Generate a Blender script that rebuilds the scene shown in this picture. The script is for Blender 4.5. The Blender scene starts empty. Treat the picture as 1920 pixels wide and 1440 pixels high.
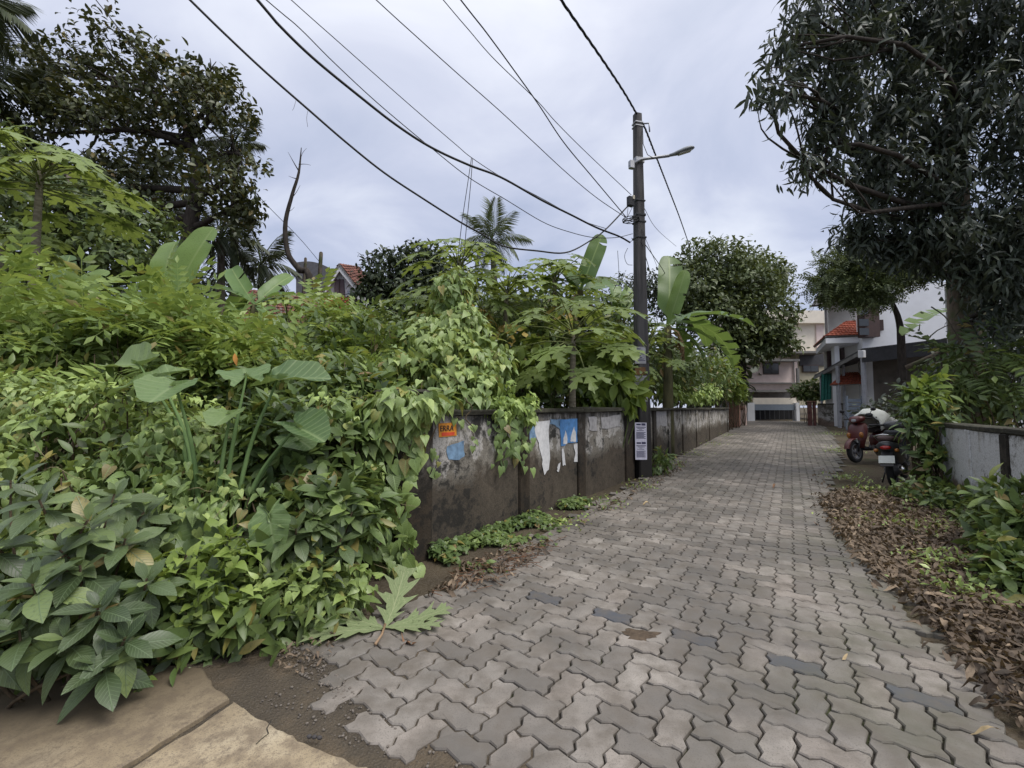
import bpy, math, random
import numpy as np
from mathutils import Vector, Matrix

random.seed(7)
RNG = np.random.default_rng(11)
SC = bpy.context.scene
COL = SC.collection
R = math.radians

# ------------------------------------------------------------------ camera
F_PX, CX, CY, EYE = 814.0, 960.0, 720.0, 1.35
PITCH = math.atan(44.0 / F_PX)
cam_d = bpy.data.cameras.new('camera')
cam_d.sensor_width = 36.0
cam_d.lens = 36.0 * F_PX / 1920.0
cam_d.clip_start = 0.05
cam_d.clip_end = 2000.0
cam = bpy.data.objects.new('camera', cam_d)
COL.objects.link(cam)
cam.location = (0, 0, EYE)
cam.rotation_euler = (math.pi / 2 + PITCH, 0, 0)
SC.camera = cam

# ------------------------------------------------------------------ sky and sun
SUN_EL, SUN_AZ = R(56), R(122)          # azimuth measured from +Y towards +X
world = bpy.data.worlds.new('World')
SC.world = world
world.use_nodes = True
wt = world.node_tree
wt.nodes.clear()


def wn(kind, **kw):
    n = wt.nodes.new(kind)
    for k, v in kw.items():
        setattr(n, k, v)
    return n


w_out = wn('ShaderNodeOutputWorld')
w_bg = wn('ShaderNodeBackground')
w_sky = wn('ShaderNodeTexSky', sky_type='NISHITA', sun_disc=False)
w_sky.sun_elevation = SUN_EL
w_sky.sun_rotation = SUN_AZ
w_sky.dust_density = 3.0
w_tc = wn('ShaderNodeTexCoord')
w_sep = wn('ShaderNodeSeparateXYZ')
wt.links.new(w_tc.outputs['Generated'], w_sep.inputs[0])
w_zc = wn('ShaderNodeMath', operation='MAXIMUM')
wt.links.new(w_sep.outputs[2], w_zc.inputs[0])
w_zc.inputs[1].default_value = 0.0
w_za = wn('ShaderNodeMath', operation='ADD')
wt.links.new(w_zc.outputs[0], w_za.inputs[0])
w_za.inputs[1].default_value = 0.42
w_div = wn('ShaderNodeVectorMath', operation='DIVIDE')
wt.links.new(w_tc.outputs['Generated'], w_div.inputs[0])
wt.links.new(w_za.outputs[0], w_div.inputs[1])
w_map = wn('ShaderNodeMapping')
w_map.inputs['Location'].default_value = (3.3, 1.7, 0.4)
w_map.inputs['Scale'].default_value = (1.0, 1.25, 1.0)
wt.links.new(w_div.outputs[0], w_map.inputs[0])
w_n1 = wn('ShaderNodeTexNoise')
w_n1.inputs['Scale'].default_value = 2.1
w_n1.inputs['Detail'].default_value = 6.0
w_n1.inputs['Roughness'].default_value = 0.52
w_n1.inputs['Distortion'].default_value = 0.5
wt.links.new(w_map.outputs[0], w_n1.inputs['Vector'])
w_cr = wn('ShaderNodeValToRGB')                 # cloud sheet: grey undersides to bright thin cloud
e = w_cr.color_ramp.elements
e[0].position, e[0].color = 0.36, (0.30, 0.342, 0.465, 1)
e[1].position, e[1].color = 0.70, (0.555, 0.585, 0.665, 1)
m_ = e.new(0.5)
m_.color = (0.385, 0.418, 0.535, 1)
wt.links.new(w_n1.outputs['Fac'], w_cr.inputs[0])
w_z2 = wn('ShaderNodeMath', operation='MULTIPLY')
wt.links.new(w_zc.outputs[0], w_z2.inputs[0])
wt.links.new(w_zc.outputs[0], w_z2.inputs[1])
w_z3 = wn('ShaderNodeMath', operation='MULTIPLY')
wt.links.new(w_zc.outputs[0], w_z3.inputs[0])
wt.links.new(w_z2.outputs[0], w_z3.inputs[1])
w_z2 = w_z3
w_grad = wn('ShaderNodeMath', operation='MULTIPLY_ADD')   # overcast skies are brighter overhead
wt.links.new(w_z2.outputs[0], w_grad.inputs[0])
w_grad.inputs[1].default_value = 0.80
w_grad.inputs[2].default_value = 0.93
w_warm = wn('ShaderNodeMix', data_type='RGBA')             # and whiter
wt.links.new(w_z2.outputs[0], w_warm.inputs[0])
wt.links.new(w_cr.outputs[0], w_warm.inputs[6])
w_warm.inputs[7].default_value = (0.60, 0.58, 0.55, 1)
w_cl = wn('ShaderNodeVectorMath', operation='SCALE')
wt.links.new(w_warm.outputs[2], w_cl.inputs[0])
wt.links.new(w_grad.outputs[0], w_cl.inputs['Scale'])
w_skys = wn('ShaderNodeVectorMath', operation='SCALE')
wt.links.new(w_sky.outputs[0], w_skys.inputs[0])
w_skys.inputs['Scale'].default_value = 0.10
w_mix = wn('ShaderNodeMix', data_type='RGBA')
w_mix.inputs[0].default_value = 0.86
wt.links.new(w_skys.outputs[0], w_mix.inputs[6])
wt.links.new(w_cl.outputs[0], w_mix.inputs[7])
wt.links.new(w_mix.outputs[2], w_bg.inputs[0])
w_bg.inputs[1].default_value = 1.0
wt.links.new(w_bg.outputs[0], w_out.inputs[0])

sun_d = bpy.data.lights.new('sun', 'SUN')
sun_d.energy = 1.5
sun_d.angle = R(30)
sun_d.color = (1.0, 0.965, 0.91)
sun = bpy.data.objects.new('sun', sun_d)
COL.objects.link(sun)
_sd = Vector((math.sin(SUN_AZ) * math.cos(SUN_EL), math.cos(SUN_AZ) * math.cos(SUN_EL), math.sin(SUN_EL)))
sun.rotation_euler = _sd.to_track_quat('Z', 'Y').to_euler()
sun.location = _sd * 60

vs = SC.view_settings
vs.view_transform = 'Standard'
vs.look = 'None'
vs.exposure = 0.70
vs.gamma = 1.0
vs.use_curve_mapping = False
SC.cycles.max_bounces = 8
SC.cycles.diffuse_bounces = 3
SC.cycles.transmission_bounces = 6
SC.cycles.use_denoising = True

# ------------------------------------------------------------------ measuring
_sp, _cp = math.sin(PITCH), math.cos(PITCH)


def ray(px, py):
    x, u = (px - CX) / F_PX, (CY - py) / F_PX
    return Vector((x, _cp - u * _sp, _sp + u * _cp))


def at(px, py, Y):
    d = ray(px, py)
    t = Y / d.y
    return Vector((d.x * t, Y, EYE + d.z * t))


def gz(y):
    """the lane climbs gently away from the camera"""
    s = y - 4.0
    s = s * s / 4.0 if 0 < s < 2 else (0 if s <= 0 else s - 1.0)
    return 0.02 * min(s, 42.0)


def gnd(px, py):
    d = ray(px, py)
    z = 0.0
    for _ in range(30):
        t = (z - EYE) / d.z
        z = gz(d.y * t)
    return Vector((d.x * t, d.y * t, z))


def m_of(px, Y):
    return px * Y / F_PX


# ------------------------------------------------------------------ object helpers
def tag(o, label=None, cat=None, group=None, kind=None):
    if label: o['label'] = label
    if cat: o['category'] = cat
    if group: o['group'] = group
    if kind: o['kind'] = kind
    return o


def thing(name, label, cat, loc, group=None):
    o = bpy.data.objects.new(name, None)
    o.empty_display_size = 0.1
    COL.objects.link(o)
    o.location = loc
    return tag(o, label, cat, group)


LOCAL = set()        # things whose parts are modelled in the thing's own space


def under(o, parent):
    """parts are modelled in world space, except those of a thing listed in LOCAL"""
    if parent is not None:
        o.parent = parent
        if parent.type == 'EMPTY' and parent.name not in LOCAL:
            o.matrix_parent_inverse = Matrix.Translation(-parent.location)
    return o


def tri_mesh(name, V, T, mats, uv=None, smooth=False, midx=None):
    V = np.asarray(V, dtype=np.float32)
    T = np.asarray(T, dtype=np.int32)
    me = bpy.data.meshes.new(name)
    n = len(T)
    k = T.shape[1]
    me.vertices.add(len(V))
    me.vertices.foreach_set('co', V.ravel())
    me.loops.add(n * k)
    me.loops.foreach_set('vertex_index', T.ravel())
    me.polygons.add(n)
    me.polygons.foreach_set('loop_start', np.arange(0, n * k, k, dtype=np.int32))
    if smooth:
        me.polygons.foreach_set('use_smooth', np.ones(n, dtype=bool))
    if midx is not None:
        me.polygons.foreach_set('material_index', np.asarray(midx, dtype=np.int32))
    if uv is not None:
        l = me.uv_layers.new(name='UVMap')
        l.data.foreach_set('uv', np.asarray(uv, dtype=np.float32)[T.ravel()].ravel())
    me.update(calc_edges=True)
    me.validate()
    for m in (mats if isinstance(mats, (list, tuple)) else [mats]):
        me.materials.append(m)
    return me


def link(name, me, parent=None):
    o = bpy.data.objects.new(name, me)
    COL.objects.link(o)
    return under(o, parent)


class MB:
    """collects polygons in world space; build() links them as one mesh object"""

    def __init__(s):
        s.v, s.f, s.m, s.sm = [], [], [], []

    def add(s, v, f, mi=0, smooth=False):
        b = len(s.v)
        s.v += [tuple(p) for p in v]
        s.f += [tuple(i + b for i in q) for q in f]
        s.m += [mi] * len(f)
        s.sm += [smooth] * len(f)
        return s

    def box(s, c, sz, rot=None, mi=0, bevel=0.0):
        hx, hy, hz = sz[0] / 2, sz[1] / 2, sz[2] / 2
        M = rot if rot is not None else Matrix.Identity(3)
        c = Vector(c)
        if bevel <= 0:
            pts = [(x, y, z) for z in (-hz, hz) for x, y in ((-hx, -hy), (hx, -hy), (hx, hy), (-hx, hy))]
            f = [(3, 2, 1, 0), (4, 5, 6, 7), (0, 1, 5, 4), (1, 2, 6, 5), (2, 3, 7, 6), (3, 0, 4, 7)]
        else:
            b = min(bevel, hx * .9, hy * .9, hz * .9)
            pts, f = [], []
            lv = [(-hz, b), (-hz + b, 0), (hz - b, 0), (hz, b)]
            for z, i in lv:
                x, y = hx - i, hy - i
                q = b if i == 0 else b * .4
                pts += [(-x + q, -y, z), (x - q, -y, z), (x, -y + q, z), (x, y - q, z), (x - q, y, z), (-x + q, y, z), (-x, y - q, z), (-x, -y + q, z)]
            for l in range(3):
                for k in range(8):
                    a, d = l * 8 + k, l * 8 + (k + 1) % 8
                    f.append((a, d, d + 8, a + 8))
            f.append(tuple(range(7, -1, -1)))
            f.append(tuple(range(24, 32)))
        return s.add([c + M @ Vector(p) for p in pts], f, mi)

    def tube(s, path, rad, n=8, mi=0, cap=True, smooth=True):
        P = [Vector(p) for p in path]
        if not isinstance(rad, (list, tuple)):
            rad = [rad] * len(P)
        vs_, fs = [], []
        up = Vector((0, 0, 1))
        prev = None
        for i, p in enumerate(P):
            d = (P[min(i + 1, len(P) - 1)] - P[max(i - 1, 0)])
            d = d.normalized() if d.length > 1e-9 else Vector((0, 0, 1))
            if prev is None:
                a = d.cross(up)
                if a.length < 1e-3:
                    a = d.cross(Vector((1, 0, 0)))
            else:
                a = prev - d * prev.dot(d)
            a.normalize()
            prev = a
            b = d.cross(a)
            for k in range(n):
                t = 2 * math.pi * k / n
                vs_.append(p + (a * math.cos(t) + b * math.sin(t)) * rad[i])
        for i in range(len(P) - 1):
            for k in range(n):
                q = (k + 1) % n
                fs.append((i * n + k, i * n + q, (i + 1) * n + q, (i + 1) * n + k))
        if cap:
            fs.append(tuple(range(n - 1, -1, -1)))
            fs.append(tuple((len(P) - 1) * n + k for k in range(n)))
        return s.add(vs_, fs, mi, smooth)

    def prism(s, poly, depth, mi=0):
        """poly: 3D points of a flat outline; extruded by vector depth"""
        P = [Vector(p) for p in poly]
        d = Vector(depth)
        n = len(P)
        f = [tuple(range(n)), tuple(range(2 * n - 1, n - 1, -1))]
        f += [(i, n + i, n + (i + 1) % n, (i + 1) % n) for i in range(n)]
        return s.add(P + [p + d for p in P], f, mi)

    def loft(s, rings, mi=0, cap=True, smooth=True):
        n = len(rings[0])
        vs_ = [p for r in rings for p in r]
        fs = [(i * n + k, i * n + (k + 1) % n, (i + 1) * n + (k + 1) % n, (i + 1) * n + k) for i in range(len(rings) - 1) for k in range(n)]
        if cap:
            fs.append(tuple(range(n - 1, -1, -1)))
            fs.append(tuple((len(rings) - 1) * n + k for k in range(n)))
        return s.add(vs_, fs, mi, smooth)

    def ball(s, c, r, n=10, m=6, mi=0, rot=None):
        r = (r, r, r) if not isinstance(r, (tuple, list)) else r
        M = rot if rot is not None else Matrix.Identity(3)
        rings = []
        for i in range(m + 1):
            a = -math.pi / 2 + math.pi * min(max(i / m, .02), .98)
            rings.append([Vector(c) + M @ Vector((r[0] * math.cos(a) * math.cos(2 * math.pi * k / n), r[1] * math.cos(a) * math.sin(2 * math.pi * k / n), r[2] * math.sin(a))) for k in range(n)])
        return s.loft(rings, mi)

    def build(s, name, mats, parent=None):
        me = bpy.data.meshes.new(name)
        me.from_pydata(s.v, [], s.f)
        me.polygons.foreach_set('material_index', np.array(s.m, dtype=np.int32))
        me.polygons.foreach_set('use_smooth', np.array(s.sm, dtype=bool))
        for m in (mats if isinstance(mats, (list, tuple)) else [mats]):
            me.materials.append(m)
        me.update()
        return link(name, me, parent)


def rotz(a):
    return Matrix.Rotation(a, 3, 'Z')


def spline(pts, n):
    """Catmull-Rom through points (tuples of any length)"""
    P = np.array(pts, dtype=float)
    P = np.vstack([2 * P[0] - P[1], P, 2 * P[-1] - P[-2]])
    out = []
    segs = len(P) - 3
    for i in range(n):
        u = i / (n - 1) * segs
        k = min(int(u), segs - 1)
        t = u - k
        a, b, c, d = P[k], P[k + 1], P[k + 2], P[k + 3]
        out.append(.5 * ((2 * b) + (-a + c) * t + (2 * a - 5 * b + 4 * c - d) * t * t + (-a + 3 * b - 3 * c + d) * t ** 3))
    return np.array(out)


# ------------------------------------------------------------------ materials
class NT:
    def __init__(s, name):
        s.m = bpy.data.materials.new(name)
        s.m.use_nodes = True
        s.t = s.m.node_tree
        s.t.nodes.clear()
        s.out = s.t.nodes.new('ShaderNodeOutputMaterial')

    def n(s, kind, ins=None, **kw):
        nd = s.t.nodes.new('ShaderNode' + kind)
        for k, v in kw.items():
            setattr(nd, k, v)
        for k, v in (ins or {}).items():
            if isinstance(v, bpy.types.NodeSocket):
                s.t.links.new(v, nd.inputs[k])
            else:
                nd.inputs[k].default_value = v
        return nd

    def ramp(s, fac, stops):
        nd = s.t.nodes.new('ShaderNodeValToRGB')
        el = nd.color_ramp.elements
        el[0].position, el[0].color = stops[0][0], c4(stops[0][1])
        el[1].position, el[1].color = stops[-1][0], c4(stops[-1][1])
        for p, c in stops[1:-1]:
            el.new(p).color = c4(c)
        s.t.links.new(fac, nd.inputs[0])
        return nd.outputs[0]

    def mix(s, fac, a, b, blend='MIX'):
        nd = s.t.nodes.new('ShaderNodeMix')
        nd.data_type = 'RGBA'
        nd.blend_type = blend
        for i, v in ((0, fac), (6, a), (7, b)):
            if isinstance(v, bpy.types.NodeSocket):
                s.t.links.new(v, nd.inputs[i])
            else:
                nd.inputs[i].default_value = c4(v) if i else v
        return nd.outputs[2]

    def math(s, op, a, b=0.0, clamp=False):
        nd = s.t.nodes.new('ShaderNodeMath')
        nd.operation = op
        nd.use_clamp = clamp
        for i, v in ((0, a), (1, b)):
            if isinstance(v, bpy.types.NodeSocket):
                s.t.links.new(v, nd.inputs[i])
            else:
                nd.inputs[i].default_value = v
        return nd.outputs[0]

    def noise(s, vec, scale, detail=4.0, rough=.55, dist=0.0):
        ins = {'Scale': scale, 'Detail': detail, 'Roughness': rough, 'Distortion': dist}
        if vec is not None:
            ins['Vector'] = vec
        return s.n('TexNoise', ins).outputs['Fac']

    def scaled(s, vec, sc, loc=(0, 0, 0)):
        return s.n('Mapping', {'Vector': vec, 'Scale': sc, 'Location': loc}).outputs[0]

    def pos(s):
        return s.n('NewGeometry').outputs['Position']

    def bsdf(s, col, rough=.6, bump=None, bstr=.3, bdist=.01, spec=.4, metal=0.0, transl=0.0, tcol=None, **extra):
        ins = {'Base Color': col if isinstance(col, bpy.types.NodeSocket) else c4(col), 'Roughness': rough, 'Specular IOR Level': spec, 'Metallic': metal}
        ins.update(extra)
        if bump is not None:
            ins['Normal'] = s.n('Bump', {'Height': bump, 'Strength': bstr, 'Distance': bdist}).outputs[0]
        b = s.n('BsdfPrincipled', ins)
        o = b.outputs[0]
        if transl > 0:
            tr = s.n('BsdfTranslucent', {'Color': tcol if isinstance(tcol, bpy.types.NodeSocket) else c4(tcol)})
            mx = s.n('MixShader', {0: transl})
            s.t.links.new(o, mx.inputs[1])
            s.t.links.new(tr.outputs[0], mx.inputs[2])
            o = mx.outputs[0]
        s.t.links.new(o, s.out.inputs[0])
        return s.m


def c4(c):
    return (c[0], c[1], c[2], 1.0) if len(c) == 3 else tuple(c)


def leaf_mat(name, lo, mid, hi, rough=.42, transl=.22, spec=.5, vein=None, vcol=None, per_object=False, gain=1.0, old=False):
    """leaves differ from one another; veins follow each blade's own length"""
    t = NT(name)
    if per_object:
        rnd = t.n('ObjectInfo').outputs['Random']
    else:
        rnd = t.n('NewGeometry').outputs['Random Per Island']
    lo, mid, hi = [tuple((k * .95 + (q[0] * .35 + q[1] * .55 + q[2] * .1) * .05) * gain * w_ for k, w_ in zip(q, (1.05, 1.0, .95))) for q in (lo, mid, hi)]
    stops = [(0, lo), (.4, mid), (.75, tuple(k * 1.15 for k in mid)), (1, hi)]
    if old:
        stops = [(0, lo), (.4, mid), (.72, tuple(k * 1.15 for k in mid)), (.945, hi), (.962, (.33, .27, .07)), (1, (.20, .12, .055))]
    col = t.ramp(rnd, stops)
    p = t.pos()
    nz = t.noise(p, 1.1, 2)
    col = t.mix(t.ramp(nz, [(.38, (0, 0, 0)), (.66, (.45, .45, .45))]), col, hi)
    spot = t.noise(p, 46, 4, .7)
    col = t.mix(t.ramp(spot, [(.30, (.55, .55, .55)), (.47, (0, 0, 0))]), col, tuple(k * .45 for k in mid))
    bump = None
    if vein is not None:
        uv = t.n('TexCoord').outputs['UV']
        s_ = t.n('SeparateXYZ', {0: uv})
        ax = t.math('ABSOLUTE', t.math('SUBTRACT', s_.outputs[0], .5))
        if vein == 'rib':
            k = t.math('SUBTRACT', s_.outputs[1], t.math('MULTIPLY', ax, .55))
            w = t.math('SINE', t.math('MULTIPLY', k, 62.0))
            side = t.ramp(w, [(.72, (0, 0, 0)), (1, (.62, .62, .62))])
            midr = t.ramp(ax, [(.0, (1, 1, 1)), (.035, (0, 0, 0))])
            msk = t.math('MAXIMUM', midr, side)
        else:   # banana: fine parallel side veins, thick pale rib
            k = t.math('SUBTRACT', s_.outputs[1], t.math('MULTIPLY', ax, .12))
            w = t.math('SINE', t.math('MULTIPLY', k, 330.0))
            side = t.ramp(w, [(.4, (0, 0, 0)), (1, (.22, .22, .22))])
            midr = t.ramp(ax, [(.012, (1, 1, 1)), (.05, (0, 0, 0))])
            msk = t.math('MAXIMUM', midr, side)
        col = t.mix(msk, col, tuple(k * gain for k in vcol) if vcol else hi)
        bump = msk
    tc = t.mix(.5, col, (hi[0] * 1.5, hi[1] * 1.35, hi[2] * .7))
    return t.bsdf(col, rough=rough, spec=spec, transl=transl, tcol=tc, bump=bump, bstr=.35, bdist=.004)


def plain(name, col, rough=.6, metal=0.0, spec=.4, var=.25, scale=9.0, bump=.15):
    t = NT(name)
    p = t.pos()
    nz = t.noise(p, scale, 5)
    lo = tuple(c * (1 - var) for c in col)
    hi = tuple(min(1, c * (1 + var)) for c in col)
    return t.bsdf(t.ramp(nz, [(.3, lo), (.7, hi)]), rough=rough, metal=metal, spec=spec, bump=nz, bstr=bump)


def bark_mat(name, lo, hi, scale=14, stretch=.25, moss=None):
    t = NT(name)
    p = t.scaled(t.pos(), (1, 1, stretch))
    nz = t.noise(p, scale, 6, .65)
    col = t.ramp(nz, [(.3, lo), (.68, hi)])
    if moss:
        col = t.mix(t.ramp(t.noise(t.pos(), 2.3, 4), [(.48, (0, 0, 0)), (.6, (.8, .8, .8))]), col, moss)
    return t.bsdf(col, rough=.9, bump=nz, bstr=.6, bdist=.02, spec=.2)

# ================================================================== SETTING
# ---- ground sheet to the horizon, following the slope of the lane
t = NT('earth')
p = t.pos()
n1 = t.noise(p, 1.3, 6)
n2 = t.noise(p, 38, 4, .7)
c = t.ramp(n1, [(.3, (.05, .04, .028)), (.55, (.095, .075, .05)), (.75, (.075, .085, .04))])
c = t.mix(t.ramp(n2, [(.4, (0, 0, 0)), (.7, (.6, .6, .6))]), c, (.14, .12, .095))
M_EARTH = t.bsdf(c, rough=.95, bump=n2, bstr=.8, bdist=.02, spec=.15)
ys = [-30, -12, -6, -3, -1, 0, 1, 2, 3, 4, 4.5, 5, 5.5, 6, 7, 9, 12, 16, 20, 25, 30, 36, 42, 46, 50, 70, 120, 400, 1200]
xs = [-1200, -300, -90, -40, -20, -12, -8, -5, -3, -2, -1, 0, 1, 2, 3, 4, 5, 7, 9, 12, 16, 22, 30, 45, 100, 300, 1200]
V = [(x, y, gz(y) - .03) for y in ys for x in xs]
nx = len(xs)
Q = [(j * nx + i, j * nx + i + 1, (j + 1) * nx + i + 1, (j + 1) * nx + i) for j in range(len(ys) - 1) for i in range(nx - 1)]
tag(link('ground', tri_mesh('ground', V, Q, M_EARTH)), 'bare brown earth ground under the plants and lane', kind='structure')

# ---- paved lane: zigzag concrete blocks in herringbone bond
U = 0.125                                            # one block is 2 U by 1 U
LYAW, LOX, LOY = -0.570, 1.616 * U, 21.365 * U
_c, _s = math.cos(LYAW), math.sin(LYAW)


def lane(a, b):
    return (_c * a * U - _s * b * U + LOX, _s * a * U + _c * b * U + LOY)


def unlane(x, y):
    x, y = x - LOX, y - LOY
    return ((_c * x + _s * y) / U, (-_s * x + _c * y) / U)


edge_px = [(596, 1215), (590, 1300), (632, 1330), (680, 1360), (750, 1388), (798, 1408), (866, 1438), (960, 1464), (1160, 1560), (1500, 1720), (2300, 1900),
           (2080, 1560), (1900, 1345), (1800, 1235), (1720, 1155), (1640, 1060), (1596, 1000), (1566, 950), (1556, 905), (1575, 880), (1576, 845), (1560, 815), (1545, 800), (1522, 790),
           (1402, 788), (1372, 806), (1330, 826), (1280, 850), (1245, 872), (1205, 898), (1120, 940), (1040, 985), (950, 1035), (860, 1085), (780, 1120), (690, 1165)]
LANE_POLY = [gnd(*q) for q in edge_px]


def inside(x, y, poly):
    r = False
    j = len(poly) - 1
    for i in range(len(poly)):
        xi, yi, xj, yj = poly[i][0], poly[i][1], poly[j][0], poly[j][1]
        if (yi > y) != (yj > y) and x < (xj - xi) * (y - yi) / (yj - yi) + xi:
            r = not r
        j = i
    return r


A_ = .085


def edge_pts(a, b):
    """outline of one grid edge: straight, step, straight"""
    dx, dy = b[0] - a[0], b[1] - a[1]
    nx_, ny_ = dy, -dx        # right-hand side of the direction of travel in +x/+y sense
    if dx + dy < 0:           # travelled backwards: same curve, reversed
        return [q for q in reversed(edge_pts(b, a)[1:])] if False else _rev(a, b)
    return [a, (a[0] + dx * .34 + nx_ * A_, a[1] + dy * .34 + ny_ * A_), (a[0] + dx * .64 - nx_ * A_, a[1] + dy * .64 - ny_ * A_)]


def _rev(a, b):
    e_ = edge_pts(b, a)
    return [a, e_[2], e_[1]]


def paver_outline(horizontal):
    g = [(0, 0), (1, 0), (2, 0), (2, 1), (1, 1), (0, 1)] if horizontal else [(0, 0), (1, 0), (1, 1), (1, 2), (0, 2), (0, 1)]
    o = []
    for i in range(6):
        o += edge_pts(g[i], g[(i + 1) % 6])
    return o


def inset(poly, d):
    out = []
    n = len(poly)
    for i in range(n):
        a, b, c_ = Vector(poly[i - 1]), Vector(poly[i]), Vector(poly[(i + 1) % n])
        e1, e2 = (b - a).normalized(), (c_ - b).normalized()
        n1_, n2_ = Vector((-e1.y, e1.x)), Vector((-e2.y, e2.x))
        k = n1_ + n2_
        k = k / max(.6, k.length_squared / 2) if k.length > 1e-6 else n1_
        out.append(b + k * d)
    return out


def paver_geo(horizontal, deep=True):
    o = paver_outline(horizontal)
    cx, cy = (1, .5) if horizontal else (.5, 1)
    r0, r1 = inset(o, .030), inset(o, .062)
    n = len(o)
    top = [(q.x - cx, q.y - cy, 0) for q in r1]
    mid = [(q.x - cx, q.y - cy, -.055) for q in r0]
    low = [(q.x - cx, q.y - cy, -.40) for q in r0]
    v = top + mid + low
    f = [tuple(range(n))]
    for k in range(n):
        q = (k + 1) % n
        f += [(n + k, n + q, q, k), (2 * n + k, 2 * n + q, n + q, n + k)]
    return [(a * U, b * U, c_ * U) for a, b, c_ in v], f


def paver_mat(name, per_object, special=None):
    t = NT(name)
    rnd = t.n('ObjectInfo').outputs['Random'] if per_object else t.n('NewGeometry').outputs['Random Per Island']
    p = t.pos()
    col = t.ramp(rnd, [(0, (.162, .147, .131)), (.25, (.224, .203, .181)), (.55, (.274, .250, .223)), (.8, (.288, .254, .223)), (1, (.342, .313, .280))])
    if special:
        col = t.mix(1.0, col, special)
    big = t.noise(p, 1.1, 5, .62)
    col = t.mix(t.ramp(big, [(.42, (0, 0, 0)), (.60, (.72, .72, .72))]), col, (.100, .094, .085))     # grime
    mid = t.noise(p, 7, 5, .6)
    col = t.mix(t.ramp(mid, [(.33, (.75, .75, .75)), (.58, (0, 0, 0))]), col, (.135, .116, .095))
    fine = t.noise(p, 170, 3, .7)
    col = t.mix(t.ramp(fine, [(.30, (.8, .8, .8)), (.47, (0, 0, 0))]), col, (.11, .10, .088))
    edge_moss = t.noise(p, 2.1, 5, .65)
    # moss creeps in from the verge on the side of the leaf litter
    q = t.n('VectorRotate', {'Vector': p, 'Angle': -LYAW}, rotation_type='Z_AXIS').outputs[0]
    qx = t.n('SeparateXYZ', {0: q}).outputs[0]
    ver = t.n('MapRange', {0: qx, 1: -.55, 2: .40}).outputs[0]
    col = t.mix(t.math('MULTIPLY', ver, t.ramp(edge_moss, [(.42, (0, 0, 0)), (.66, (.6, .6, .6))])), col, (.105, .105, .07))
    h = t.math('ADD', t.math('MULTIPLY', fine, .4), mid)
    rough = t.n('MapRange', {0: big, 1: .3, 2: .7, 3: .82, 4: .42}).outputs[0]
    return t.bsdf(col, rough=rough, bump=h, bstr=.35, bdist=.006, spec=.35)


M_PAVER = paver_mat('paver_concrete', True)
M_PAVER_MASS = paver_mat('paver_concrete_far', False)
M_PAVER_BLUE = paver_mat('paver_blue_grey', True, (.085, .092, .108))
t = NT('joint_sand')
nz = t.noise(t.pos(), 60, 4)
M_JOINT = t.bsdf(t.mix(t.ramp(t.noise(t.pos(), 2.2, 5), [(.5, (0, 0, 0)), (.62, (.8, .8, .8))]), t.ramp(nz, [(.3, (.018, .016, .014)), (.7, (.06, .052, .042))]), (.05, .06, .022)), rough=.95, bump=nz, bstr=.6)
# bedding sheet cut to the outline of the lane
mb = MB()
grid = 26
bx = [q.x for q in LANE_POLY]
by = [q.y for q in LANE_POLY]
_st = .25
cells = {}
yv = np.arange(math.floor(min(by)), math.ceil(max(by)) + .01, _st)
xv = np.arange(math.floor(min(bx)), math.ceil(max(bx)) + .01, _st)
vid = {}
vv, ff = [], []
for j in range(len(yv) - 1):
    for i in range(len(xv) - 1):
        if not all(inside(xv[i + a], yv[j + b], LANE_POLY) for a in (0, 1) for b in (0, 1)):
            continue
        q = []
        for a, b in ((i, j), (i + 1, j), (i + 1, j + 1), (i, j + 1)):
            if (a, b) not in vid:
                vid[(a, b)] = len(vv)
                vv.append((xv[a], yv[b], gz(yv[b]) - .020))
            q.append(vid[(a, b)])
        ff.append(tuple(q))
lane_o = MB().add(vv, ff).build('paved_lane', M_JOINT)
tag(lane_o, 'grey zigzag concrete block paving of the narrow lane', kind='structure')

gH, gV = paver_geo(True), paver_geo(False)


def paver_mesh(g, m):
    b = MB().add(g[0], g[1])
    me = bpy.data.meshes.new('paver')
    me.from_pydata(b.v, [], b.f)
    me.materials.append(m)
    return me




def worn(g, seed):
    """the same block with nibbled edges and a knocked corner"""
    rg = random.Random(seed)
    v = [Vector(q) for q in g[0]]
    n = len(v) // 3
    for k in range(n):
        d = Vector((-v[k].x, -v[k].y, 0)).normalized()
        a = abs(rg.gauss(0, .0016)) + (rg.uniform(.004, .010) if rg.random() < .10 else 0)
        for m, s_ in ((0, 1.0), (1, .8), (2, .5)):
            v[k + m * n] = v[k + m * n] + d * a * s_
        v[k].z -= abs(rg.gauss(0, .0008)) + (.004 if a > .004 else 0)
    return v, g[1]


meH = [paver_mesh(worn(gH, k), M_PAVER) for k in range(9)]
meV = [paver_mesh(worn(gV, 50 + k), M_PAVER) for k in range(9)]
meHb = paver_mesh(worn(gH, 99), M_PAVER_BLUE)
spots = []
for i in range(-150, 40):
    for j in range(-20, 82):
        a, b = i + 2 * j, -i + 2 * j
        for hor in (True, False):
            # H spans [a,a+2]x[b,b+1]; V stands at its right end, one unit up
            ca, cb = (a + 1, b + .5) if hor else (a + 2.5, b + 1)
            x, y = lane(ca, cb)
            if 1.0 < y < 31 and inside(x, y, LANE_POLY):
                d = ray(0, 0)
                spots.append((math.hypot(x, y), hor, x, y))
spots.sort(key=lambda q: q[0])


def proj(x, y, z):
    v = Vector((x, y, z - EYE))
    fz = v.y * _cp + v.z * _sp
    u = -v.y * _sp + v.z * _cp
    return (CX + F_PX * v.x / fz, CY - F_PX * u / fz) if fz > .05 else (-9999, -9999)


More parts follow.
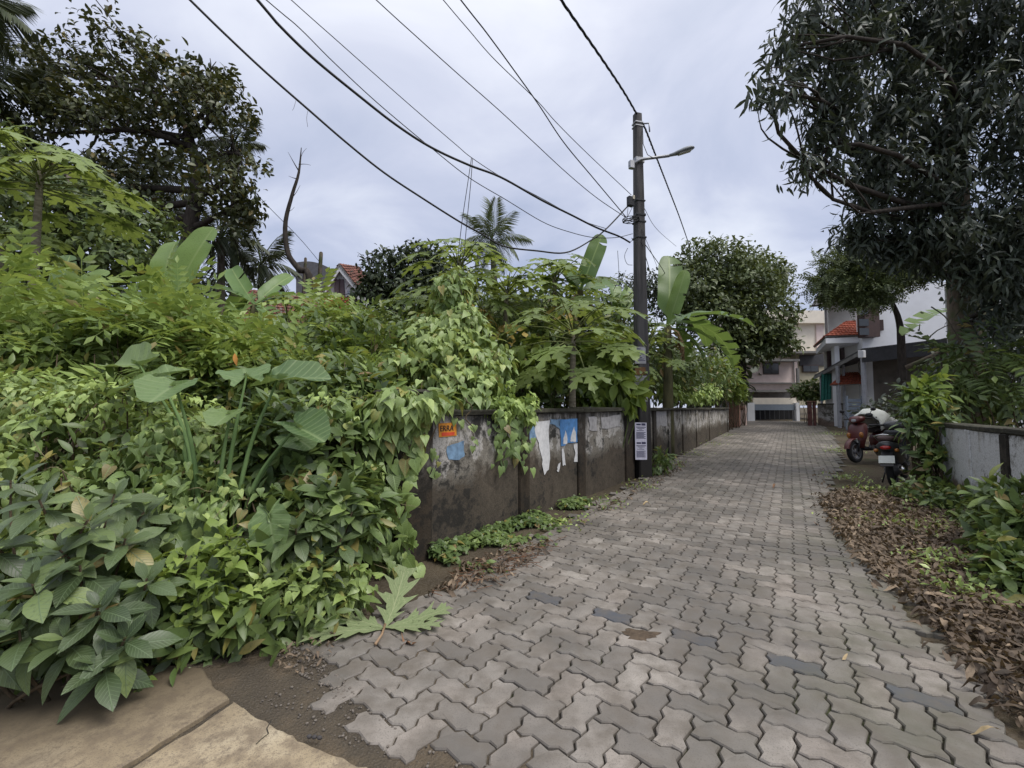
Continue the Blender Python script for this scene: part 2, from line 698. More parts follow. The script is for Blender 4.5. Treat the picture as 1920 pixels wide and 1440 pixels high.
vis = []
rest = []
for s in spots:
    px, py = proj(s[2], s[3], gz(s[3]))
    if -60 < px < 1990 and py < 1500 and len(vis) < 300:
        vis.append(s)
    elif -300 < px < 2400:
        rest.append(s)
blue_px = [(1010, 1112), (1142, 1146), (1486, 1248), (1722, 1310), (1300, 1192)]
blue = set()
for q in blue_px:
    g = gnd(*q)
    blue.add(min((k for k in range(len(vis)) if vis[k][1]), key=lambda k: (vis[k][2] - g.x) ** 2 + (vis[k][3] - g.y) ** 2))
for k, (d, hor, x, y) in enumerate(vis):
    o = bpy.data.objects.new('paver', (meHb if k in blue else random.choice(meH)) if hor else random.choice(meV))
    COL.objects.link(o)
    o.location = (x, y, gz(y) + random.gauss(0, .0018))
    o.rotation_euler = (random.gauss(0, .007), random.gauss(0, .007), LYAW + random.gauss(0, .009))
    o.parent = lane_o
Vs, Fs = [], []
mm = MB()
for d, hor, x, y in rest:
    g = gH if hor else gV
    a = LYAW + random.gauss(0, .008)
    ca, sa = math.cos(a), math.sin(a)
    z = gz(y) + random.gauss(0, .0016)
    tx, ty = random.gauss(0, .008), random.gauss(0, .008) + (.02 if y > 5 else 0)
    b = len(mm.v)
    n = len(g[0]) // 3
    for (u_, v_, w_) in g[0][:2 * n]:
        X_, Y_ = ca * u_ - sa * v_, sa * u_ + ca * v_
        mm.v.append((x + X_, y + Y_, z + w_ * (1 if w_ == 0 else 1.5) + tx * X_ + ty * Y_))
    mm.f += [tuple(q + b for q in f) for f in g[1] if max(f) < 2 * n]
mm.m = [0] * len(mm.f)
mm.sm = [False] * len(mm.f)
tag(mm.build('pavers_beyond', M_PAVER_MASS, lane_o), kind='stuff')

# ---- concrete road slabs and the bitumen strip between them and the blocks
t = NT('slab_concrete')
p = t.pos()
n1, n2, n3 = t.noise(p, 1.7, 6, .6, .6), t.noise(p, 11, 5, .6), t.noise(p, 190, 3)
c = t.ramp(n1, [(.30, (.15, .115, .07)), (.5, (.36, .29, .19)), (.70, (.47, .40, .285))])
c = t.mix(t.ramp(n2, [(.36, (.75, .75, .75)), (.56, (0, 0, 0))]), c, (.17, .13, .09))
n4 = t.noise(p, 34, 5, .7)
c = t.mix(t.ramp(n4, [(.34, (.8, .8, .8)), (.5, (0, 0, 0))]), c, (.16, .125, .09))
c = t.mix(t.ramp(n3, [(.34, (.7, .7, .7)), (.46, (0, 0, 0))]), c, (.12, .10, .08))
xyz = t.n('SeparateXYZ', {0: p})
# silt washed in along the planted verge
silt = t.math('ADD', t.math('MULTIPLY', xyz.outputs[1], .9), t.math('MULTIPLY', xyz.outputs[0], -.55))
silt = t.math('ADD', silt, t.math('MULTIPLY', n1, .9))
c = t.mix(t.n('MapRange', {0: silt, 1: 2.75, 2: 3.45}).outputs[0], c, (.105, .083, .055))
M_SLAB = t.bsdf(c, rough=.8, bump=t.math('ADD', n2, t.math('MULTIPLY', n3, .5)), bstr=.25, bdist=.006)
t = NT('bitumen')
p = t.pos()
n1, n2 = t.noise(p, 2.2, 5), t.noise(p, 120, 4, .75)
vo = t.n('TexVoronoi', {'Vector': p, 'Scale': 75.0}).outputs['Distance']
c = t.ramp(n1, [(.3, (.05, .042, .033)), (.52, (.10, .08, .056)), (.72, (.19, .14, .088))])
c = t.mix(t.ramp(vo, [(.0, (.6, .6, .6)), (.28, (0, 0, 0))]), c, (.20, .185, .165))
c = t.mix(t.ramp(n2, [(.62, (0, 0, 0)), (.74, (.7, .7, .7))]), c, (.26, .24, .22))
M_BIT = t.bsdf(c, rough=.75, bump=t.math('SUBTRACT', n2, vo), bstr=.9, bdist=.012)

road = MB()
strip_px = [(-900, 1250), (-200, 1230), (330, 1235), (480, 1215), (604, 1205), (760, 1130), (900, 1200), (1000, 1400), (1250, 1540), (1700, 1760), (2600, 2100), (1600, 2600), (900, 2600), (300, 1600), (-900, 1700)]
sp = [gnd(*q) for q in strip_px]
road.add([(q.x, q.y, -.012) for q in sp], [tuple(range(len(sp)))])
tag(road.build('bitumen_strip', M_BIT), 'worn dark bitumen strip between concrete slabs and block paving', kind='structure')

slab_root = None
jn = [(430, 1316), (242, 1440), (60, 1560), (-500, 1900)]
far_e = [(380, 1256), (400, 1287), (430, 1314)]
near_e = [(436, 1320), (520, 1370), (585, 1402), (690, 1448), (800, 1500), (1000, 1590)]


def slab(pts, z):
    P = [gnd(*q) for q in pts]
    return [Vector((q.x, q.y, z)) for q in P]


road_o = MB().add([(q.x, q.y, -.02) for q in slab([(380, 1250), (1000, 1590), (1500, 2600), (-2400, 2600), (-2400, 1240)], 0)], [(0, 1, 2, 3, 4)]).build('concrete_road', M_JOINT)
tag(road_o, 'tan cast concrete road in large slabs by the planted verge', kind='structure')


def roughen(pts, n, amp):
    out = []
    for a, b in zip(pts[:-1], pts[1:]):
        for k in range(n):
            u = k / n
            out.append((a[0] + (b[0] - a[0]) * u + random.gauss(0, amp), a[1] + (b[1] - a[1]) * u + random.gauss(0, amp)))
    out.append(pts[-1])
    return out


upper = roughen(far_e, 4, 1.6) + roughen([(424, 1317), (236, 1438), (52, 1558), (-520, 1900)], 9, 1.2)[0:] + [(-2400, 2000), (-2400, 1236), (-300, 1238), (200, 1240)]
lower = roughen(near_e, 7, 2.0) + [(1300, 2400), (-600, 2400)] + roughen([(-488, 1902), (66, 1562), (250, 1443), (436, 1322)], 9, 1.2)
for pts in (upper, lower):
    P = slab(pts, .012)
    P2 = [q - Vector((0, 0, .06)) for q in P]
    cen = sum(P, Vector()) / len(P)
    Pi = [q + (cen - q).normalized() * .008 for q in P]
    b = MB()
    n = len(P)
    lo_ = [Vector((q.x, q.y, .006)) for q in P]
    b.add([tuple(q) for q in Pi] + [tuple(q) for q in lo_] + [tuple(q) for q in P2],
          [tuple(range(n))] + [(k, n + k, n + (k + 1) % n, (k + 1) % n) for k in range(n)] + [(n + k, 2 * n + k, 2 * n + (k + 1) % n, n + (k + 1) % n) for k in range(n)])
    b.build('slab', M_SLAB, road_o)

# ================================================================== WALLS
WALL_TOP = 1.335
WA, WB, WC = Vector((-.80, 4.02, 0)), Vector((2.22, 8.05, 0)), Vector((9.35, 18.9, 0))


def on_wall(px, py, A, B, off=0.0):
    """point where the sight line through a pixel meets the wall face"""
    n = (B - A).cross(Vector((0, 0, 1))).normalized()
    if n.y > 0:
        n = -n
    d = ray(px, py)
    o = Vector((0, 0, EYE))
    A2 = A + n * off
    t_ = (A2 - o).dot(n) / d.dot(n)
    return o + d * t_


def wall_mat(name, base, white, mould, brown, wz=(.72, 1.3), wfac=.56, damp_z=.66, black=.5):
    """plaster: limewash remnants above, brown rising damp below, black mould blotches and drips"""
    t = NT(name)
    p = t.pos()
    n1 = t.noise(p, 1.5, 7, .66, .4)
    n2 = t.noise(p, 8.5, 7, .7, .2)
    n3 = t.noise(p, 60, 4, .65)
    drip = t.noise(t.scaled(p, (6, 6, .8)), 1.5, 6, .62)
    z = t.n('SeparateXYZ', {0: p}).outputs[2]
    c = t.ramp(n2, [(.28, tuple(k * .6 for k in base)), (.52, base), (.72, tuple(k * 1.3 for k in base))])
    zj = t.math('ADD', z, t.math('MULTIPLY', t.math('SUBTRACT', n1, .5), 1.0))
    zj = t.math('ADD', zj, t.math('MULTIPLY', t.math('SUBTRACT', n2, .5), .25))
    band = t.n('MapRange', {0: zj, 1: wz[0], 2: wz[0] + .07}).outputs[0]
    wm = t.ramp(t.noise(t.scaled(p, (1.2, 1.2, 1.0)), 3.2, 7, .68), [(wfac - .025, (0, 0, 0)), (wfac + .02, (.9, .9, .9))])
    c = t.mix(t.math('MULTIPLY', band, wm), c, white)
    damp = t.n('MapRange', {0: zj, 1: damp_z + .09, 2: damp_z - .07}).outputs[0]
    dcol = t.ramp(n2, [(.3, tuple(k * .45 for k in brown)), (.6, brown), (.75, tuple(k * 1.7 for k in brown))])
    c = t.mix(t.math('MULTIPLY', damp, .88), c, dcol)
    mo = t.ramp(t.math('ADD', t.math('MULTIPLY', n1, .5), t.math('MULTIPLY', n2, .5)), [(black, (0, 0, 0)), (black + .07, (.92, .92, .92))])
    c = t.mix(mo, c, mould)
    top = t.n('MapRange', {0: t.math('SUBTRACT', z, t.math('MULTIPLY', t.math('SUBTRACT', drip, .4), 1.5)), 1: .85, 2: 1.2}).outputs[0]
    c = t.mix(t.math('MULTIPLY', top, .75), c, tuple(k * 1.4 for k in mould))
    c = t.mix(t.ramp(n3, [(.33, (.55, .55, .55)), (.5, (0, 0, 0))]), c, tuple(k * 1.5 for k in mould))
    return t.bsdf(c, rough=.88, bump=t.math('ADD', n2, t.math('MULTIPLY', n3, .5)), bstr=.7, bdist=.015, spec=.25)


M_WALL = wall_mat('stained_plaster', (.24, .22, .185), (.46, .44, .41), (.021, .020, .018), (.082, .064, .045), wfac=.49, black=.515)
M_COPE = wall_mat('mossy_coping', (.10, .095, .07), (.12, .12, .10), (.025, .024, .018), (.07, .075, .035))
M_PILLAR = wall_mat('black_mouldy_plaster', (.065, .055, .045), (.12, .11, .10), (.018, .016, .013), (.06, .045, .03))

wall = thing('boundary_wall', 'stained plaster boundary wall with dark coping along the left of the lane', 'wall', (WA.x, WA.y, 0))


def seg_frame(A, B):
    d = (B - A)
    L = d.length
    d.normalize()
    n = d.cross(Vector((0, 0, 1)))
    if n.y > 0:
        n = -n
    return d, n, L


def wall_box(A, B, s0, s1, z0, z1, th, off, name, m, parent, bev=.012, uneven=.006):
    d, n, L = seg_frame(A, B)
    c = A + d * ((s0 + s1) / 2) + n * (off - th / 2)
    rot = Matrix((d, -n, Vector((0, 0, 1)))).transposed()
    b = MB().box((c.x, c.y, (z0 + z1) / 2), (s1 - s0, th, z1 - z0), rot, bevel=bev)
    if uneven:
        k = len(b.v)
        b.v = [tuple(Vector(q) + Vector((random.gauss(0, uneven) * .4, random.gauss(0, uneven) * .4, random.gauss(0, uneven) * (1 if q[2] > .7 else 0)))) for q in b.v]
    return b.build(name, m, parent)


def s_of(px, A, B):
    q = on_wall(px, 800, A, B)
    return (q - A).dot((B - A).normalized())


segs = [(WA, WB, [790, 985, 1092, 1178]), (WB, WC, [1205, 1229, 1256, 1283, 1308, 1332, 1366])]
for A, B, pxs in segs:
    ss = [s_of(q, A, B) for q in pxs]
    ss[0] = 0.0
    if A is WA:
        ss.append((WB - WA).length)
    for a, b in zip(ss[:-1], ss[1:]):
        y0 = min((A + (B - A).normalized() * a).y, (A + (B - A).normalized() * b).y)
        wall_box(A, B, a + .09, b - .09, gz(y0) - .25, WALL_TOP - .055, .15, -.035 + random.uniform(-.006, .006), 'panel', M_WALL, wall)
        wall_box(A, B, a - .02, b + .012, WALL_TOP - .052, WALL_TOP + random.uniform(-.006, .01), .26, .042, 'coping', M_COPE, wall, uneven=.008)
    for a in ss[1:]:
        y0 = (A + (B - A).normalized() * a).y
        wall_box(A, B, a - .105, a + .105, gz(y0) - .25, WALL_TOP - .054, .2, 0, 'pilaster', M_PILLAR if a == ss[1] or A is WA else M_WALL, wall)
# corner pillar
d_, n_, L_ = seg_frame(WA, WB)
wall_box(WA, WB, -.32, .085, -.25, 1.47, .36, .03, 'corner_pillar', M_PILLAR, wall, bev=.02)
wall_box(WA, WB, -.335, .10, 1.472, 1.51, .39, .045, 'pillar_cap', M_COPE, wall, bev=.015)
# far gate pillars on the left of the lane, beyond the wall
M_TERRA = plain('terracotta_wash', (.21, .115, .08), .85, var=.35, scale=5)
M_PINKW = plain('pink_lime_wash', (.50, .38, .33), .85, var=.25, scale=4)
g = gnd(1378, 800)
gp = thing('gate_pillar', 'orange washed gate pillar at the end of the stained wall', 'pillar', g)
MB().box((g.x, g.y, g.z + .6), (.5, .4, 1.5), rotz(-.57), bevel=.02).build('shaft', M_TERRA, gp)
MB().box((g.x, g.y, g.z + 1.38), (.6, .5, .07), rotz(-.57), bevel=.015).build('cap', M_COPE, gp)
g = gnd(1392, 797)
gp = thing('gate_pillar', 'pale pink gate pillar with a round motif beside the orange pillar', 'pillar', g)
MB().box((g.x, g.y, g.z + .6), (.42, .4, 1.45), rotz(-.57), bevel=.02).build('shaft', M_PINKW, gp)
MB().box((g.x, g.y, g.z + 1.36), (.52, .5, .07), rotz(-.57), bevel=.015).build('cap', M_PINKW, gp)
c_ = on = Vector((g.x, g.y, g.z + .95)) + rotz(-.57) @ Vector((0, -.205, 0))
MB().tube([c_, c_ + rotz(-.57) @ Vector((0, -.03, 0))], .13, 14).build('round_motif', M_TERRA, gp)

# right-hand wall: white limewash with mould, dark coping
RA = Vector((6.75, 6.6, 0))
RD = Vector((-.535, -.845, 0)).normalized()
RB = RA + RD * 6.0
M_RWALL = wall_mat('white_limewash', (.50, .49, .47), (.62, .63, .64), (.07, .062, .045), (.17, .11, .065), wz=(.1, 1.2), wfac=.40, damp_z=.30, black=.545)
rw = thing('boundary_wall', 'white limewashed boundary wall with mould streaks on the right of the lane', 'wall', (RA.x, RA.y, gz(RA.y)))
RTOP = 1.12
for a, b in ((0.0, 1.15), (1.15, 2.3), (2.3, 4.1), (4.1, 6.0)):
    wall_box(RA, RB, a + .09, b - .09, -.2, RTOP - .06, .15, -.03, 'panel', M_RWALL, rw)
    wall_box(RA, RB, a - .01, b + .01, RTOP - .057, RTOP, .24, .04, 'coping', M_COPE, rw)
for a in (0.02, 1.15, 2.3, 4.1):
    wall_box(RA, RB, a - .1, a + .1, -.2, RTOP - .059, .2, 0, 'pilaster', M_PILLAR if a > 2 else M_RWALL, rw)

# ---- torn posters on the wall
M_PAPER = plain('weathered_paper', (.62, .62, .62), .8, var=.15, scale=18, bump=.3)
M_PAPERG = plain('grey_soaked_paper', (.36, .35, .35), .85, var=.25, scale=14, bump=.3)
M_BLUEP = plain('blue_poster_print', (.09, .24, .50), .7, var=.3, scale=11, bump=.2)
M_BLUEF = plain('faded_blue_print', (.16, .26, .38), .75, var=.4, scale=16, bump=.2)
M_INK = plain('black_print', (.02, .02, .03), .7, var=.1)


def torn(pts, n=3, amp=1.0):
    return roughen(pts + [pts[0]], n, amp)[:-1]


def poster(name, label, cat, pts, m, off=.004, A=WA, B=WB, group=None, amp=.9, parent=None):
    P = [on_wall(px, py, A, B, off - .033) for px, py in torn(pts, 3, amp)]
    d, n, L = seg_frame(A, B)
    b = MB().prism(P, n * .003)
    o = b.build(name, m, parent)
    if parent is None:
        tag(o, label, cat, group)
    return o


poster('torn_poster', 'tall white torn poster remnant on the stained wall', 'poster', [(1004, 790), (1030, 788), (1031, 850), (1028, 880), (1020, 890), (1016, 862), (1009, 830), (1004, 812)], M_PAPER)
p_ = poster('torn_poster', 'torn blue poster with white figures on the stained wall', 'poster', [(1050, 786), (1082, 785), (1081, 830), (1066, 830), (1052, 838)], M_BLUEP)
for pts in ([(1056, 822), (1060, 806), (1064, 820), (1063, 832), (1056, 833)], [(1070, 822), (1076, 800), (1080, 815), (1080, 829), (1070, 828)]):
    poster('white_figure', None, None, pts, M_PAPER, off=.0065, parent=p_, amp=.5)
poster('torn_poster', 'narrow white poster strip peeling below the blue poster', 'poster', [(1075, 834), (1088, 830), (1088, 866), (1077, 866), (1078, 848)], M_PAPER)
poster('torn_poster', 'thin curled white paper scrap below the blue poster', 'poster', [(1053, 842), (1057, 842), (1060, 872), (1055, 874)], M_PAPER)
poster('torn_poster', 'smallest white paper scrap low on the dark wall', 'poster', [(1045, 872), (1050, 868), (1049, 882), (1044, 885)], M_PAPER)
poster('torn_poster', 'dark blue top strip of a torn poster on the wall', 'poster', [(1031, 786), (1049, 786), (1050, 806), (1040, 796), (1032, 794)], M_BLUEF)
poster('torn_poster', 'faded pale blue poster edge beside the hanging creeper', 'poster', [(988, 800), (1002, 797), (1004, 820), (990, 824)], M_BLUEF)
poster('torn_poster', 'grey soaked paper sheet on the panel before the pole', 'poster', [(1103, 781), (1119, 781), (1118, 808), (1104, 806)], M_PAPERG)
poster('torn_poster', 'wide grey ragged paper sheet under the coping before the pole', 'poster', [(1127, 783), (1162, 778), (1163, 800), (1145, 802), (1128, 804)], M_PAPERG)
poster('torn_poster', 'blue and white smeared poster low on the wall behind creeper', 'poster', [(838, 836), (869, 826), (871, 852), (860, 862), (840, 862)], M_BLUEF)
poster('torn_poster', 'pale upright paper strip just before the dark utility pole', 'poster', [(1174, 779), (1188, 779), (1187, 822), (1175, 824)], M_PAPERG)
poster('torn_poster', 'pale square limewash and paper patch just past the utility pole', 'poster', [(1228, 771), (1250, 771), (1250, 798), (1229, 800)], M_PAPERG, A=WB, B=WC)
# orange notice with black capitals
M_ORANGE = plain('orange_enamel', (.62, .25, .03), .5, var=.15, scale=20)
M_RED = plain('red_print', (.55, .07, .03), .6, var=.15)
sg = poster('wall_sign', 'small orange sign with black letters half hidden by creeper', 'sign', [(822, 794), (855, 792), (856, 817), (823, 820)], M_ORANGE, off=.006, amp=0)
d_, n_, L_ = seg_frame(WA, WB)
fc = bpy.data.curves.new('lettering', 'FONT')
fc.body = 'ERRA'
fc.size = .078
fc.extrude = .0008
fc.align_x = 'CENTER'
fc.materials.append(M_INK)
fo = bpy.data.objects.new('lettering', fc)
COL.objects.link(fo)
bpy.context.view_layer.update()
fm = bpy.data.meshes.new_from_object(fo.evaluated_get(bpy.context.evaluated_depsgraph_get()))
bpy.data.objects.remove(fo)
if not fm.materials: fm.materials.append(M_INK)
fo = bpy.data.objects.new('lettering', fm)
COL.objects.link(fo)
fo.parent = sg
pc = on_wall(838, 808, WA, WB, -.0195)
rot = Matrix((d_, Vector((0, 0, 1)), n_)).transposed().to_4x4()
fo.matrix_basis = Matrix.Translation(pc) @ rot
poster('red_band', None, None, [(828, 811), (852, 810), (852, 816), (828, 818)], M_RED, off=.0085, parent=sg, amp=.2)

# ================================================================== FOLIAGE TOOLS
def leaf_tpl(rows, fold=.12, bend=.25, wave=0.0):
    """blade along +Y from the origin, unit length; rows = (t, half width)"""
    v = [(0, 0, 0)]
    uv = [(.5, 0)]
    wm = max(w for _, w in rows)
    zf = lambda t: -bend * t * t
    for i, (t_, w) in enumerate(rows):
        wv = wave * math.sin(i * 2.2)
        v += [(-w, t_, zf(t_) + fold * w + wv), (0, t_, zf(t_)), (w, t_, zf(t_) + fold * w - wv)]
        uv += [(.5 - .5 * w / wm, t_), (.5, t_), (.5 + .5 * w / wm, t_)]
    n = len(rows)
    v.append((0, 1, zf(1)))
    uv.append((.5, 1))
    f = [(0, 2, 1), (0, 3, 2)]
    for i in range(n - 1):
        a, b = 1 + 3 * i, 4 + 3 * i
        f += [(a, a + 1, b + 1), (a, b + 1, b), (a + 1, a + 2, b + 2), (a + 1, b + 2, b + 1)]
    a = 1 + 3 * (n - 1)
    e_ = len(v) - 1
    f += [(a, a + 1, e_), (a + 1, a + 2, e_)]
    return np.array(v), np.array(f), np.array(uv)


T_LANCE = leaf_tpl([(.25, .13), (.5, .17), (.78, .10)], .25, .25)
T_LANCE_FINE = leaf_tpl([(.1, .07), (.25, .14), (.42, .185), (.6, .18), (.78, .12), (.92, .045)], .22, .28)
T_MANGO = leaf_tpl([(.2, .085), (.5, .125), (.8, .075)], .25, .45)
T_OVAL = leaf_tpl([(.2, .19), (.5, .25), (.8, .15)], .3, .3)
T_SMALL = leaf_tpl([(.5, .24)], .2, .2)
T_STRAP = leaf_tpl([(.3, .05), (.7, .04)], .3, .5)


def heart_tpl(fold=.18, bend=.3):
    v = np.array([(0, 0, 0), (-.20, -.13, 0), (-.36, -.03, 0), (-.40, .17, 0), (-.29, .45, 0), (-.11, .76, 0), (0, 1, 0),
                  (.20, -.13, 0), (.36, -.03, 0), (.40, .17, 0), (.29, .45, 0), (.11, .76, 0), (0, .22, 0), (0, .6, 0)], dtype=float)
    v[:, 2] = fold * np.abs(v[:, 0]) - bend * np.clip(v[:, 1], 0, 1) ** 2 - .25 * np.clip(-v[:, 1], 0, 1)
    L = [(0, 2, 1), (0, 12, 2), (12, 3, 2), (12, 4, 3), (12, 13, 4), (13, 5, 4), (13, 6, 5)]
    Rr = [(0, 7, 8), (0, 8, 12), (12, 8, 9), (12, 9, 10), (12, 10, 13), (13, 10, 11), (13, 11, 6)]
    uv = np.stack([.5 + v[:, 0] / .94, v[:, 1] * .85 + .15], 1)
    return v, np.array([(a, c, b) for a, b, c in L] + [(a, c, b) for a, b, c in Rr]), uv


T_HEART = heart_tpl()
T_HEART_B = heart_tpl(.35, .12)
T_HEART_B[0][:, 0] *= .78
T_HEART_C = heart_tpl(-.05, .5)
T_HEART_C[0][:, 1] *= .88


def pinnate_tpl(pairs=6, ll=.32, w=.42, droop=.35):
    """a compound leaf: leaflets in pairs on a drooping stalk"""
    V_, F_, U_ = [], [], []
    st = [(-.006, 0, 0), (.006, 0, 0), (.004, 1, -droop), (-.004, 1, -droop)]
    V_ += st
    F_ += [(0, 1, 2), (0, 2, 3)]
    U_ += [(.5, 0)] * 4
    for i in range(pairs):
        t_ = .16 + .82 * i / (pairs - 1)
        base = np.array((0, t_, -droop * t_ * t_))
        k = ll * (1 - .35 * abs(t_ - .5))
        for sgn in (-1, 1):
            if i == pairs - 1 and sgn == 1:
                ax = np.array((0.05, 1, -.5))
            else:
                ax = np.array((sgn, .45, -.25))
            ax = ax / np.linalg.norm(ax)
            sd = np.cross(ax, (0, 0, 1))
            sd /= np.linalg.norm(sd)
            b = len(V_)
            q = [base, base + ax * k * .5 + sd * k * w * .5, base + ax * k, base + ax * k * .5 - sd * k * w * .5]
            q[2] = q[2] + np.array((0, 0, -.04))
            V_ += [tuple(x) for x in q]
            F_ += [(b, b + 1, b + 2), (b, b + 2, b + 3)]
            U_ += [(.5, 0), (1, .5), (.5, 1), (0, .5)]
    return np.array(V_), np.array(F_), np.array(U_)


T_PINN = pinnate_tpl()
T_FINE = pinnate_tpl(8, .16, .35, .3)


def nrm(a):
    return a / np.maximum(np.linalg.norm(a, axis=-1, keepdims=True), 1e-9)


def scatter(tpl, pos, ax, up, size):
    tv, tf, tu = tpl
    y = nrm(ax)
    x = nrm(np.cross(y, up))
    z = np.cross(x, y)
    s = np.asarray(size)[:, None, None]
    V_ = pos[:, None, :] + s * (tv[None, :, 0:1] * x[:, None, :] + tv[None, :, 1:2] * y[:, None, :] + tv[None, :, 2:3] * z[:, None, :])
    n = len(pos)
    k = len(tv)
    T_ = (tf[None] + (np.arange(n) * k)[:, None, None]).reshape(-1, 3)
    return V_.reshape(-1, 3), T_, np.tile(tu, (n, 1))


def merge(parts):
    V_, T_, U_, b = [], [], [], 0
    for v, t_, u in parts:
        V_.append(v)
        T_.append(t_ + b)
        U_.append(u)
        b += len(v)
    return np.vstack(V_), np.vstack(T_), np.vstack(U_)


def rdir(n):
    return nrm(RNG.normal(size=(n, 3)))


def clumps(P, freq, thr):
    f = np.zeros(len(P))
    for k in range(5):
        v = rdir(1)[0] * freq * RNG.uniform(.6, 1.5)
        f += np.sin(P @ v + RNG.random() * 6.28)
    return f / 5 + RNG.normal(size=len(P)) * .10 > thr


def lobe_points(lobes, n, inner=.45, power=.5, gap=None):
    """points through the outer volume of several ellipsoids, thicker where they bulge"""
    w = np.array([(l[1][0] * l[1][1] + l[1][0] * l[1][2] + l[1][1] * l[1][2]) for l in lobes])
    w = w / w.sum()
    P, O = [], []
    for l, k in zip(lobes, RNG.multinomial(n, w)):
        d = rdir(k)
        r = (inner + (1 - inner) * RNG.random(k) ** power)[:, None]
        # uneven outline: push in and out with direction
        ph = RNG.random(3) * 6.28
        wob = 1 + .16 * np.sin(4 * d[:, 0:1] + ph[0]) * np.sin(5 * d[:, 2:3] + ph[1]) + .10 * np.sin(9 * d[:, 1:2] + ph[2])
        P.append(np.array(l[0])[None] + d * r * wob * np.array(l[1])[None])
        O.append(nrm(d / np.array(l[1])[None]))
    P, O = np.vstack(P), np.vstack(O)
    if gap:
        k = clumps(P, *gap)
        P, O = P[k], O[k]
    return P, O


def cluster_leaves(P, O, per, spread, tpl, size, hang=.35, outw=.6, upv=.6, flat=0.0):
    """rosettes of leaves at twig tips"""
    n = len(P)
    k = max(1, per)
    pos = np.repeat(P, k, 0) + RNG.normal(size=(n * k, 3)) * spread
    o = np.repeat(O, k, 0)
    ax = rdir(n * k) * (1 - flat * np.array((0, 0, 1))) + o * outw + np.array((0, 0, -hang))
    up = np.array((0, 0, 1.0)) * upv + o * .5 + rdir(n * k) * .45
    s = size * RNG.uniform(.65, 1.2, n * k)
    return scatter(tpl, pos, ax, up, s)


def hang_leaves(P, O, tpl, size, down=1.0, jit=.45):
    """creeper leaves: overlapping like shingles, tips down, faces out"""
    n = len(P)
    ax = np.array((0, 0, -down * .75)) + O * .45 + rdir(n) * jit * 1.2
    up = O * .7 + np.array((0, -.1, .85)) + rdir(n) * .6
    return scatter(tpl, P, ax, up, size * RNG.uniform(.55, 1.25, n))


def lobes_px(L, depth=1.0):
    """(px, py, Y, rx_px, ry_px[, depth m]) -> ellipsoids in metres"""
    out = []
    for l in L:
        px, py, Y, rx, ry = l[:5]
        c_ = at(px, py, Y)
        a, b = m_of(rx, Y), m_of(ry, Y)
        dp = l[5] if len(l) > 5 else depth * (a + b) / 2
        out.append((tuple(c_), (a, dp, b)))
    return out


def limb(mb_, a, b, r0, r1, n=6, sag=.08, sides=6):
    a, b = Vector(a), Vector(b)
    L = (b - a).length
    q = []
    k1, k2 = [Vector(RNG.normal(size=3) * L * sag) for _ in range(2)]
    for i in range(n + 1):
        u = i / n
        q.append(a.lerp(b, u) + k1 * math.sin(math.pi * u) + k2 * .4 * math.sin(2 * math.pi * u))
    mb_.tube(q, [r0 + (r1 - r0) * i / n for i in range(n + 1)], sides)
    return q


def leafy(name, parts, mats, parent, smooth=False):
    V_, T_, U_ = merge(parts)
    return link(name, tri_mesh(name, V_, T_, mats, U_, smooth), parent)


def tree(name, label, cat, trunk, lobes, n_clusters, per, tpl, size, leafm, barkm, spread=.12, hang=.35, outw=.6, inner=.45, twig_frac=.06, r_limb=.07, group=None, sides=9, power=.5, flat=0.0, gap=None):
    """trunk: [(point, radius) ...]; crown leaves in rosettes on twigs through the lobes"""
    base = Vector(trunk[0][0])
    root = thing(name, label, cat, base, group)
    path = spline([tuple(q) + (r,) for q, r in trunk], max(8, 4 * len(trunk)))
    b = MB()
    b.tube([Vector(q[:3]) for q in path], [float(q[3]) for q in path], sides)
    b.build('trunk', barkm, root)
    P, O = lobe_points(lobes, n_clusters, inner, power, gap)
    br = MB()
    tp = [Vector(q[:3]) for q in path]
    for c_, r_ in lobes:
        cv = Vector(c_)
        k = min(range(len(tp) // 3, len(tp)), key=lambda i: (tp[i] - cv).length + (max(0, tp[i].z - cv.z + .2) * 3))
        q = limb(br, tp[k], cv, min(r_limb, path[k][3] * .7), r_limb * .35, sag=.07)
        for m in range(4):
            e_ = Vector(rdir(1)[0]) * .8
            e_ = cv + Vector((e_.x * r_[0], e_.y * r_[1], abs(e_.z) * r_[2] if m < 3 else e_.z * r_[2]))
            limb(br, q[-2 - m % 2], e_, r_limb * .32, r_limb * .08, 5, .08, 5)
    idx = RNG.choice(len(P), max(4, int(len(P) * twig_frac)), replace=False)
    cs = np.array([l[0] for l in lobes])
    for i in idx:
        j = np.argmin(((cs - P[i]) ** 2).sum(1))
        a = cs[j] + (P[i] - cs[j]) * .35
        limb(br, a, P[i], r_limb * .14, r_limb * .04, 3, .08, 4)
    br.build('branches', M_BARK_D, root)
    leafy('crown', [cluster_leaves(P, O, per, spread, tpl, size, hang, outw, flat=flat)], leafm, root)
    return root


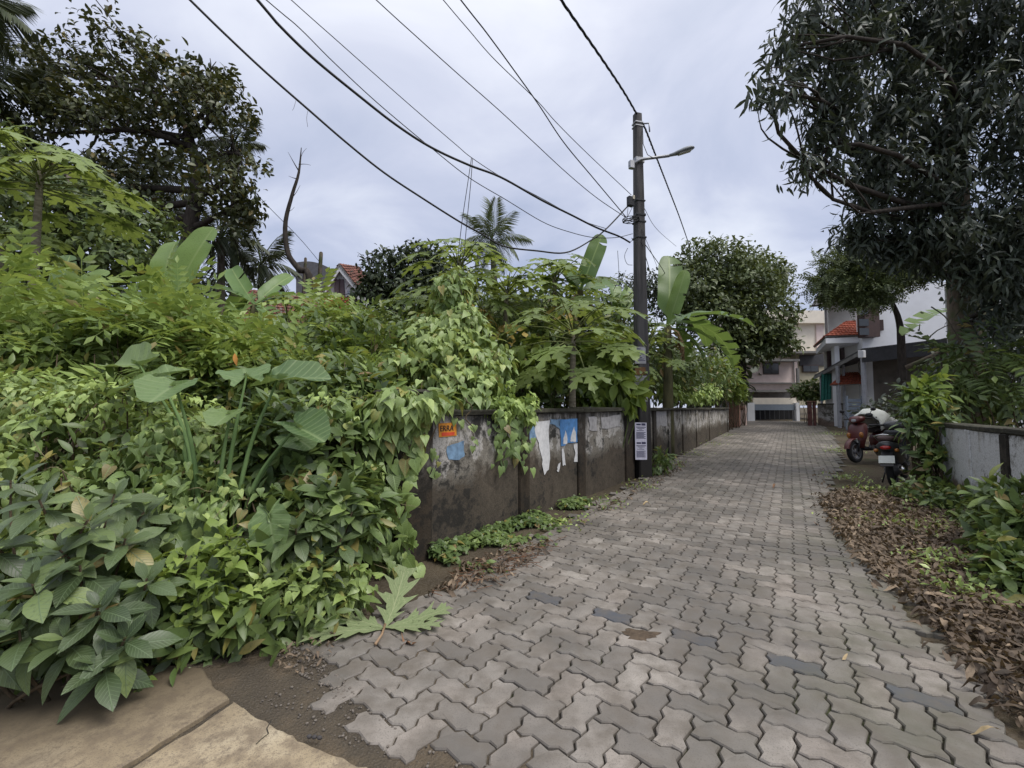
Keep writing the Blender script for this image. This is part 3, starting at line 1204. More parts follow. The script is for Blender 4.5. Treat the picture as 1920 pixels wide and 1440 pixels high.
def bush(name, label, cat, lobes, n, tpl, size, leafm, stemm, per=6, spread=.06, hang=.25, outw=.8, inner=.4, mode='cluster', group=None, stems=5, base=None, power=.5, kind=None, gap=None):
    c0 = lobes[0][0]
    if base is None:
        base = (c0[0], c0[1], gz(c0[1]))
    root = thing(name, label, cat, base, group)
    if kind: root['kind'] = kind
    P, O = lobe_points(lobes, n, inner, power, gap)
    ok = P[:, 2] > np.array([gz(y) for y in P[:, 1]]) + .01
    P, O = P[ok], O[ok]
    if mode == 'hang':
        ts = (T_HEART, T_HEART_B, T_HEART_C) if tpl is T_HEART else (tpl,)
        w = RNG.integers(0, len(ts), len(P))
        pr = merge([hang_leaves(P[w == i], O[w == i], ts[i], size) for i in range(len(ts))])
    else:
        pr = cluster_leaves(P, O, per, spread, tpl, size, hang, outw)
    sm = MB()
    for c_, r_ in lobes:
        for _ in range(stems):
            f = Vector((c_[0] + random.uniform(-.3, .3) * r_[0], c_[1] + random.uniform(-.3, .3) * r_[1], gz(c_[1]) - .03))
            e_ = Vector(rdir(1)[0])
            e_ = Vector((c_[0] + e_.x * r_[0] * .8, c_[1] + e_.y * r_[1] * .8, c_[2] + abs(e_.z) * r_[2] * .8))
            limb(sm, f, e_, .016, .004, 5, .06, 5)
    if stems: tag(sm.build('stems', stemm, root), kind='stuff')
    leafy('foliage', [pr], leafm, root)
    return root


# leaf and bark materials
M_VINE = leaf_mat('creeper_leaf', (.045, .085, .024), (.105, .17, .045), (.27, .35, .11), .38, gain=1.52, old=True)
M_VINE_BIG = leaf_mat('creeper_leaf_veined', (.04, .075, .022), (.105, .168, .048), (.28, .36, .12), .38, vein='rib', vcol=(.19, .27, .10), gain=1.52, old=True)
M_VINE_OBJ = leaf_mat('creeper_leaf_single', (.045, .08, .024), (.11, .175, .05), (.25, .33, .11), .38, vein='rib', vcol=(.19, .27, .10), per_object=True, gain=1.52, old=True)
M_VINE_LT = leaf_mat('pale_creeper_leaf', (.11, .18, .045), (.18, .265, .07), (.27, .36, .11), .5, gain=1.52)
M_SHRUB = leaf_mat('shrub_leaf', (.026, .048, .022), (.06, .10, .042), (.19, .27, .095), .38, vein='rib', vcol=(.14, .20, .10), per_object=True, transl=.16, gain=.98, old=True)
M_SHRUB_MASS = leaf_mat('shrub_leaf_mass', (.03, .055, .022), (.075, .125, .042), (.18, .26, .075), .4, transl=.25, gain=1.3, old=True)
M_PINN = leaf_mat('compound_leaf', (.08, .135, .035), (.135, .205, .055), (.22, .30, .085), .45, transl=.33, gain=1.52, old=True)
M_LIGHT = leaf_mat('fresh_leaf', (.10, .17, .035), (.16, .25, .05), (.24, .33, .07), .5, transl=.35, gain=1.15)
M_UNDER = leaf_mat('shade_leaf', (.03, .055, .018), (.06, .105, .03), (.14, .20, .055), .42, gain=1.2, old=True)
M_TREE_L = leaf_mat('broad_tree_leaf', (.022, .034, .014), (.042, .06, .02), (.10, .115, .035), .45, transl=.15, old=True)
M_TREE_R = leaf_mat('veil_tinted_mango_leaf', (.022, .034, .030), (.040, .060, .048), (.075, .10, .062), .5, transl=.2)  # bluish lift in the leaf colour stands for lens veil
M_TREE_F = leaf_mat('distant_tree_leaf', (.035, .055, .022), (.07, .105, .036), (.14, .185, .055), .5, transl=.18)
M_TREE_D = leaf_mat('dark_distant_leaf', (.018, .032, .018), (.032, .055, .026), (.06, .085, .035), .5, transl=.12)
M_PAPAYA = leaf_mat('papaya_leaf', (.085, .14, .036), (.135, .21, .052), (.22, .30, .075), .45, vein='rib', vcol=(.22, .28, .1), per_object=True, transl=.34, gain=1.15)
M_PAPAYA_Y = leaf_mat('yellowing_papaya_leaf', (.36, .27, .045), (.45, .33, .06), (.5, .4, .1), .5, vein='rib', vcol=(.5, .42, .16), per_object=True)
M_BANANA = leaf_mat('banana_leaf', (.065, .135, .045), (.105, .20, .06), (.18, .29, .08), .4, vein='ban', vcol=(.24, .33, .12), per_object=True, transl=.34, gain=1.1)
M_TARO = leaf_mat('taro_leaf', (.085, .165, .06), (.13, .225, .08), (.21, .31, .11), .45, vein='rib', vcol=(.25, .34, .15), per_object=True, transl=.28, gain=.92)
M_PALM = leaf_mat('palm_leaflet', (.035, .06, .025), (.055, .09, .035), (.11, .14, .06), .4, transl=.2)
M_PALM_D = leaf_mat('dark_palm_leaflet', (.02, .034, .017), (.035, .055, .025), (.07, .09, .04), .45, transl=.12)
M_DRY = leaf_mat('dry_leaf', (.022, .017, .012), (.07, .050, .034), (.31, .24, .165), .7, transl=.1)
M_DRY_P = leaf_mat('dry_banana_leaf', (.16, .10, .05), (.26, .17, .09), (.36, .27, .16), .75, transl=.15)
M_BARK = bark_mat('grey_brown_bark', (.045, .036, .028), (.15, .125, .10), moss=(.06, .075, .03))
M_BARK_D = bark_mat('dark_bark', (.02, .017, .014), (.06, .05, .042))
M_BARK_R = bark_mat('rough_bark', (.06, .045, .034), (.185, .15, .115), moss=(.07, .085, .035))
M_STEM = bark_mat('green_stem', (.06, .085, .03), (.12, .15, .055), scale=20)
M_STEM_B = bark_mat('brown_stem', (.05, .038, .025), (.12, .09, .055), scale=25)
M_TAROSTEM = bark_mat('taro_stalk', (.10, .17, .06), (.17, .26, .10), scale=12)
M_PAPBARK = bark_mat('papaya_bark', (.10, .085, .06), (.26, .235, .18), scale=9, stretch=3.5)
M_BANSTEM = bark_mat('banana_stem', (.05, .05, .025), (.14, .13, .065), scale=7)

# ================================================================== TREES BEHIND
def T(px, py, Y, r):
    return (at(px, py, Y), r)


def base_at(px, Y):
    d = ray(px, 764)
    x = d.x * Y / d.y
    return Vector((x, Y, gz(Y) - .05))


# big dark broadleaf tree, left
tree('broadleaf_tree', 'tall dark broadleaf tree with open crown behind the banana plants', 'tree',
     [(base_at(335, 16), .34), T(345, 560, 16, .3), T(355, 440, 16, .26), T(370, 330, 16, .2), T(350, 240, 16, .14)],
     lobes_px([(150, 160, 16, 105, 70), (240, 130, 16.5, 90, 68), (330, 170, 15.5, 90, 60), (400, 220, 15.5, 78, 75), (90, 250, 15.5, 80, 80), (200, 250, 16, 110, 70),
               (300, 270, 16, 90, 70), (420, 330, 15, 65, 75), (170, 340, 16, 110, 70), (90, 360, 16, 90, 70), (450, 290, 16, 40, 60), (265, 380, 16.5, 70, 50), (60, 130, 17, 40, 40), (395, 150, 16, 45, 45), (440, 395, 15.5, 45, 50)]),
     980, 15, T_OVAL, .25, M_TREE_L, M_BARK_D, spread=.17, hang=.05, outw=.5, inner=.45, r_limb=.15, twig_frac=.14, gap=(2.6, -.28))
tree('broadleaf_tree', 'leafy green tree at the far left edge behind the papaya', 'tree',
     [(base_at(110, 11), .2), T(110, 520, 11, .17), T(120, 420, 11, .12), T(130, 330, 11, .06)],
     lobes_px([(60, 380, 11, 110, 60), (180, 400, 11, 90, 60), (40, 470, 10.5, 100, 60), (170, 480, 10.5, 100, 60), (270, 450, 11.5, 60, 70), (-40, 300, 11, 80, 80)]),
     1000, 9, T_OVAL, .2, leaf_mat('mid_tree_leaf', (.045, .08, .025), (.075, .125, .035), (.14, .19, .055), .45), M_BARK, spread=.12, r_limb=.07)

# bare dead tree
root = thing('dead_tree', 'bare crooked dead tree standing against the sky', 'tree', base_at(575, 14))
b = MB()
dp = [(560, 640), (582, 540), (560, 505), (540, 475), (535, 420), (548, 365), (560, 325), (565, 277)]
q = [at(x, y, 14) for x, y in dp]
q[0] = base_at(575, 14)
P_ = spline([tuple(a) + (r,) for a, r in zip(q, (.13, .11, .10, .085, .07, .055, .04, .012))], 30)
b.tube([Vector(a[:3]) for a in P_], [float(a[3]) for a in P_], 7)
b.build('trunk', M_BARK_D, root)
for a, c_, r in (((560, 320), (540, 285), .022), ((560, 308), (583, 310), .014), ((556, 335), (541, 330), .016), ((546, 372), (563, 347), .014), ((537, 400), (552, 388), .01), ((564, 300), (575, 278), .01)):
    k = MB()
    limb(k, at(*a, 14), at(*c_, 14), r, .004, 4, .05, 5)
    k.build('branch', M_BARK_D, root)

# dark tree behind the creeper tower, with the house to its left
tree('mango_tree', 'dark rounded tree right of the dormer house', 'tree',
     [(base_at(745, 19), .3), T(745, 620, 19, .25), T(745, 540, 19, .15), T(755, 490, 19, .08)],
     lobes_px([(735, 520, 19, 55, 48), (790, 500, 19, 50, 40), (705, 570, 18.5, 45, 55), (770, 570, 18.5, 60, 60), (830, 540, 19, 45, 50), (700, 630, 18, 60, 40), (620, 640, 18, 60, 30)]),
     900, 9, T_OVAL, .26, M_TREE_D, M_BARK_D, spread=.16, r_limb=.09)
# tree by the far end of the wall
tree('mango_tree', 'large rounded green tree overhanging the far end of the lane', 'tree',
     [(base_at(1392, 24.5), .2), T(1392, 690, 24.5, .2), T(1385, 630, 24.5, .2), T(1375, 560, 24.5, .12)],
     lobes_px([(1335, 495, 24, 70, 48), (1300, 540, 23.5, 55, 55), (1385, 540, 24, 70, 60), (1425, 590, 24, 60, 55), (1340, 590, 23.5, 75, 50), (1445, 635, 24, 45, 32), (1395, 640, 23.5, 55, 35), (1440, 525, 25, 35, 40), (1420, 640, 24, 50, 30), (1465, 650, 24.5, 28, 20)]),
     2100, 9, T_OVAL, .27, M_TREE_F, M_BARK_D, spread=.2, r_limb=.10, hang=.3, gap=(2.2, -.45))
tree('feathery_tree', 'pale thin leaved tree rising behind the rounded tree', 'tree',
     [(base_at(1440, 33), .2), T(1440, 640, 33, .16), T(1442, 540, 33, .08)],
     lobes_px([(1420, 510, 33, 32, 40), (1450, 530, 33, 30, 45), (1395, 490, 33, 30, 28)]),
     420, 9, T_OVAL, .25, M_TREE_F, M_BARK_D, spread=.2, r_limb=.06)
tree('broadleaf_tree', 'low dark trees glimpsed between the pole and banana', 'tree',
     [(base_at(1170, 34), .2), T(1170, 640, 34, .16), T(1170, 580, 34, .08)],
     lobes_px([(1175, 545, 34, 40, 28), (1215, 535, 34, 32, 24), (1130, 585, 34, 50, 30), (1250, 560, 34, 40, 45), (1010, 590, 36, 60, 25)]),
     500, 8, T_OVAL, .3, M_TREE_D, M_BARK_D, spread=.25, r_limb=.08)
# distant masses closing the view
for nm, lb, L in (('broadleaf_tree', 'dark tree far behind the house, left of the palms', [(330, 560, 30, 90, 60), (430, 545, 31, 70, 40), (250, 600, 30, 80, 50), (520, 590, 32, 60, 40)]),
                  ('broadleaf_tree', 'dark distant tree hidden low behind the coconut palm', [(880, 590, 38, 80, 40), (980, 600, 38, 70, 30), (800, 620, 38, 60, 40)]),
                  ('broadleaf_tree', 'distant dark tree at the far left edge', [(60, 560, 30, 120, 60), (-60, 540, 30, 90, 70), (170, 580, 29, 80, 50)])):
    x0, Y0 = L[0][0], L[0][2]
    tree(nm, lb, 'tree', [(base_at(x0, Y0), .25), T(x0, 680, Y0, .2), T(x0, 600, Y0, .1)], lobes_px(L), 500, 9, T_OVAL, .36, M_TREE_D, M_BARK_D, spread=.3, r_limb=.1)

bush('far_treeline', 'dim distant treeline closing the view behind the plots', 'trees', lobes_px([(x, 690 + 12 * math.sin(x * .05), 34 + 4 * math.sin(x * .013), 95, 60 + 14 * math.sin(x * .031), 2.5) for x in range(-300, 1400, 95)] + [(1620, 690, 40, 90, 80, 3), (1780, 660, 40, 120, 100, 3), (1950, 660, 38, 150, 130, 3), (2150, 660, 38, 150, 130, 3), (2400, 660, 36, 180, 140, 3), (2700, 660, 34, 200, 140, 3), (1300, 715, 24, 50, 45, 2), (1350, 720, 25, 45, 40, 2)], 1.0), 14000, T_OVAL, .8, M_TREE_D, M_BARK_D, per=1, stems=1, inner=.2, kind='stuff')

# small tree growing over the carport roof, right
tree('feathery_tree', 'small dark feathery tree in front of the white house', 'tree',
     [(base_at(1692, 18), .16), T(1690, 650, 18, .14), T(1685, 600, 18, .11), T(1670, 560, 18, .07)],
     lobes_px([(1620, 500, 18, 75, 32), (1580, 530, 18, 55, 28), (1700, 495, 17.5, 70, 30), (1630, 545, 17.5, 45, 22), (1610, 470, 18, 50, 20)]),
     700, 5, T_PINN, .5, M_TREE_F, M_BARK_D, spread=.16, r_limb=.07, hang=.3, gap=(2.5, -.3))

# big overhanging tree on the right of the lane
RT = 8.4
tree('mango_tree', 'large dark mango tree overhanging the lane on the right', 'tree',
     [(base_at(1822, RT), .34), T(1816, 760, RT, .26), T(1808, 600, RT, .235), T(1800, 480, RT, .215), T(1792, 330, RT, .19), T(1790, 150, RT, .17), T(1800, -60, RT, .1)],
     lobes_px([(1560, 90, 6.5, 95, 90), (1650, 60, 7, 110, 90), (1760, 60, 7, 120, 100), (1880, 80, 7, 120, 120), (1560, 215, 6.3, 65, 60), (1650, 190, 6.8, 95, 80), (1760, 210, 7, 110, 95),
               (1650, 310, 7, 75, 75), (1735, 340, 7.2, 95, 85), (1640, 395, 7.2, 55, 45), (1720, 440, 7.4, 80, 55), (1880, 240, 6.8, 100, 100), (1930, 380, 6.8, 90, 90), (1520, 30, 6, 60, 55), (1500, 165, 5.9, 45, 42),
               (1850, 460, 7.0, 75, 50), (1790, 430, 6.8, 60, 40), (1900, 480, 7, 60, 60), (1880, 540, 7.2, 40, 35), (1600, 440, 7.4, 35, 30), (1740, 485, 8, 50, 24), (1690, 465, 7.4, 55, 36), (1640, 450, 7.3, 45, 30), (1880, 610, 7.4, 50, 60), (1935, 560, 7.2, 60, 90), (1850, 500, 7.0, 50, 45), (1620, -90, 6.5, 140, 90), (1800, -120, 7, 170, 100), (2050, 100, 7, 150, 250), (1980, -150, 7, 160, 150), (1540, 290, 6.3, 38, 34), (1445, 190, 5.7, 26, 40), (1500, 310, 6.1, 26, 28), (1470, 90, 5.8, 26, 26), (1425, 165, 5.5, 14, 20)]),
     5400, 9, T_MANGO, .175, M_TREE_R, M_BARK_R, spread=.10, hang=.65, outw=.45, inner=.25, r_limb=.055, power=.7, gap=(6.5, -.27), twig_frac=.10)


# ---- palms
def frond_mesh(name, L, n, droop, ll, mats, lean=.35):
    """rachis with leaflets on both sides, along +Y, arching down"""
    V_, F_, U_, mi = [], [], [], []
    pts = [np.array((0, L * math.sin(min(1.5, droop * u + .02)) / max(droop, .3) if False else L * u * (1 - .22 * droop * u), L * (.18 * u - droop * .62 * u * u))) for u in np.linspace(0, 1, 12)]
    for i in range(11):
        w0, w1 = .035 * (1 - i / 11) + .006, .035 * (1 - (i + 1) / 11) + .006
        b = len(V_)
        for p_, w in ((pts[i], w0), (pts[i + 1], w1)):
            V_ += [tuple(p_ + (-w, 0, 0)), tuple(p_ + (w, 0, 0)), tuple(p_ + (0, 0, -w * 1.2))]
            U_ += [(.5, 0)] * 3
        for a, c_ in ((0, 1), (1, 2), (2, 0)):
            F_ += [(b + a, b + c_, b + c_ + 3), (b + a, b + c_ + 3, b + a + 3)]
            mi += [1, 1]
    P_ = np.array(pts)
    for k in range(n):
        u = .1 + .9 * k / (n - 1)
        f = u * 11
        i = min(int(f), 10)
        p_ = P_[i] + (P_[i + 1] - P_[i]) * (f - i)
        d = P_[i + 1] - P_[i]
        d /= np.linalg.norm(d)
        l_ = ll * (.55 + .75 * math.sin(math.pi * min(1, u * .9 + .12))) * random.uniform(.85, 1.1)
        for sg_ in (-1, 1):
            ax = np.array((sg_ * 1.0, 0, -.35 - .5 * random.random())) + d * (.5 + lean * u)
            ax /= np.linalg.norm(ax)
            wd = np.cross(ax, (0, 0, 1))
            wd /= np.linalg.norm(wd)
            w = .028 + .012 * l_
            b = len(V_)
            q0 = p_
            q1 = p_ + ax * l_ * .5 + np.array((0, 0, -.03 * l_))
            q2 = p_ + ax * l_ + np.array((0, 0, -.32 * l_))
            V_ += [tuple(q0), tuple(q1 + wd * w), tuple(q1 - wd * w), tuple(q2)]
            U_ += [(.5, 0), (1, .5), (0, .5), (.5, 1)]
            F_ += [(b, b + 1, b + 2), (b + 1, b + 3, b + 2)]
            mi += [0, 0]
    return tri_mesh(name, V_, F_, mats, U_, midx=mi)


def orient(o, pos, ax, up, s=1.0):
    y = Vector(ax).normalized()
    x = y.cross(Vector(up))
    x.normalize()
    z = x.cross(y)
    M = Matrix((x, y, z)).transposed().to_4x4()
    o.matrix_basis = Matrix.Translation(Vector(pos)) @ M @ Matrix.Diagonal((s, s, s, 1)).to_4x4()


def put(name, me, parent, pos, ax, up=(0, 0, 1), s=1.0):
    o = link(name, me, parent)
    orient(o, pos, ax, up, s)
    return o


def palm(name, label, px, Y, top_py, n, L, leaflets, ll, lm, r=.16, lean=0, elev=(75, -35), group=None):
    bs = base_at(px + lean, Y)
    tp = at(px, top_py, Y)
    root = thing(name, label, 'palm tree', bs, group)
    b = MB()
    q = [bs.lerp(tp, u) + Vector((math.sin(u * 3.1) * lean * .004, 0, 0)) for u in np.linspace(0, 1, 9)]
    b.tube(q, [r * (1.25 - .45 * u) for u in np.linspace(0, 1, 9)], 9)
    b.build('trunk', M_BARK, root)
    ms = [frond_mesh('frond', L, leaflets, dr, ll, [lm, M_STEM]) for dr in (.55, .85, 1.15)]
    for k in range(n):
        u = k / n
        el = R(elev[0] + (elev[1] - elev[0]) * u + random.uniform(-6, 6))
        az = k * 2.399 + random.uniform(-.2, .2)
        put('frond', ms[min(2, int(u * 3))], root, tp + Vector((0, 0, .1)), (math.cos(az) * math.cos(el), math.sin(az) * math.cos(el), math.sin(el)), (0, 0, 1) if abs(el) < 1.3 else (math.cos(az), math.sin(az), -.2), random.uniform(.85, 1.1))
    return root


palm('coconut_palm', 'coconut palm with drooping fronds above the central plants', 922, 40, 452, 19, 3.9, 34, 1.1, M_PALM, r=.3, lean=18, elev=(80, -40))
palm('areca_palm', 'dark palm with feathery fronds under the tall tree, above the banana', 415, 17, 450, 15, 2.1, 26, .6, M_PALM_D, elev=(70, -30))
palm('areca_palm', 'dark palm low beside the dead tree', 490, 19, 500, 14, 2.0, 26, .55, M_PALM_D, elev=(70, -35))
palm('areca_palm', 'palm with pale fronds poking out beside the tall dark tree', 440, 18, 270, 12, 1.4, 22, .5, M_PALM_D, elev=(60, -60))
palm('areca_palm', 'dark palm inside the tall tree behind its trunk', 290, 19, 345, 14, 2.4, 26, .6, M_PALM_D, elev=(65, -45))
palm('coconut_palm', 'coconut palm whose fronds hang in at the upper left corner', -70, 14, 150, 18, 2.6, 34, .8, M_PALM_D, r=.2, elev=(70, -55))
palm('coconut_palm', 'coconut palm leaning out of frame above the left corner', -75, 12, 10, 14, 2.0, 30, .7, M_PALM_D, r=.2, elev=(70, -45))


# ---- banana plants
def banana_leaf(L, W, curl, tears, seed, fold=.25):
    rg = random.Random(seed)
    n = 26
    V_, F_, U_ = [], [], []
    prev = None
    y = z = 0.0
    ang = 0.0
    cuts = {1: set(), -1: set()}
    for _ in range(tears):
        cuts[rg.choice((1, -1))].add(rg.randrange(3, n - 3))
    rows = []
    for i in range(n + 1):
        t_ = i / n
        rows.append((y, z, ang))
        ang = -curl * t_ * 1.5
        y += L / n * math.cos(ang)
        z += L / n * math.sin(ang)
    pet = .13
    for i in range(n + 1):
        t_ = i / n
        y, z, a = rows[i]
        if t_ < pet:
            w = .022
        else:
            u = (t_ - pet) / (1 - pet)
            w = W * .5 * (min(1, (u / .13)) ** .6) * (max(0, 1 - max(0, (u - .62) / .38) ** 2.2)) ** .55 + .012
        nz_ = math.cos(a)
        ny = -math.sin(a)
        for sgn in (-1, 0, 1):
            fl = fold * w * abs(sgn) + (.007 * math.sin(i * .9 + sgn) if sgn else 0) * (w > .05)
            V_.append((sgn * w, y + ny * fl, z + nz_ * fl))
            U_.append((.5 + sgn * .5, t_))
    for i in range(n):
        a = 3 * i
        for sgn in (-1, 1):
            o_, k = (a, a + 1) if sgn < 0 else (a + 1, a + 2)
            if i in cuts[sgn]:
                # a tear: the edge of this strip is pulled back to the rib
                e_ = a if sgn < 0 else a + 2
                b = len(V_)
                p0, p1 = np.array(V_[a + 1]), np.array(V_[e_])
                p2 = np.array(V_[e_ + 3])
                V_.append(tuple(p0 + (p1 - p0) * .9 + (0, -.01, -.05 * rg.random())))
                U_.append(U_[e_])
                F_.append((a + 1, b, a + 4) if sgn > 0 else (b, a + 1, a + 4))
                continue
            F_ += [(o_, k, k + 3), (o_, k + 3, o_ + 3)]
    return tri_mesh('leaf', V_, F_, M_BANANA, U_, smooth=True)


BL_UP = [banana_leaf(1.0, .27, .25, 1, 1, .3), banana_leaf(1.0, .22, .4, 2, 2, .4)]
BL_AR = [banana_leaf(1.0, .25, 1.0, 9, 3), banana_leaf(1.0, .23, 1.3, 12, 4), banana_leaf(1.0, .26, .8, 7, 5)]
me_dry = banana_leaf(1.0, .14, 1.6, 12, 6, .6)
me_dry.materials[0] = M_DRY_P


def banana(label, px, Y, top_py, leaves, dry=3, r=.1):
    """leaves: (tip px, tip py, depth change, kind); blades run from the stem top to the given tip"""
    bs, tp = base_at(px, Y), at(px, top_py, Y)
    root = thing('banana_plant', label, 'banana plant', bs)
    b = MB()
    q = [bs.lerp(tp, u) for u in np.linspace(0, 1, 8)]
    b.tube(q, [r * (1.15 - .5 * u) for u in np.linspace(0, 1, 8)], 10)
    b.build('stem', M_BANSTEM, root)
    for k, (tx, ty, dy, kind) in enumerate(leaves):
        tip = at(tx, ty, Y + dy)
        d = tip - tp
        if kind == 'u':
            put('leaf', BL_UP[k % 2], root, tp, d, (random.uniform(-.4, .4), -1, .25), d.length * 1.05)
        else:
            c_ = (1.0, 1.3, .8)[k % 3]
            lift = Vector((0, 0, d.length * (.34 + .12 * c_)))
            put('leaf', BL_AR[k % 3], root, tp, d + lift, (0, -.25, 1), d.length * 1.18)
    for k in range(dry):
        a = random.uniform(0, 6.28)
        put('dry_leaf', me_dry, root, tp - Vector((0, 0, .1 + .1 * k)), (math.cos(a), math.sin(a), .1), (0, 0, 1), random.uniform(.5, .9))
    return root


banana('banana plant with a broad upright bright leaf at the left', 312, 7.2, 600,
       [(372, 418, -.1, 'u'), (285, 425, .2, 'u'), (268, 520, .1, 'u'), (225, 505, -.4, 'a'), (190, 590, -.3, 'a'), (420, 590, .4, 'a'), (262, 600, -.5, 'a'), (330, 545, -.5, 'u')], 2)
banana('banana plant with long arching leaves before the tiled roof', 478, 7.0, 572,
       [(592, 535, .3, 'a'), (415, 480, .2, 'u'), (345, 525, -.2, 'a'), (565, 560, .6, 'a'), (420, 540, .6, 'a'), (545, 500, .4, 'u'), (375, 600, -.5, 'a'), (530, 640, -.5, 'a'), (600, 590, .2, 'a'), (400, 640, -.6, 'a')], 3)
banana('banana plant with drooping leaves at the far left, behind creeper', 110, 7.6, 570,
       [(120, 470, .2, 'u'), (60, 500, .2, 'a'), (30, 545, -.3, 'a'), (175, 530, -.2, 'a'), (190, 500, .3, 'u'), (140, 560, -.6, 'a')], 2)
banana('banana plant with one tall leaf pointing up left of the pole', 1088, 9.6, 545,
       [(1130, 437, -.2, 'u'), (1020, 500, .3, 'a'), (1050, 480, .5, 'u'), (1010, 470, .5, 'a'), (1150, 560, -.2, 'a'), (1165, 515, .6, 'u')], 2)
banana('large banana plant with wide arching leaves right of the pole', 1252, 10.8, 612,
       [(1262, 470, .3, 'u'), (1287, 505, -.5, 'u'), (1400, 585, -.6, 'a'), (1395, 640, .4, 'a'), (1345, 575, .8, 'a'), (1375, 670, -.4, 'a'), (1200, 610, .6, 'a'), (1228, 640, .5, 'a'), (1335, 690, -.3, 'a'), (1300, 660, .5, 'a')], 6, .13)
banana('banana plant partly hidden just left of the pole', 1160, 11, 600,
       [(1155, 520, .2, 'u'), (1120, 575, -.3, 'a'), (1185, 535, .2, 'u'), (1100, 600, .2, 'a'), (1210, 590, -.3, 'a')], 1)
banana('dark banana plant under the mango tree on the right', 1830, 10.0, 600,
       [(1722, 585, -.3, 'a'), (1880, 560, -.2, 'a'), (1870, 520, .3, 'u'), (1910, 620, -.3, 'a')], 3)
banana('banana plant in deep shade at the right edge', 1880, 9.5, 650,
       [(1820, 640, -.2, 'a'), (1960, 560, .2, 'u'), (1850, 560, .2, 'u'), (1930, 690, -.3, 'a'), (1800, 720, -.3, 'a'), (1990, 650, 0, 'a')], 2)


# ---- papaya trees
def papaya_leaf(seed, fine=8, lobes_=7, m=None, droop=.35):
    rg = random.Random(seed)
    V_, F_, U_ = [], [], []
    angs = [R(a) for a in ((-128, -84, -42, 0, 42, 84, 128) if lobes_ == 7 else (-100, -50, 0, 50, 100))]
    for li, a in enumerate(angs):
        L = (.66, .86, .96, 1.0, .96, .86, .66)[li] if lobes_ == 7 else (.8, .95, 1, .95, .8)[li]
        L *= rg.uniform(.93, 1.05)
        ca, sa = math.cos(a), math.sin(a)
        b = len(V_)
        for i in range(fine + 1):
            t_ = i / fine
            # side lobes: teeth that point forward
            tooth = (.085 if i % 2 else .235) * math.sin(math.pi * min(1, .22 + t_ * .78)) ** .8
            w = L * (tooth if t_ > .22 else .10 + .14 * t_)
            if i == fine:
                w = .004
            sh = .10 * L if (i % 2 == 0 and 0 < i < fine) else 0
            for sgn in (-1, 0, 1):
                yy = L * t_ + (sh if sgn else 0)
                xx = sgn * w
                zz = -droop * (yy * yy) * .8 + .10 * abs(xx) + (.02 * math.sin(i * 2 + li) if sgn else 0) + .0015 * li
                V_.append((xx * ca + yy * sa, -xx * sa + yy * ca, zz))
                U_.append((.5 + .5 * sgn, t_))
        for i in range(fine):
            k = b + 3 * i
            F_ += [(k, k + 1, k + 4), (k, k + 4, k + 3), (k + 1, k + 2, k + 5), (k + 1, k + 5, k + 4)]
    return tri_mesh('leaf', V_, F_, m or M_PAPAYA, U_, smooth=False)


PL = [papaya_leaf(k, 8, 7) for k in (1, 2, 3)]
PLY = papaya_leaf(9, 8, 7, M_PAPAYA_Y, .9)
for me in PL + [PLY]:
    me.name = 'papaya_blade'
M_PETIOLE = bark_mat('papaya_petiole', (.13, .16, .06), (.22, .24, .10), scale=10)


def papaya(label, px, Y, top_py, n, pet, size, r=.07, base_px=None, low=-25, high=62, yellow=0, trunk_top=None):
    tp = at(px, top_py, Y)
    bs = base_at(px if base_px is None else base_px, Y)
    root = thing('papaya_tree', label, 'papaya tree', bs)
    b = MB()
    pts = spline([tuple(bs) + (r * 1.25,), tuple(bs.lerp(tp, .5) + Vector((random.uniform(-.06, .06), 0, 0))) + (r,), tuple(tp) + (r * .6,)], 10)
    b.tube([Vector(q[:3]) for q in pts], [float(q[3]) for q in pts], 9)
    b.build('trunk', M_PAPBARK, root)
    for k in range(n):
        u = (k + .5) / n
        el = R(high + (low - high) * u + random.uniform(-7, 7))
        az = k * 2.399 + random.uniform(-.25, .25)
        d = Vector((math.cos(az) * math.cos(el), math.sin(az) * math.cos(el), math.sin(el)))
        pl = pet * random.uniform(.75, 1.1) * (.55 + .45 * min(1, u * 2))
        s0 = tp - Vector((0, 0, .30 * u))
        e_ = s0 + d * pl + Vector((0, 0, -.10 * pl))
        yl = k >= n - yellow
        s = size * random.uniform(.8, 1.12) * (.75 + .25 * min(1, u * 2.5))
        if 1172 < proj(*e_)[0] < 1232 and e_.y < 8.3: continue
        lf = put('leaf', PLY if yl else random.choice(PL), root, e_, Vector((d.x, d.y, -.15 - .35 * u + random.uniform(-.15, .2))) + Vector(rdir(1)[0]) * .15, Vector((-d.x * .25, -d.y * .25 - .2, 1)) + Vector(rdir(1)[0]) * .2, s)
        k_ = MB()
        m_ = s0.lerp(e_, .5) + Vector((0, 0, .06 * pl))
        k_.tube([s0, m_, e_], [.014, .010, .007], 5)
        k_.build('petiole', M_PETIOLE, root)
    return root


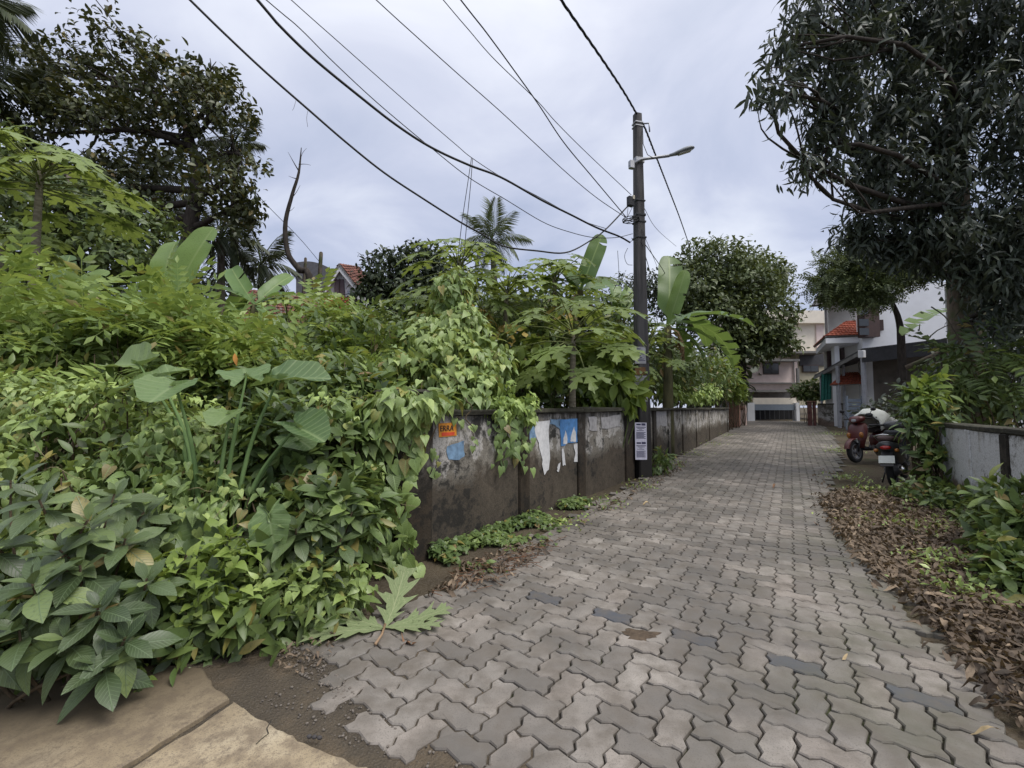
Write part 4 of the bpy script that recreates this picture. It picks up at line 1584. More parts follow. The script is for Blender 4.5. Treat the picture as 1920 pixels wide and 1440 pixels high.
papaya('tall papaya tree with pale ringed trunk at the left', 76, 6.2, 322, 26, .95, .50, .065, base_px=40, low=-15)
papaya('papaya tree with slender trunk at the far left edge', 2, 6.6, 470, 14, .85, .42, .07, base_px=8)
papaya('papaya tree with wide open leaves just behind the wall', 1076, 6.9, 618, 26, 1.05, .50, .06, base_px=1082, low=-22, high=55)
papaya('papaya tree rising out of the creeper tower with yellow leaves', 862, 7.6, 492, 26, .85, .48, .08, low=-40, yellow=3)
papaya('papaya tree behind the wide papaya, top level with the coconut palm', 1040, 9.2, 520, 24, .95, .54, .07, low=-40, yellow=1)
papaya('papaya tree between creeper tower and wide papaya', 950, 8.6, 545, 24, .95, .52, .07, low=-45, yellow=2)
papaya('small papaya tree behind the coping left of the pole', 1150, 8.6, 640, 18, .8, .44, .05, low=-40)
papaya('young papaya tree among the bananas before the dormer', 645, 8.8, 605, 18, .8, .46, .05, low=-30)
papaya('papaya tree filling the gap left of the creeper tower', 770, 8.4, 580, 22, .8, .5, .06, low=-40, yellow=1)
papaya('papaya tree with leaves half hidden behind the utility pole', 1215, 9.0, 640, 12, .7, .36, .05, low=-30)

papaya('papaya tree in the back row, just left of the tall banana leaf', 1090, 11.5, 560, 22, 1.0, .58, .07, low=-55)
papaya('papaya tree in the back row behind the creeper tower', 905, 11.0, 575, 22, 1.0, .58, .07, low=-55)
papaya('papaya tree in the back row under the coconut palm', 1000, 12.0, 575, 22, 1.0, .6, .07, low=-60)
papaya('papaya tree left of the dormer with wide leaves above the hedge', 540, 8.2, 590, 18, .8, .46, .05, low=-30)

# ================================================================== UNDERGROWTH, LEFT LOT
# creeper mass over the hedge (nobody could count it)
L_HEDGE = lobes_px([(-40, 810, 3.7, 130, 130, .5), (80, 790, 3.7, 130, 80, .5), (210, 800, 3.6, 130, 80, .5), (330, 850, 3.6, 110, 100, .5), (430, 880, 3.8, 110, 90, .5), (540, 880, 3.8, 110, 90, .5),
                    (640, 860, 3.8, 90, 130, .4), (60, 920, 3.2, 150, 110, .45), (220, 930, 3.2, 140, 100, .45), (360, 980, 3.1, 120, 110, .4), (480, 1000, 3.2, 110, 110, .4), (590, 1010, 3.3, 100, 120, .4),
                    (690, 1000, 3.7, 70, 130, .3), (-80, 960, 3.0, 150, 150, .5), (80, 1080, 2.8, 160, 110, .4), (300, 1110, 2.75, 150, 90, .35), (470, 1130, 2.8, 120, 80, .3), (600, 1120, 3.0, 90, 80, .3)], .5)
bush('creeper_undergrowth', 'dense heart leaved creeper smothering the hedge at the left', 'creeper', L_HEDGE, 21000, T_HEART, .088, M_VINE_BIG, M_STEM_B, mode='hang', stems=8, inner=.45, kind='stuff', gap=(7.0, -.03))
L_BACK = lobes_px([(60, 700, 5.0, 150, 80, .9), (240, 690, 5.2, 150, 80, .9), (420, 720, 5.4, 130, 80, .9), (560, 740, 5.2, 120, 90, .8), (680, 720, 5.0, 90, 80, .7), (-100, 690, 5, 120, 120, .9),
                   (650, 650, 6.6, 80, 60, .9), (560, 660, 7.2, 90, 50, .9), (720, 640, 6.4, 70, 70, .8)], .8)
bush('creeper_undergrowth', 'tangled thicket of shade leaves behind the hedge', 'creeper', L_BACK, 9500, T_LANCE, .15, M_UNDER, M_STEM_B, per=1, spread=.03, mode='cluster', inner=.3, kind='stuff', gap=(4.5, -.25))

bush('compound_leaf_shrub', 'loose arching sprays rising above the thicket skyline', 'shrub', lobes_px([(60, 565, 5.3, 120, 38), (230, 575, 5.4, 90, 40), (400, 590, 5.8, 90, 45), (600, 615, 6.6, 80, 40)], .9), 75, T_PINN, .55, M_PINN, M_STEM_B, per=3, spread=.06, hang=.1, outw=1.1, inner=.6, gap=(5, 0))
# paler young creeper tips and yellowed leaves riding on top of the hedge
bush('creeper_undergrowth', 'pale young creeper tips along the top of the hedge', 'creeper', lobes_px([(40, 745, 3.75, 130, 55, .5), (200, 755, 3.65, 120, 50, .5), (320, 790, 3.6, 90, 50, .5), (500, 830, 3.7, 100, 60, .4), (-60, 780, 3.7, 90, 80, .5), (640, 790, 4.0, 70, 60, .4)], .5), 2600, T_HEART, .062, M_VINE_LT, M_STEM_B, mode='hang', stems=0, inner=.75, kind='stuff', gap=(8, -.05))
bush('creeper_undergrowth', 'dark narrow leaves showing in the hedge gaps', 'creeper', L_HEDGE, 3000, T_LANCE, .13, M_UNDER, M_STEM_B, per=1, spread=.03, stems=0, inner=.5, kind='stuff', gap=(6, .05))
tn = MB()
for _ in range(70):
    l_ = random.choice(L_HEDGE[:13])
    d = Vector(rdir(1)[0])
    d.y = -abs(d.y)
    c_ = Vector(l_[0]) + Vector((d.x * l_[1][0], d.y * l_[1][1], d.z * l_[1][2])) * 1.0
    e_ = c_ + Vector((random.gauss(0, .22), random.gauss(-.03, .05), random.gauss(-.03, .16)))
    limb(tn, c_, e_, .0028, .0016, 6, .12, 4)
tag(tn.build('creeper_stems', plain('straw_stems', (.22, .19, .10), .8, var=.3)), 'thin straw coloured creeper stems over the hedge', 'creeper', kind='stuff')

# shrubs with compound leaves above the creeper
for lb, L, n, s_, m in (('arching shrub with compound leaves at the far left', [(40, 620, 4.9, 110, 45), (0, 660, 4.6, 100, 50), (-80, 620, 5, 90, 60)], 300, .50, M_PINN),
                        ('shrub with drooping compound leaves below the upright banana leaf', [(190, 630, 5.0, 120, 42), (300, 650, 5.0, 100, 45), (150, 680, 4.6, 100, 40)], 360, .50, M_PINN),
                        ('shrub with compound leaves below the arching banana', [(400, 670, 5.3, 100, 40), (470, 700, 5.2, 80, 45)], 240, .48, M_PINN),
                        ('fine leaved shrub in front of the dormer house', [(610, 650, 6.6, 80, 42), (540, 690, 6.2, 70, 35), (660, 690, 6.2, 70, 40)], 360, .50, M_PINN),
                        ('pale fine leaved shrub just left of the creeper tower', [(690, 650, 6.0, 55, 45), (640, 620, 6.8, 50, 30)], 190, .38, M_LIGHT)):
    bush('compound_leaf_shrub', lb, 'shrub', lobes_px(L, .9), n, T_PINN, s_, m, M_STEM_B, per=3, spread=.05, hang=.25, outw=.9, inner=.35, gap=(4.5, -.2))
for lb, L, n in (('leafy shrub between the elephant ears and the wall corner', [(650, 740, 4.3, 70, 50), (590, 770, 4.2, 60, 50), (700, 760, 4.3, 45, 50)], 200),
                 ('dark leafy shrub under the elephant ear leaves', [(540, 830, 3.6, 90, 70), (620, 860, 3.6, 70, 80)], 190),
                 ('leafy shrub at the foot of the wall corner', [(640, 960, 3.2, 70, 70), (560, 990, 3.0, 60, 60)], 150)):
    bush('lance_leaf_shrub', lb, 'shrub', lobes_px(L, .9), n, T_LANCE_FINE, .17, M_SHRUB_MASS, M_STEM_B, per=6, spread=.03, hang=.2, outw=.9, inner=.5)

# creeper tower climbing over a papaya, centre
L_TOW = lobes_px([(850, 560, 6.0, 45, 60, .4), (860, 620, 5.7, 55, 50, .4), (845, 690, 5.2, 75, 50, .45), (800, 740, 4.7, 85, 40, .4), (880, 730, 5.0, 70, 45, .4), (760, 700, 5.0, 60, 50, .4), (830, 660, 5.4, 60, 50, .4), (915, 690, 5.6, 50, 55, .4), (800, 640, 6.0, 50, 60, .4)], .7)
bush('creeper', 'tall creeper tower climbing above the wall corner', 'creeper', L_TOW, 4800, T_HEART, .12, M_VINE_BIG, M_STEM_B, mode='hang', stems=3, inner=.5, gap=(5.5, -.25))
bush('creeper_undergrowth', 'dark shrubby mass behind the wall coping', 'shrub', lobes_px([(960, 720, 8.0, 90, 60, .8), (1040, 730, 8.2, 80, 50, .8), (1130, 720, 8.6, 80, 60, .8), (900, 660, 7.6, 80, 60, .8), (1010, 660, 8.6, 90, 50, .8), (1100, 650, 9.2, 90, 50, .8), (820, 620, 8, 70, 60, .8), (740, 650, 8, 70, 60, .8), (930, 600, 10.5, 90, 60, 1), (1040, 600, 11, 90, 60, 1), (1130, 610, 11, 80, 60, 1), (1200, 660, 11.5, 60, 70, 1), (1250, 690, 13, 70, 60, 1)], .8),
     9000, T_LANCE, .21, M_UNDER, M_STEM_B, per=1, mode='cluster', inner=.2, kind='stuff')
bush('broad_leaf_shrub', 'bright broad leaved shrub behind the coping left of the pole', 'shrub', lobes_px([(1140, 680, 7.9, 45, 40), (1160, 730, 7.9, 35, 35), (1120, 725, 7.9, 35, 30)], .8), 90, T_OVAL, .30, M_LIGHT, M_STEM, per=4, spread=.05, hang=.25, outw=.9)
bush('broad_leaf_shrub', 'bright young shrub in the gap above the coping', 'shrub', lobes_px([(905, 690, 6.2, 40, 35), (1000, 690, 7.4, 45, 30)], .8), 70, T_OVAL, .24, M_LIGHT, M_STEM, per=4, spread=.05, hang=.25, outw=.9)
# pale creeper spilling over the coping
L_SP = lobes_px([(955, 745, 5.05, 45, 30, .22), (930, 770, 4.95, 35, 25, .18), (985, 765, 5.2, 28, 30, .18)], .5)
sp_root = bush('creeper', 'pale creeper clump spilling over the wall coping', 'creeper', L_SP, 1000, T_HEART, .075, M_VINE_LT, M_STEM, mode='hang', stems=0, inner=.4, gap=(12, -.3))
# low shrubs past the pole
for lb, L, n, m, s_, tp_ in (('low creeper heap on the wall just past the pole', [(1290, 742, 13.4, 30, 16), (1320, 738, 15.6, 30, 20), (1255, 735, 11.3, 22, 22)], 900, M_VINE_LT, .14, T_HEART),
                        ('green shrub behind the wall right of the banana', [(1310, 690, 16, 55, 42), (1340, 715, 18.5, 40, 30), (1270, 690, 13, 50, 45)], 1500, M_UNDER, .22, T_LANCE),
                        ('bright shrub with a yellow leaf near the wall end', [(1365, 715, 20.5, 26, 16), (1350, 690, 19.5, 26, 18), (1380, 735, 21.5, 18, 12)], 300, M_LIGHT, .3, T_OVAL),
                        ('dark shrub under the rounded tree at the lane end', [(1392, 742, 23.5, 16, 12), (1372, 740, 22.5, 18, 18)], 300, M_UNDER, .25, T_LANCE),
                        ('low shrub by the red gate pillar at the lane end', [(1512, 735, 26, 26, 18), (1535, 730, 26, 20, 20)], 320, M_UNDER, .26, T_OVAL)):
    bush('shrub', lb, 'shrub', lobes_px(L, .9), n, tp_, s_, m, M_STEM_B, per=1 if tp_ is not T_OVAL else 3, spread=.08, mode='hang' if tp_ is T_HEART else 'cluster', inner=.3)
yl = put('leaf', PLY, None, at(1361, 704, 19.6), (.3, -.4, -.5), (0, -1, .4), .35)
tag(yl, 'single yellow papaya leaf above the far wall', 'leaf')


# creeper leaves on the corner pillar, one by one
def heart_mesh(m):
    tv, tf, tu = T_HEART
    return tri_mesh('heart_leaf', tv, tf, m, tu)


ME_HEART = heart_mesh(M_VINE_OBJ)
cv = thing('creeper', 'large leaved creeper hanging down the dark corner pillar', 'creeper', (WA.x, WA.y - .3, 0))
strands = [((720, 735), (705, 1090)), ((745, 735), (730, 1100)), ((765, 730), (765, 1080)), ((790, 735), (742, 930)), ((700, 740), (690, 1000)), ((820, 745), (800, 860)), ((878, 745), (880, 800)), ((770, 740), (770, 880)), ((735, 760), (755, 1105)), ((715, 900), (770, 1090))]
sm = MB()
for (a, b) in strands:
    Y0 = 3.80 if a[0] < 800 else 4.05
    q = [at(a[0] + (b[0] - a[0]) * u + 7 * math.sin(u * 9 + a[0]), a[1] + (b[1] - a[1]) * u, Y0 - .10 * u + .02 * math.sin(7 * u)) for u in np.linspace(0, 1, 9)]
    sm.tube(q, [.006] * 8 + [.003], 5)
    n = int(abs(b[1] - a[1]) / 12)
    for k in range(n):
        u = (k + random.random()) / n
        px = a[0] + (b[0] - a[0]) * u + random.gauss(0, 16)
        py = a[1] + (b[1] - a[1]) * u
        if px > 800 and (py > 850 or 766 < py): continue
        if 812 < px < 874 and 776 < py < 866: continue
        pos = at(px, py, Y0 - .09 * u - abs(random.gauss(.03, .05)))
        pos.z = max(pos.z, .04)
        sd = random.gauss(0, .55)
        put('leaf', ME_HEART, cv, pos, (sd, -.35 + random.gauss(0, .25), -1 + .3 * random.random()), (random.gauss(0, .35), -1, .55 + random.gauss(0, .25)), random.uniform(.085, .165))
sm.build('vines', M_STEM_B, cv)
bush('creeper', 'creeper cap heaped over the top of the corner pillar', 'creeper', lobes_px([(755, 760, 3.72, 70, 34, .2), (818, 750, 4.05, 40, 14, .12), (712, 790, 3.7, 40, 45, .15)], .5), 420, T_HEART, .13, M_VINE_BIG, M_STEM_B, mode='hang', stems=0, inner=.6)
# hanging tail of the pale creeper on the wall face
tl = thing('creeper', 'hanging creeper tail with pointed leaves on the wall face', 'creeper', at(950, 800, 5.0))
sm = MB()
for a, b in (((935, 770), (945, 880)), ((950, 775), (960, 870)), ((965, 775), (990, 885)), ((975, 780), (995, 840)), ((930, 780), (950, 850)), ((955, 790), (978, 860))):
    w0 = on_wall(a[0], a[1], WA, WB, .02)
    w1 = on_wall(b[0], b[1], WA, WB, .03)
    q = [w0.lerp(w1, u) + Vector((.015 * math.sin(8 * u + a[0]), -.02, 0)) for u in np.linspace(0, 1, 7)]
    sm.tube(q, .004, 5)
    n = 11
    for k in range(n):
        u = (k + random.random()) / n
        pos = w0.lerp(w1, u) + Vector((random.gauss(0, .05), -.03 - abs(random.gauss(0, .03)), 0))
        put('leaf', ME_HEART, tl, pos, (random.gauss(0, .5), -.3, -1), (random.gauss(.3, .3), -1, .5), random.uniform(.07, .13))
sm.build('vines', M_STEM_B, tl)
# small sprigs on the wall below the sign
for lb, pts in (('thin creeper sprig dangling on the wall below the sign', [(800, 835), (818, 862), (812, 886), (804, 876)]), ('lone creeper runner crossing the plaster beside the sign', [(856, 780), (880, 800), (892, 830), (886, 850)])):
    q = [on_wall(x, y, WA, WB, .02) for x, y in pts]
    rt = thing('creeper', lb, 'creeper', q[0])
    pth = spline([tuple(v) for v in q], 14)
    MB().tube([Vector(v) for v in pth], .0035, 5).build('vine', M_STEM_B, rt)
    for k in range(9):
        v = Vector(pth[random.randrange(14)])
        put('leaf', ME_HEART, rt, v + Vector((random.gauss(0, .03), -.02, 0)), (random.gauss(0, .6), -.3, -1), (.3, -1, .5), random.uniform(.05, .1))

# creeper running along the foot of the wall (ground cover)
d, n_, L = seg_frame(WA, WB)
k = 3600
s_ = RNG.random(k) ** 1.15 * 2.9 + .02
o_ = np.abs(RNG.normal(size=k)) * (.26 - .06 * s_) + .03
P = np.array([tuple(WA + d * float(a) + n_ * float(b)) for a, b in zip(s_, o_)])
P[:, 2] = .012 + RNG.random(k) ** 1.5 * np.clip(.11 - o_ * .3, .008, .2)
kk = clumps(P * np.array((1, 1, 0)), 9.0, -.20)
P = P[kk]
k = len(P)
pr = scatter(T_HEART, P, rdir(k) * np.array((1, 1, .3)) + np.array((0, -.3, -.1)), np.array((0, -.25, 1)) + rdir(k) * .4, .068 * RNG.uniform(.5, 1.3, k))
o = leafy('ground_creeper', [pr], M_SHRUB_MASS, None)
tag(o, 'ivy like creeper trailing along the foot of the wall', 'creeper', kind='stuff')
# low weeds here and there at the base of wall, pole and right verge
def weeds(label, pts, n, sz, m=M_VINE, tpl=T_SMALL, h=.12, sp=.16):
    P = []
    for (px, py, w) in pts:
        g = gnd(px, py)
        for _ in range(n):
            P.append((g.x + random.gauss(0, sp * w), g.y + random.gauss(0, sp * w), g.z + .01 + abs(random.gauss(0, h * .5))))
    P = np.array(P)
    k = len(P)
    pr = scatter(tpl, P, rdir(k) + np.array((0, 0, .35)), np.array((0, 0, 1.0)) + rdir(k) * .5, sz * RNG.uniform(.5, 1.3, k))
    o = leafy('weeds', [pr], m, None)
    return tag(o, label, 'weeds', kind='stuff')


weeds('low green weeds along the left foot of the wall and lane edge', [(1060, 985, 1), (1130, 950, 1), (1200, 915, .8), (1260, 875, 1.3), (1300, 855, 1.4), (1335, 835, 1.6), (1360, 818, 1.6)], 90, .05)
weeds('mossy weeds on the right verge near the scooters', [(1575, 848, 1.4), (1590, 900, 1), (1640, 925, 1.2), (1700, 930, 1.2), (1760, 960, 1.2), (1560, 815, 2), (1700, 990, 1.5), (1760, 1060, .9), (1820, 1120, .8), (1850, 1000, 1.3)], 170, .055)
bush('small_shrub', 'small shrub with pale leaves beside the foot of the pole', 'shrub', lobes_px([(1245, 855, 8.6, 18, 12), (1235, 875, 8.3, 16, 14)], .9), 45, T_LANCE, .14, M_SHRUB_MASS, M_STEM, per=4, spread=.02, hang=.2, outw=.9)

# ---- foreground shrubs with big veined leaves, each leaf its own piece
BIG = [tri_mesh('lance_blade', *(lambda t_: (t_[0], t_[1]))(leaf_tpl([(.08, .05), (.22, .13), (.4, .20), (.58, .225), (.75, .175), (.9, .08)], .22, bd, .012)), M_SHRUB, leaf_tpl([(.08, .05), (.22, .13), (.4, .20), (.58, .225), (.75, .175), (.9, .08)], .22, bd, .012)[2], smooth=True) for bd in (.12, .3, .5)]


def whorl_shrub(label, shoots, n_leaf, size, base_px, base_Y, down=False):
    """shoots: (px, py, Y, tilt_x, size factor): whorls of leaves at shoot tips"""
    bs = base_at(base_px, base_Y)
    root = thing('big_leaf_shrub', label, 'shrub', bs)
    sm = MB()
    for si, (px, py, Y, tx, sf) in enumerate(shoots):
        tip = at(px, py, Y)
        f = bs + Vector((random.uniform(-.15, .15), random.uniform(-.1, .1), 0))
        q = limb(sm, f, tip, .011, .005, 7, .06, 6)
        axis = Vector((tx, -.45, .9)).normalized()
        e1 = axis.cross(Vector((1, 0, 0))).normalized()
        e2 = axis.cross(e1)
        for k in range(n_leaf):
            a = k * 2.399 + si
            u = k / n_leaf                       # young upright leaves first, old drooping ones last
            el = R(62 - 95 * u + random.uniform(-8, 8))
            dr = (e1 * math.cos(a) + e2 * math.sin(a)) * math.cos(el) + axis * math.sin(el)
            pos = tip - axis * (.11 * u)
            me = BIG[0 if u < .3 else (1 if u < .7 else 2)]
            s = size * sf * (.5 + .6 * min(1, u * 2.2)) * random.uniform(.85, 1.12)
            put('leaf', me, root, pos, dr, axis + Vector(rdir(1)[0]) * .15, s)
    sm.build('stems', M_STEM_B, root)
    return root


whorl_shrub('big leaved shrub leaning over the concrete slab at the left', [(165, 975, 2.25, .1, 1.1), (215, 925, 2.5, .1, .9), (20, 900, 2.5, -.2, 1), (70, 930, 2.3, -.1, 1), (235, 1010, 2.3, .3, 1), (185, 1135, 2.0, .1, .95), (60, 1090, 2.0, -.2, 1.05), (-30, 1010, 2.2, -.2, 1.1), (110, 1030, 2.15, 0, 1), (270, 960, 2.6, .2, .9)], 13, .18, 140, 2.35)
whorl_shrub('low big leaved shrub hanging onto the slab', [(120, 1195, 1.95, -.1, 1.1), (235, 1195, 2.0, .3, .95), (35, 1180, 1.95, -.2, 1.1), (-60, 1190, 1.9, -.3, 1.2), (150, 1060, 2.15, 0, 1.1), (275, 1085, 2.2, .2, .9), (190, 1240, 1.95, .1, .9)], 12, .175, 130, 2.15)
whorl_shrub('big leaved shrub beside the elephant ear stalks', [(590, 965, 2.85, .2, 1), (555, 990, 2.75, 0, 1), (640, 1010, 2.9, .3, .95), (520, 1010, 2.75, -.2, .9), (600, 1060, 2.8, .2, .9), (475, 1000, 2.8, -.3, .9), (660, 960, 3.0, .3, .85)], 13, .175, 570, 3.0)
whorl_shrub('big leaved shrub in the hedge middle, dark lower leaves', [(350, 1040, 2.5, 0, .95), (300, 1100, 2.4, -.1, .9), (400, 1075, 2.5, .2, .85), (350, 1150, 2.35, .1, .85), (290, 980, 2.7, 0, .9)], 12, .165, 340, 2.6)
# paler weeds between them
bush('soft_leaf_weed', 'pale soft leaved weed clump between the big leaved shrubs', 'weed', lobes_px([(330, 1080, 2.45, 60, 60), (380, 1120, 2.45, 60, 50), (420, 1040, 2.6, 60, 50)], .9), 330, T_HEART, .075, M_LIGHT, M_STEM, per=1, spread=.03, mode='cluster', inner=.2)
bush('soft_leaf_weed', 'soft leaved weed clump at the hedge foot near the fallen leaf', 'weed', lobes_px([(560, 1090, 2.75, 70, 50), (500, 1110, 2.65, 60, 40), (650, 1090, 2.95, 50, 40)], .9), 380, T_HEART, .075, M_VINE, M_STEM, per=1, spread=.03, mode='cluster', inner=.2)
bush('soft_leaf_weed', 'tiny bright weed on the slab edge', 'weed', lobes_px([(262, 1272, 2.14, 22, 12)], .9), 26, T_HEART, .045, M_LIGHT, M_STEM, per=1, spread=.01, inner=.1, stems=3)
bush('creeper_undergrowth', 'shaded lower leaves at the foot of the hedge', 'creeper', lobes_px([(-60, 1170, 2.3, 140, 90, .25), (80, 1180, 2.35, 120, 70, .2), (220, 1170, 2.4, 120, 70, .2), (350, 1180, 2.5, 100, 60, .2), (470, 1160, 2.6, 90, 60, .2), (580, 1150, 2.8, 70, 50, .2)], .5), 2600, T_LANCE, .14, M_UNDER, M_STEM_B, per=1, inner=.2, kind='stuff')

# ---- elephant ears
def taro_mesh(seed, fold, cup):
    rg = random.Random(seed)
    out = []
    n = 40
    for i in range(n):
        a = 2 * math.pi * i / n
        # heart outline about the stalk, tip along +Y
        ca = math.cos(a)
        r = .36 + .20 * ca + .12 * max(0, ca) ** 4 * 1.2
        if ca < -.55:
            lob = (-.55 - ca) / .45
            r += .16 * math.sin(math.pi * min(1, lob * 1.05)) - .34 * max(0, lob - .62) / .38
        r *= 1 + .035 * math.sin(7 * a + seed) + .02 * rg.uniform(-1, 1)
        out.append((r * math.sin(a), r * ca))
    V_, U_, F_ = [(0, 0, 0)], [(.5, .35)], []
    rings = 5
    for k in range(1, rings + 1):
        u = k / rings
        for i, (x, y) in enumerate(out):
            z = cup * u * u * .10 + fold * abs(x) * u - .28 * max(0, y * u) ** 2 - .3 * max(0, -y * u) + .022 * u * u * math.sin(i * math.pi * 2 / n * 9 + seed)
            V_.append((x * u, y * u, z))
            U_.append((.5 + x * u * .9, .35 + y * u))
    for i in range(n):
        F_.append((0, 1 + (i + 1) % n, 1 + i))
        for k in range(rings - 1):
            a, b = 1 + k * n + i, 1 + k * n + (i + 1) % n
            F_ += [(a, b, b + n), (a, b + n, a + n)]
    F_ = [(a, c, b) for a, b, c in F_]
    return tri_mesh('taro_blade', V_, F_, M_TARO, U_, smooth=True)


TM = [taro_mesh(1, .25, .6), taro_mesh(2, .1, .3), taro_mesh(3, .45, .8)]
eb = base_at(412, 3.05)
ear = thing('elephant_ear_plant', 'elephant ear plant with tall stalks and huge leaves in the hedge', 'plant', eb)
for k, (px, py, Y, ax, up, s, m, bx_) in enumerate([
        (300, 705, 3.3, (-.9, -.15, -.25), (-.2, -.45, 1), .62, 1, -.12), (330, 722, 3.0, (.2, -1, -.35), (.1, -.2, 1), .48, 0, -.06), (262, 685, 3.5, (-1, .25, .1), (-.1, -.8, 1), .5, 2, -.14),
        (462, 705, 3.2, (-.3, .4, .2), (.2, -.7, 1), .5, 1, .02), (520, 712, 3.2, (.9, .1, .10), (.1, -.42, 1), .60, 0, .06), (432, 775, 3.0, (.15, -1, -.3), (0, -.3, 1), .34, 0, .01),
        (555, 800, 3.1, (.85, -.3, -.30), (.1, -.5, 1), .44, 2, .08), (385, 965, 2.9, (-.12, -.3, -1), (.35, -1, .1), .42, 1, -.06), (505, 965, 2.75, (.35, -.4, -.8), (-.1, -1, .45), .36, 1, .08), (545, 815, 3.3, (.5, -.3, -.15), (0, -.5, 1), .4, 1, .05)]):
    p_ = at(px, py, Y)
    put('leaf', TM[m], ear, p_, ax, up, s * .88)
    f = eb + Vector((bx_, random.uniform(-.05, .05), 0))
    mid = f.lerp(p_, .55) + Vector(((p_.x - f.x) * -.22, 0, .12))
    q = spline([tuple(f) + (.022,), tuple(mid) + (.015,), tuple(p_) + (.007,)], 12)
    MB().tube([Vector(v[:3]) for v in q], [float(v[3]) for v in q], 7).build('stalk', M_TAROSTEM, ear)

# ---- fallen papaya leaves at the lane edge
M_FALLEN = leaf_mat('papaya_leaf_underside', (.16, .22, .10), (.18, .245, .115), (.22, .28, .14), .6, vein='rib', vcol=(.36, .40, .22), per_object=True, transl=.15)
M_FALLEN_D = leaf_mat('papaya_leaf_dull', (.085, .14, .06), (.10, .155, .065), (.13, .19, .08), .55, vein='rib', vcol=(.17, .23, .1), per_object=True, transl=.15)


def fallen(label, px, py, m, s, rot, lift, lobes_=5):
    rg = random.Random(px)
    g = gnd(px, py)
    angs = [R(a) for a in (-106, -70, 0, 62, 92)] if lobes_ == 5 else [R(a) for a in (-120, -75, -35, 5, 45, 85, 125)]
    Ls = (1.05, .85, 1.1, .95, .75) if lobes_ == 5 else (.6, .8, .95, 1, .95, .8, .6)
    V_, F_, U_ = [], [], []
    N = 22
    for li, a in enumerate(angs):
        L_ = Ls[li]
        ca, sa = math.cos(a + rot), math.sin(a + rot)
        b = len(V_)
        for i in range(N + 1):
            t_ = i / N
            env = math.sin(math.pi * (t_ * .86 + .08)) ** .7 * .27
            # forward pointing side lobes, three a side with small teeth
            sd = {}
            for sgn in (-1, 1):
                ph = (t_ * 4.2 + (.25 if sgn > 0 else 0) + li * .37) % 1.0
                lob = max(.34, min(1, 1.25 * (1 - abs(ph - .55) / .5))) if t_ > .15 else .5 * t_ / .15 * .6 + .12
                sd[sgn] = env * lob * (1 + .25 * math.sin(i * 3.1 + sgn))
            if i == N:
                sd = {-1: .003, 1: .003}
            for sgn in (-1, 0, 1):
                w = sd[sgn] if sgn else 0
                xx, yy = sgn * w * L_, L_ * t_ + (.75 * w if sgn else 0)
                zz = .012 + .003 * li + lift * (yy ** 1.5 if li == 2 else .18 * yy) + .02 * math.sin(5 * yy + li) * yy + .08 * abs(xx)
                V_.append(((xx * ca + yy * sa), (-xx * sa + yy * ca), zz))
                U_.append((.5 + .5 * sgn, t_))
        for i in range(N):
            k = b + 3 * i
            F_ += [(k, k + 1, k + 4), (k, k + 4, k + 3), (k + 1, k + 2, k + 5), (k + 1, k + 5, k + 4)]
    V_ = np.array(V_) * s + np.array(g)
    root = thing('fallen_leaf', label, 'leaf', g)
    link('blade', tri_mesh('blade', V_, F_, m, U_), root)
    st = MB()
    st.tube([g + Vector((0, 0, .03)), g + Vector((.01, -.10, .02)), g + Vector((0, -.19, .012))], [.008, .007, .009], 6)
    st.build('petiole', plain('petiole_pink', (.30, .20, .12), .6), root)


fallen('large pale green papaya leaf lying upside down on the paving edge', 722, 1180, M_FALLEN, .44, 0.0, .36)
fallen('dark green papaya leaf lying at the hedge foot by the slab', 447, 1190, M_FALLEN_D, .30, math.pi, .02, 7)

for lb, px, py, Y, sz in (('orange dry leaf hanging in the thicket below the arching banana', 440, 662, 4.6, .14), ('curled orange dead leaf on the banana before the tiled roof', 527, 655, 5.6, .26), ('yellow leaf hanging near the banana and thin brown trunk', 565, 645, 5.8, .13)):
    o = put('dry_leaf', PLY if sz > .2 else tri_mesh('dry_leaf', T_LANCE[0], T_LANCE[1], plain('orange_dry_leaf', (.48, .22, .05), .7), T_LANCE[2]), None, at(px, py, Y), (.3, -.3, -1), (.2, -1, .3), sz)
    tag(o, lb, 'leaf')

# ================================================================== POLE, CABLES
t = NT('pole_concrete')
p = t.pos()
n1, n2 = t.noise(t.scaled(p, (6, 6, .7)), 2, 5), t.noise(p, 60, 4)
c = t.ramp(n1, [(.3, (.035, .034, .036)), (.7, (.105, .10, .098))])
c = t.mix(t.n('MapRange', {0: t.math('ADD', t.n('SeparateXYZ', {0: p}).outputs[2], n1), 1: 2.6, 2: 1.4}).outputs[0], c, (.022, .02, .018))     # darker towards the foot
M_POLE = t.bsdf(c, rough=.85, bump=n2, bstr=.3, bdist=.006)
M_STEEL = plain('galvanised_steel', (.34, .35, .37), .5, metal=.6, var=.2)
M_LAMP = plain('grey_lamp_housing', (.23, .25, .27), .45, var=.12)
M_CABLE = plain('black_cable', (.012, .012, .014), .55, var=.2, scale=30)
M_BOX = plain('black_plastic', (.03, .032, .036), .5, var=.2)
M_CREAM = plain('cream_plastic', (.5, .46, .36), .5)

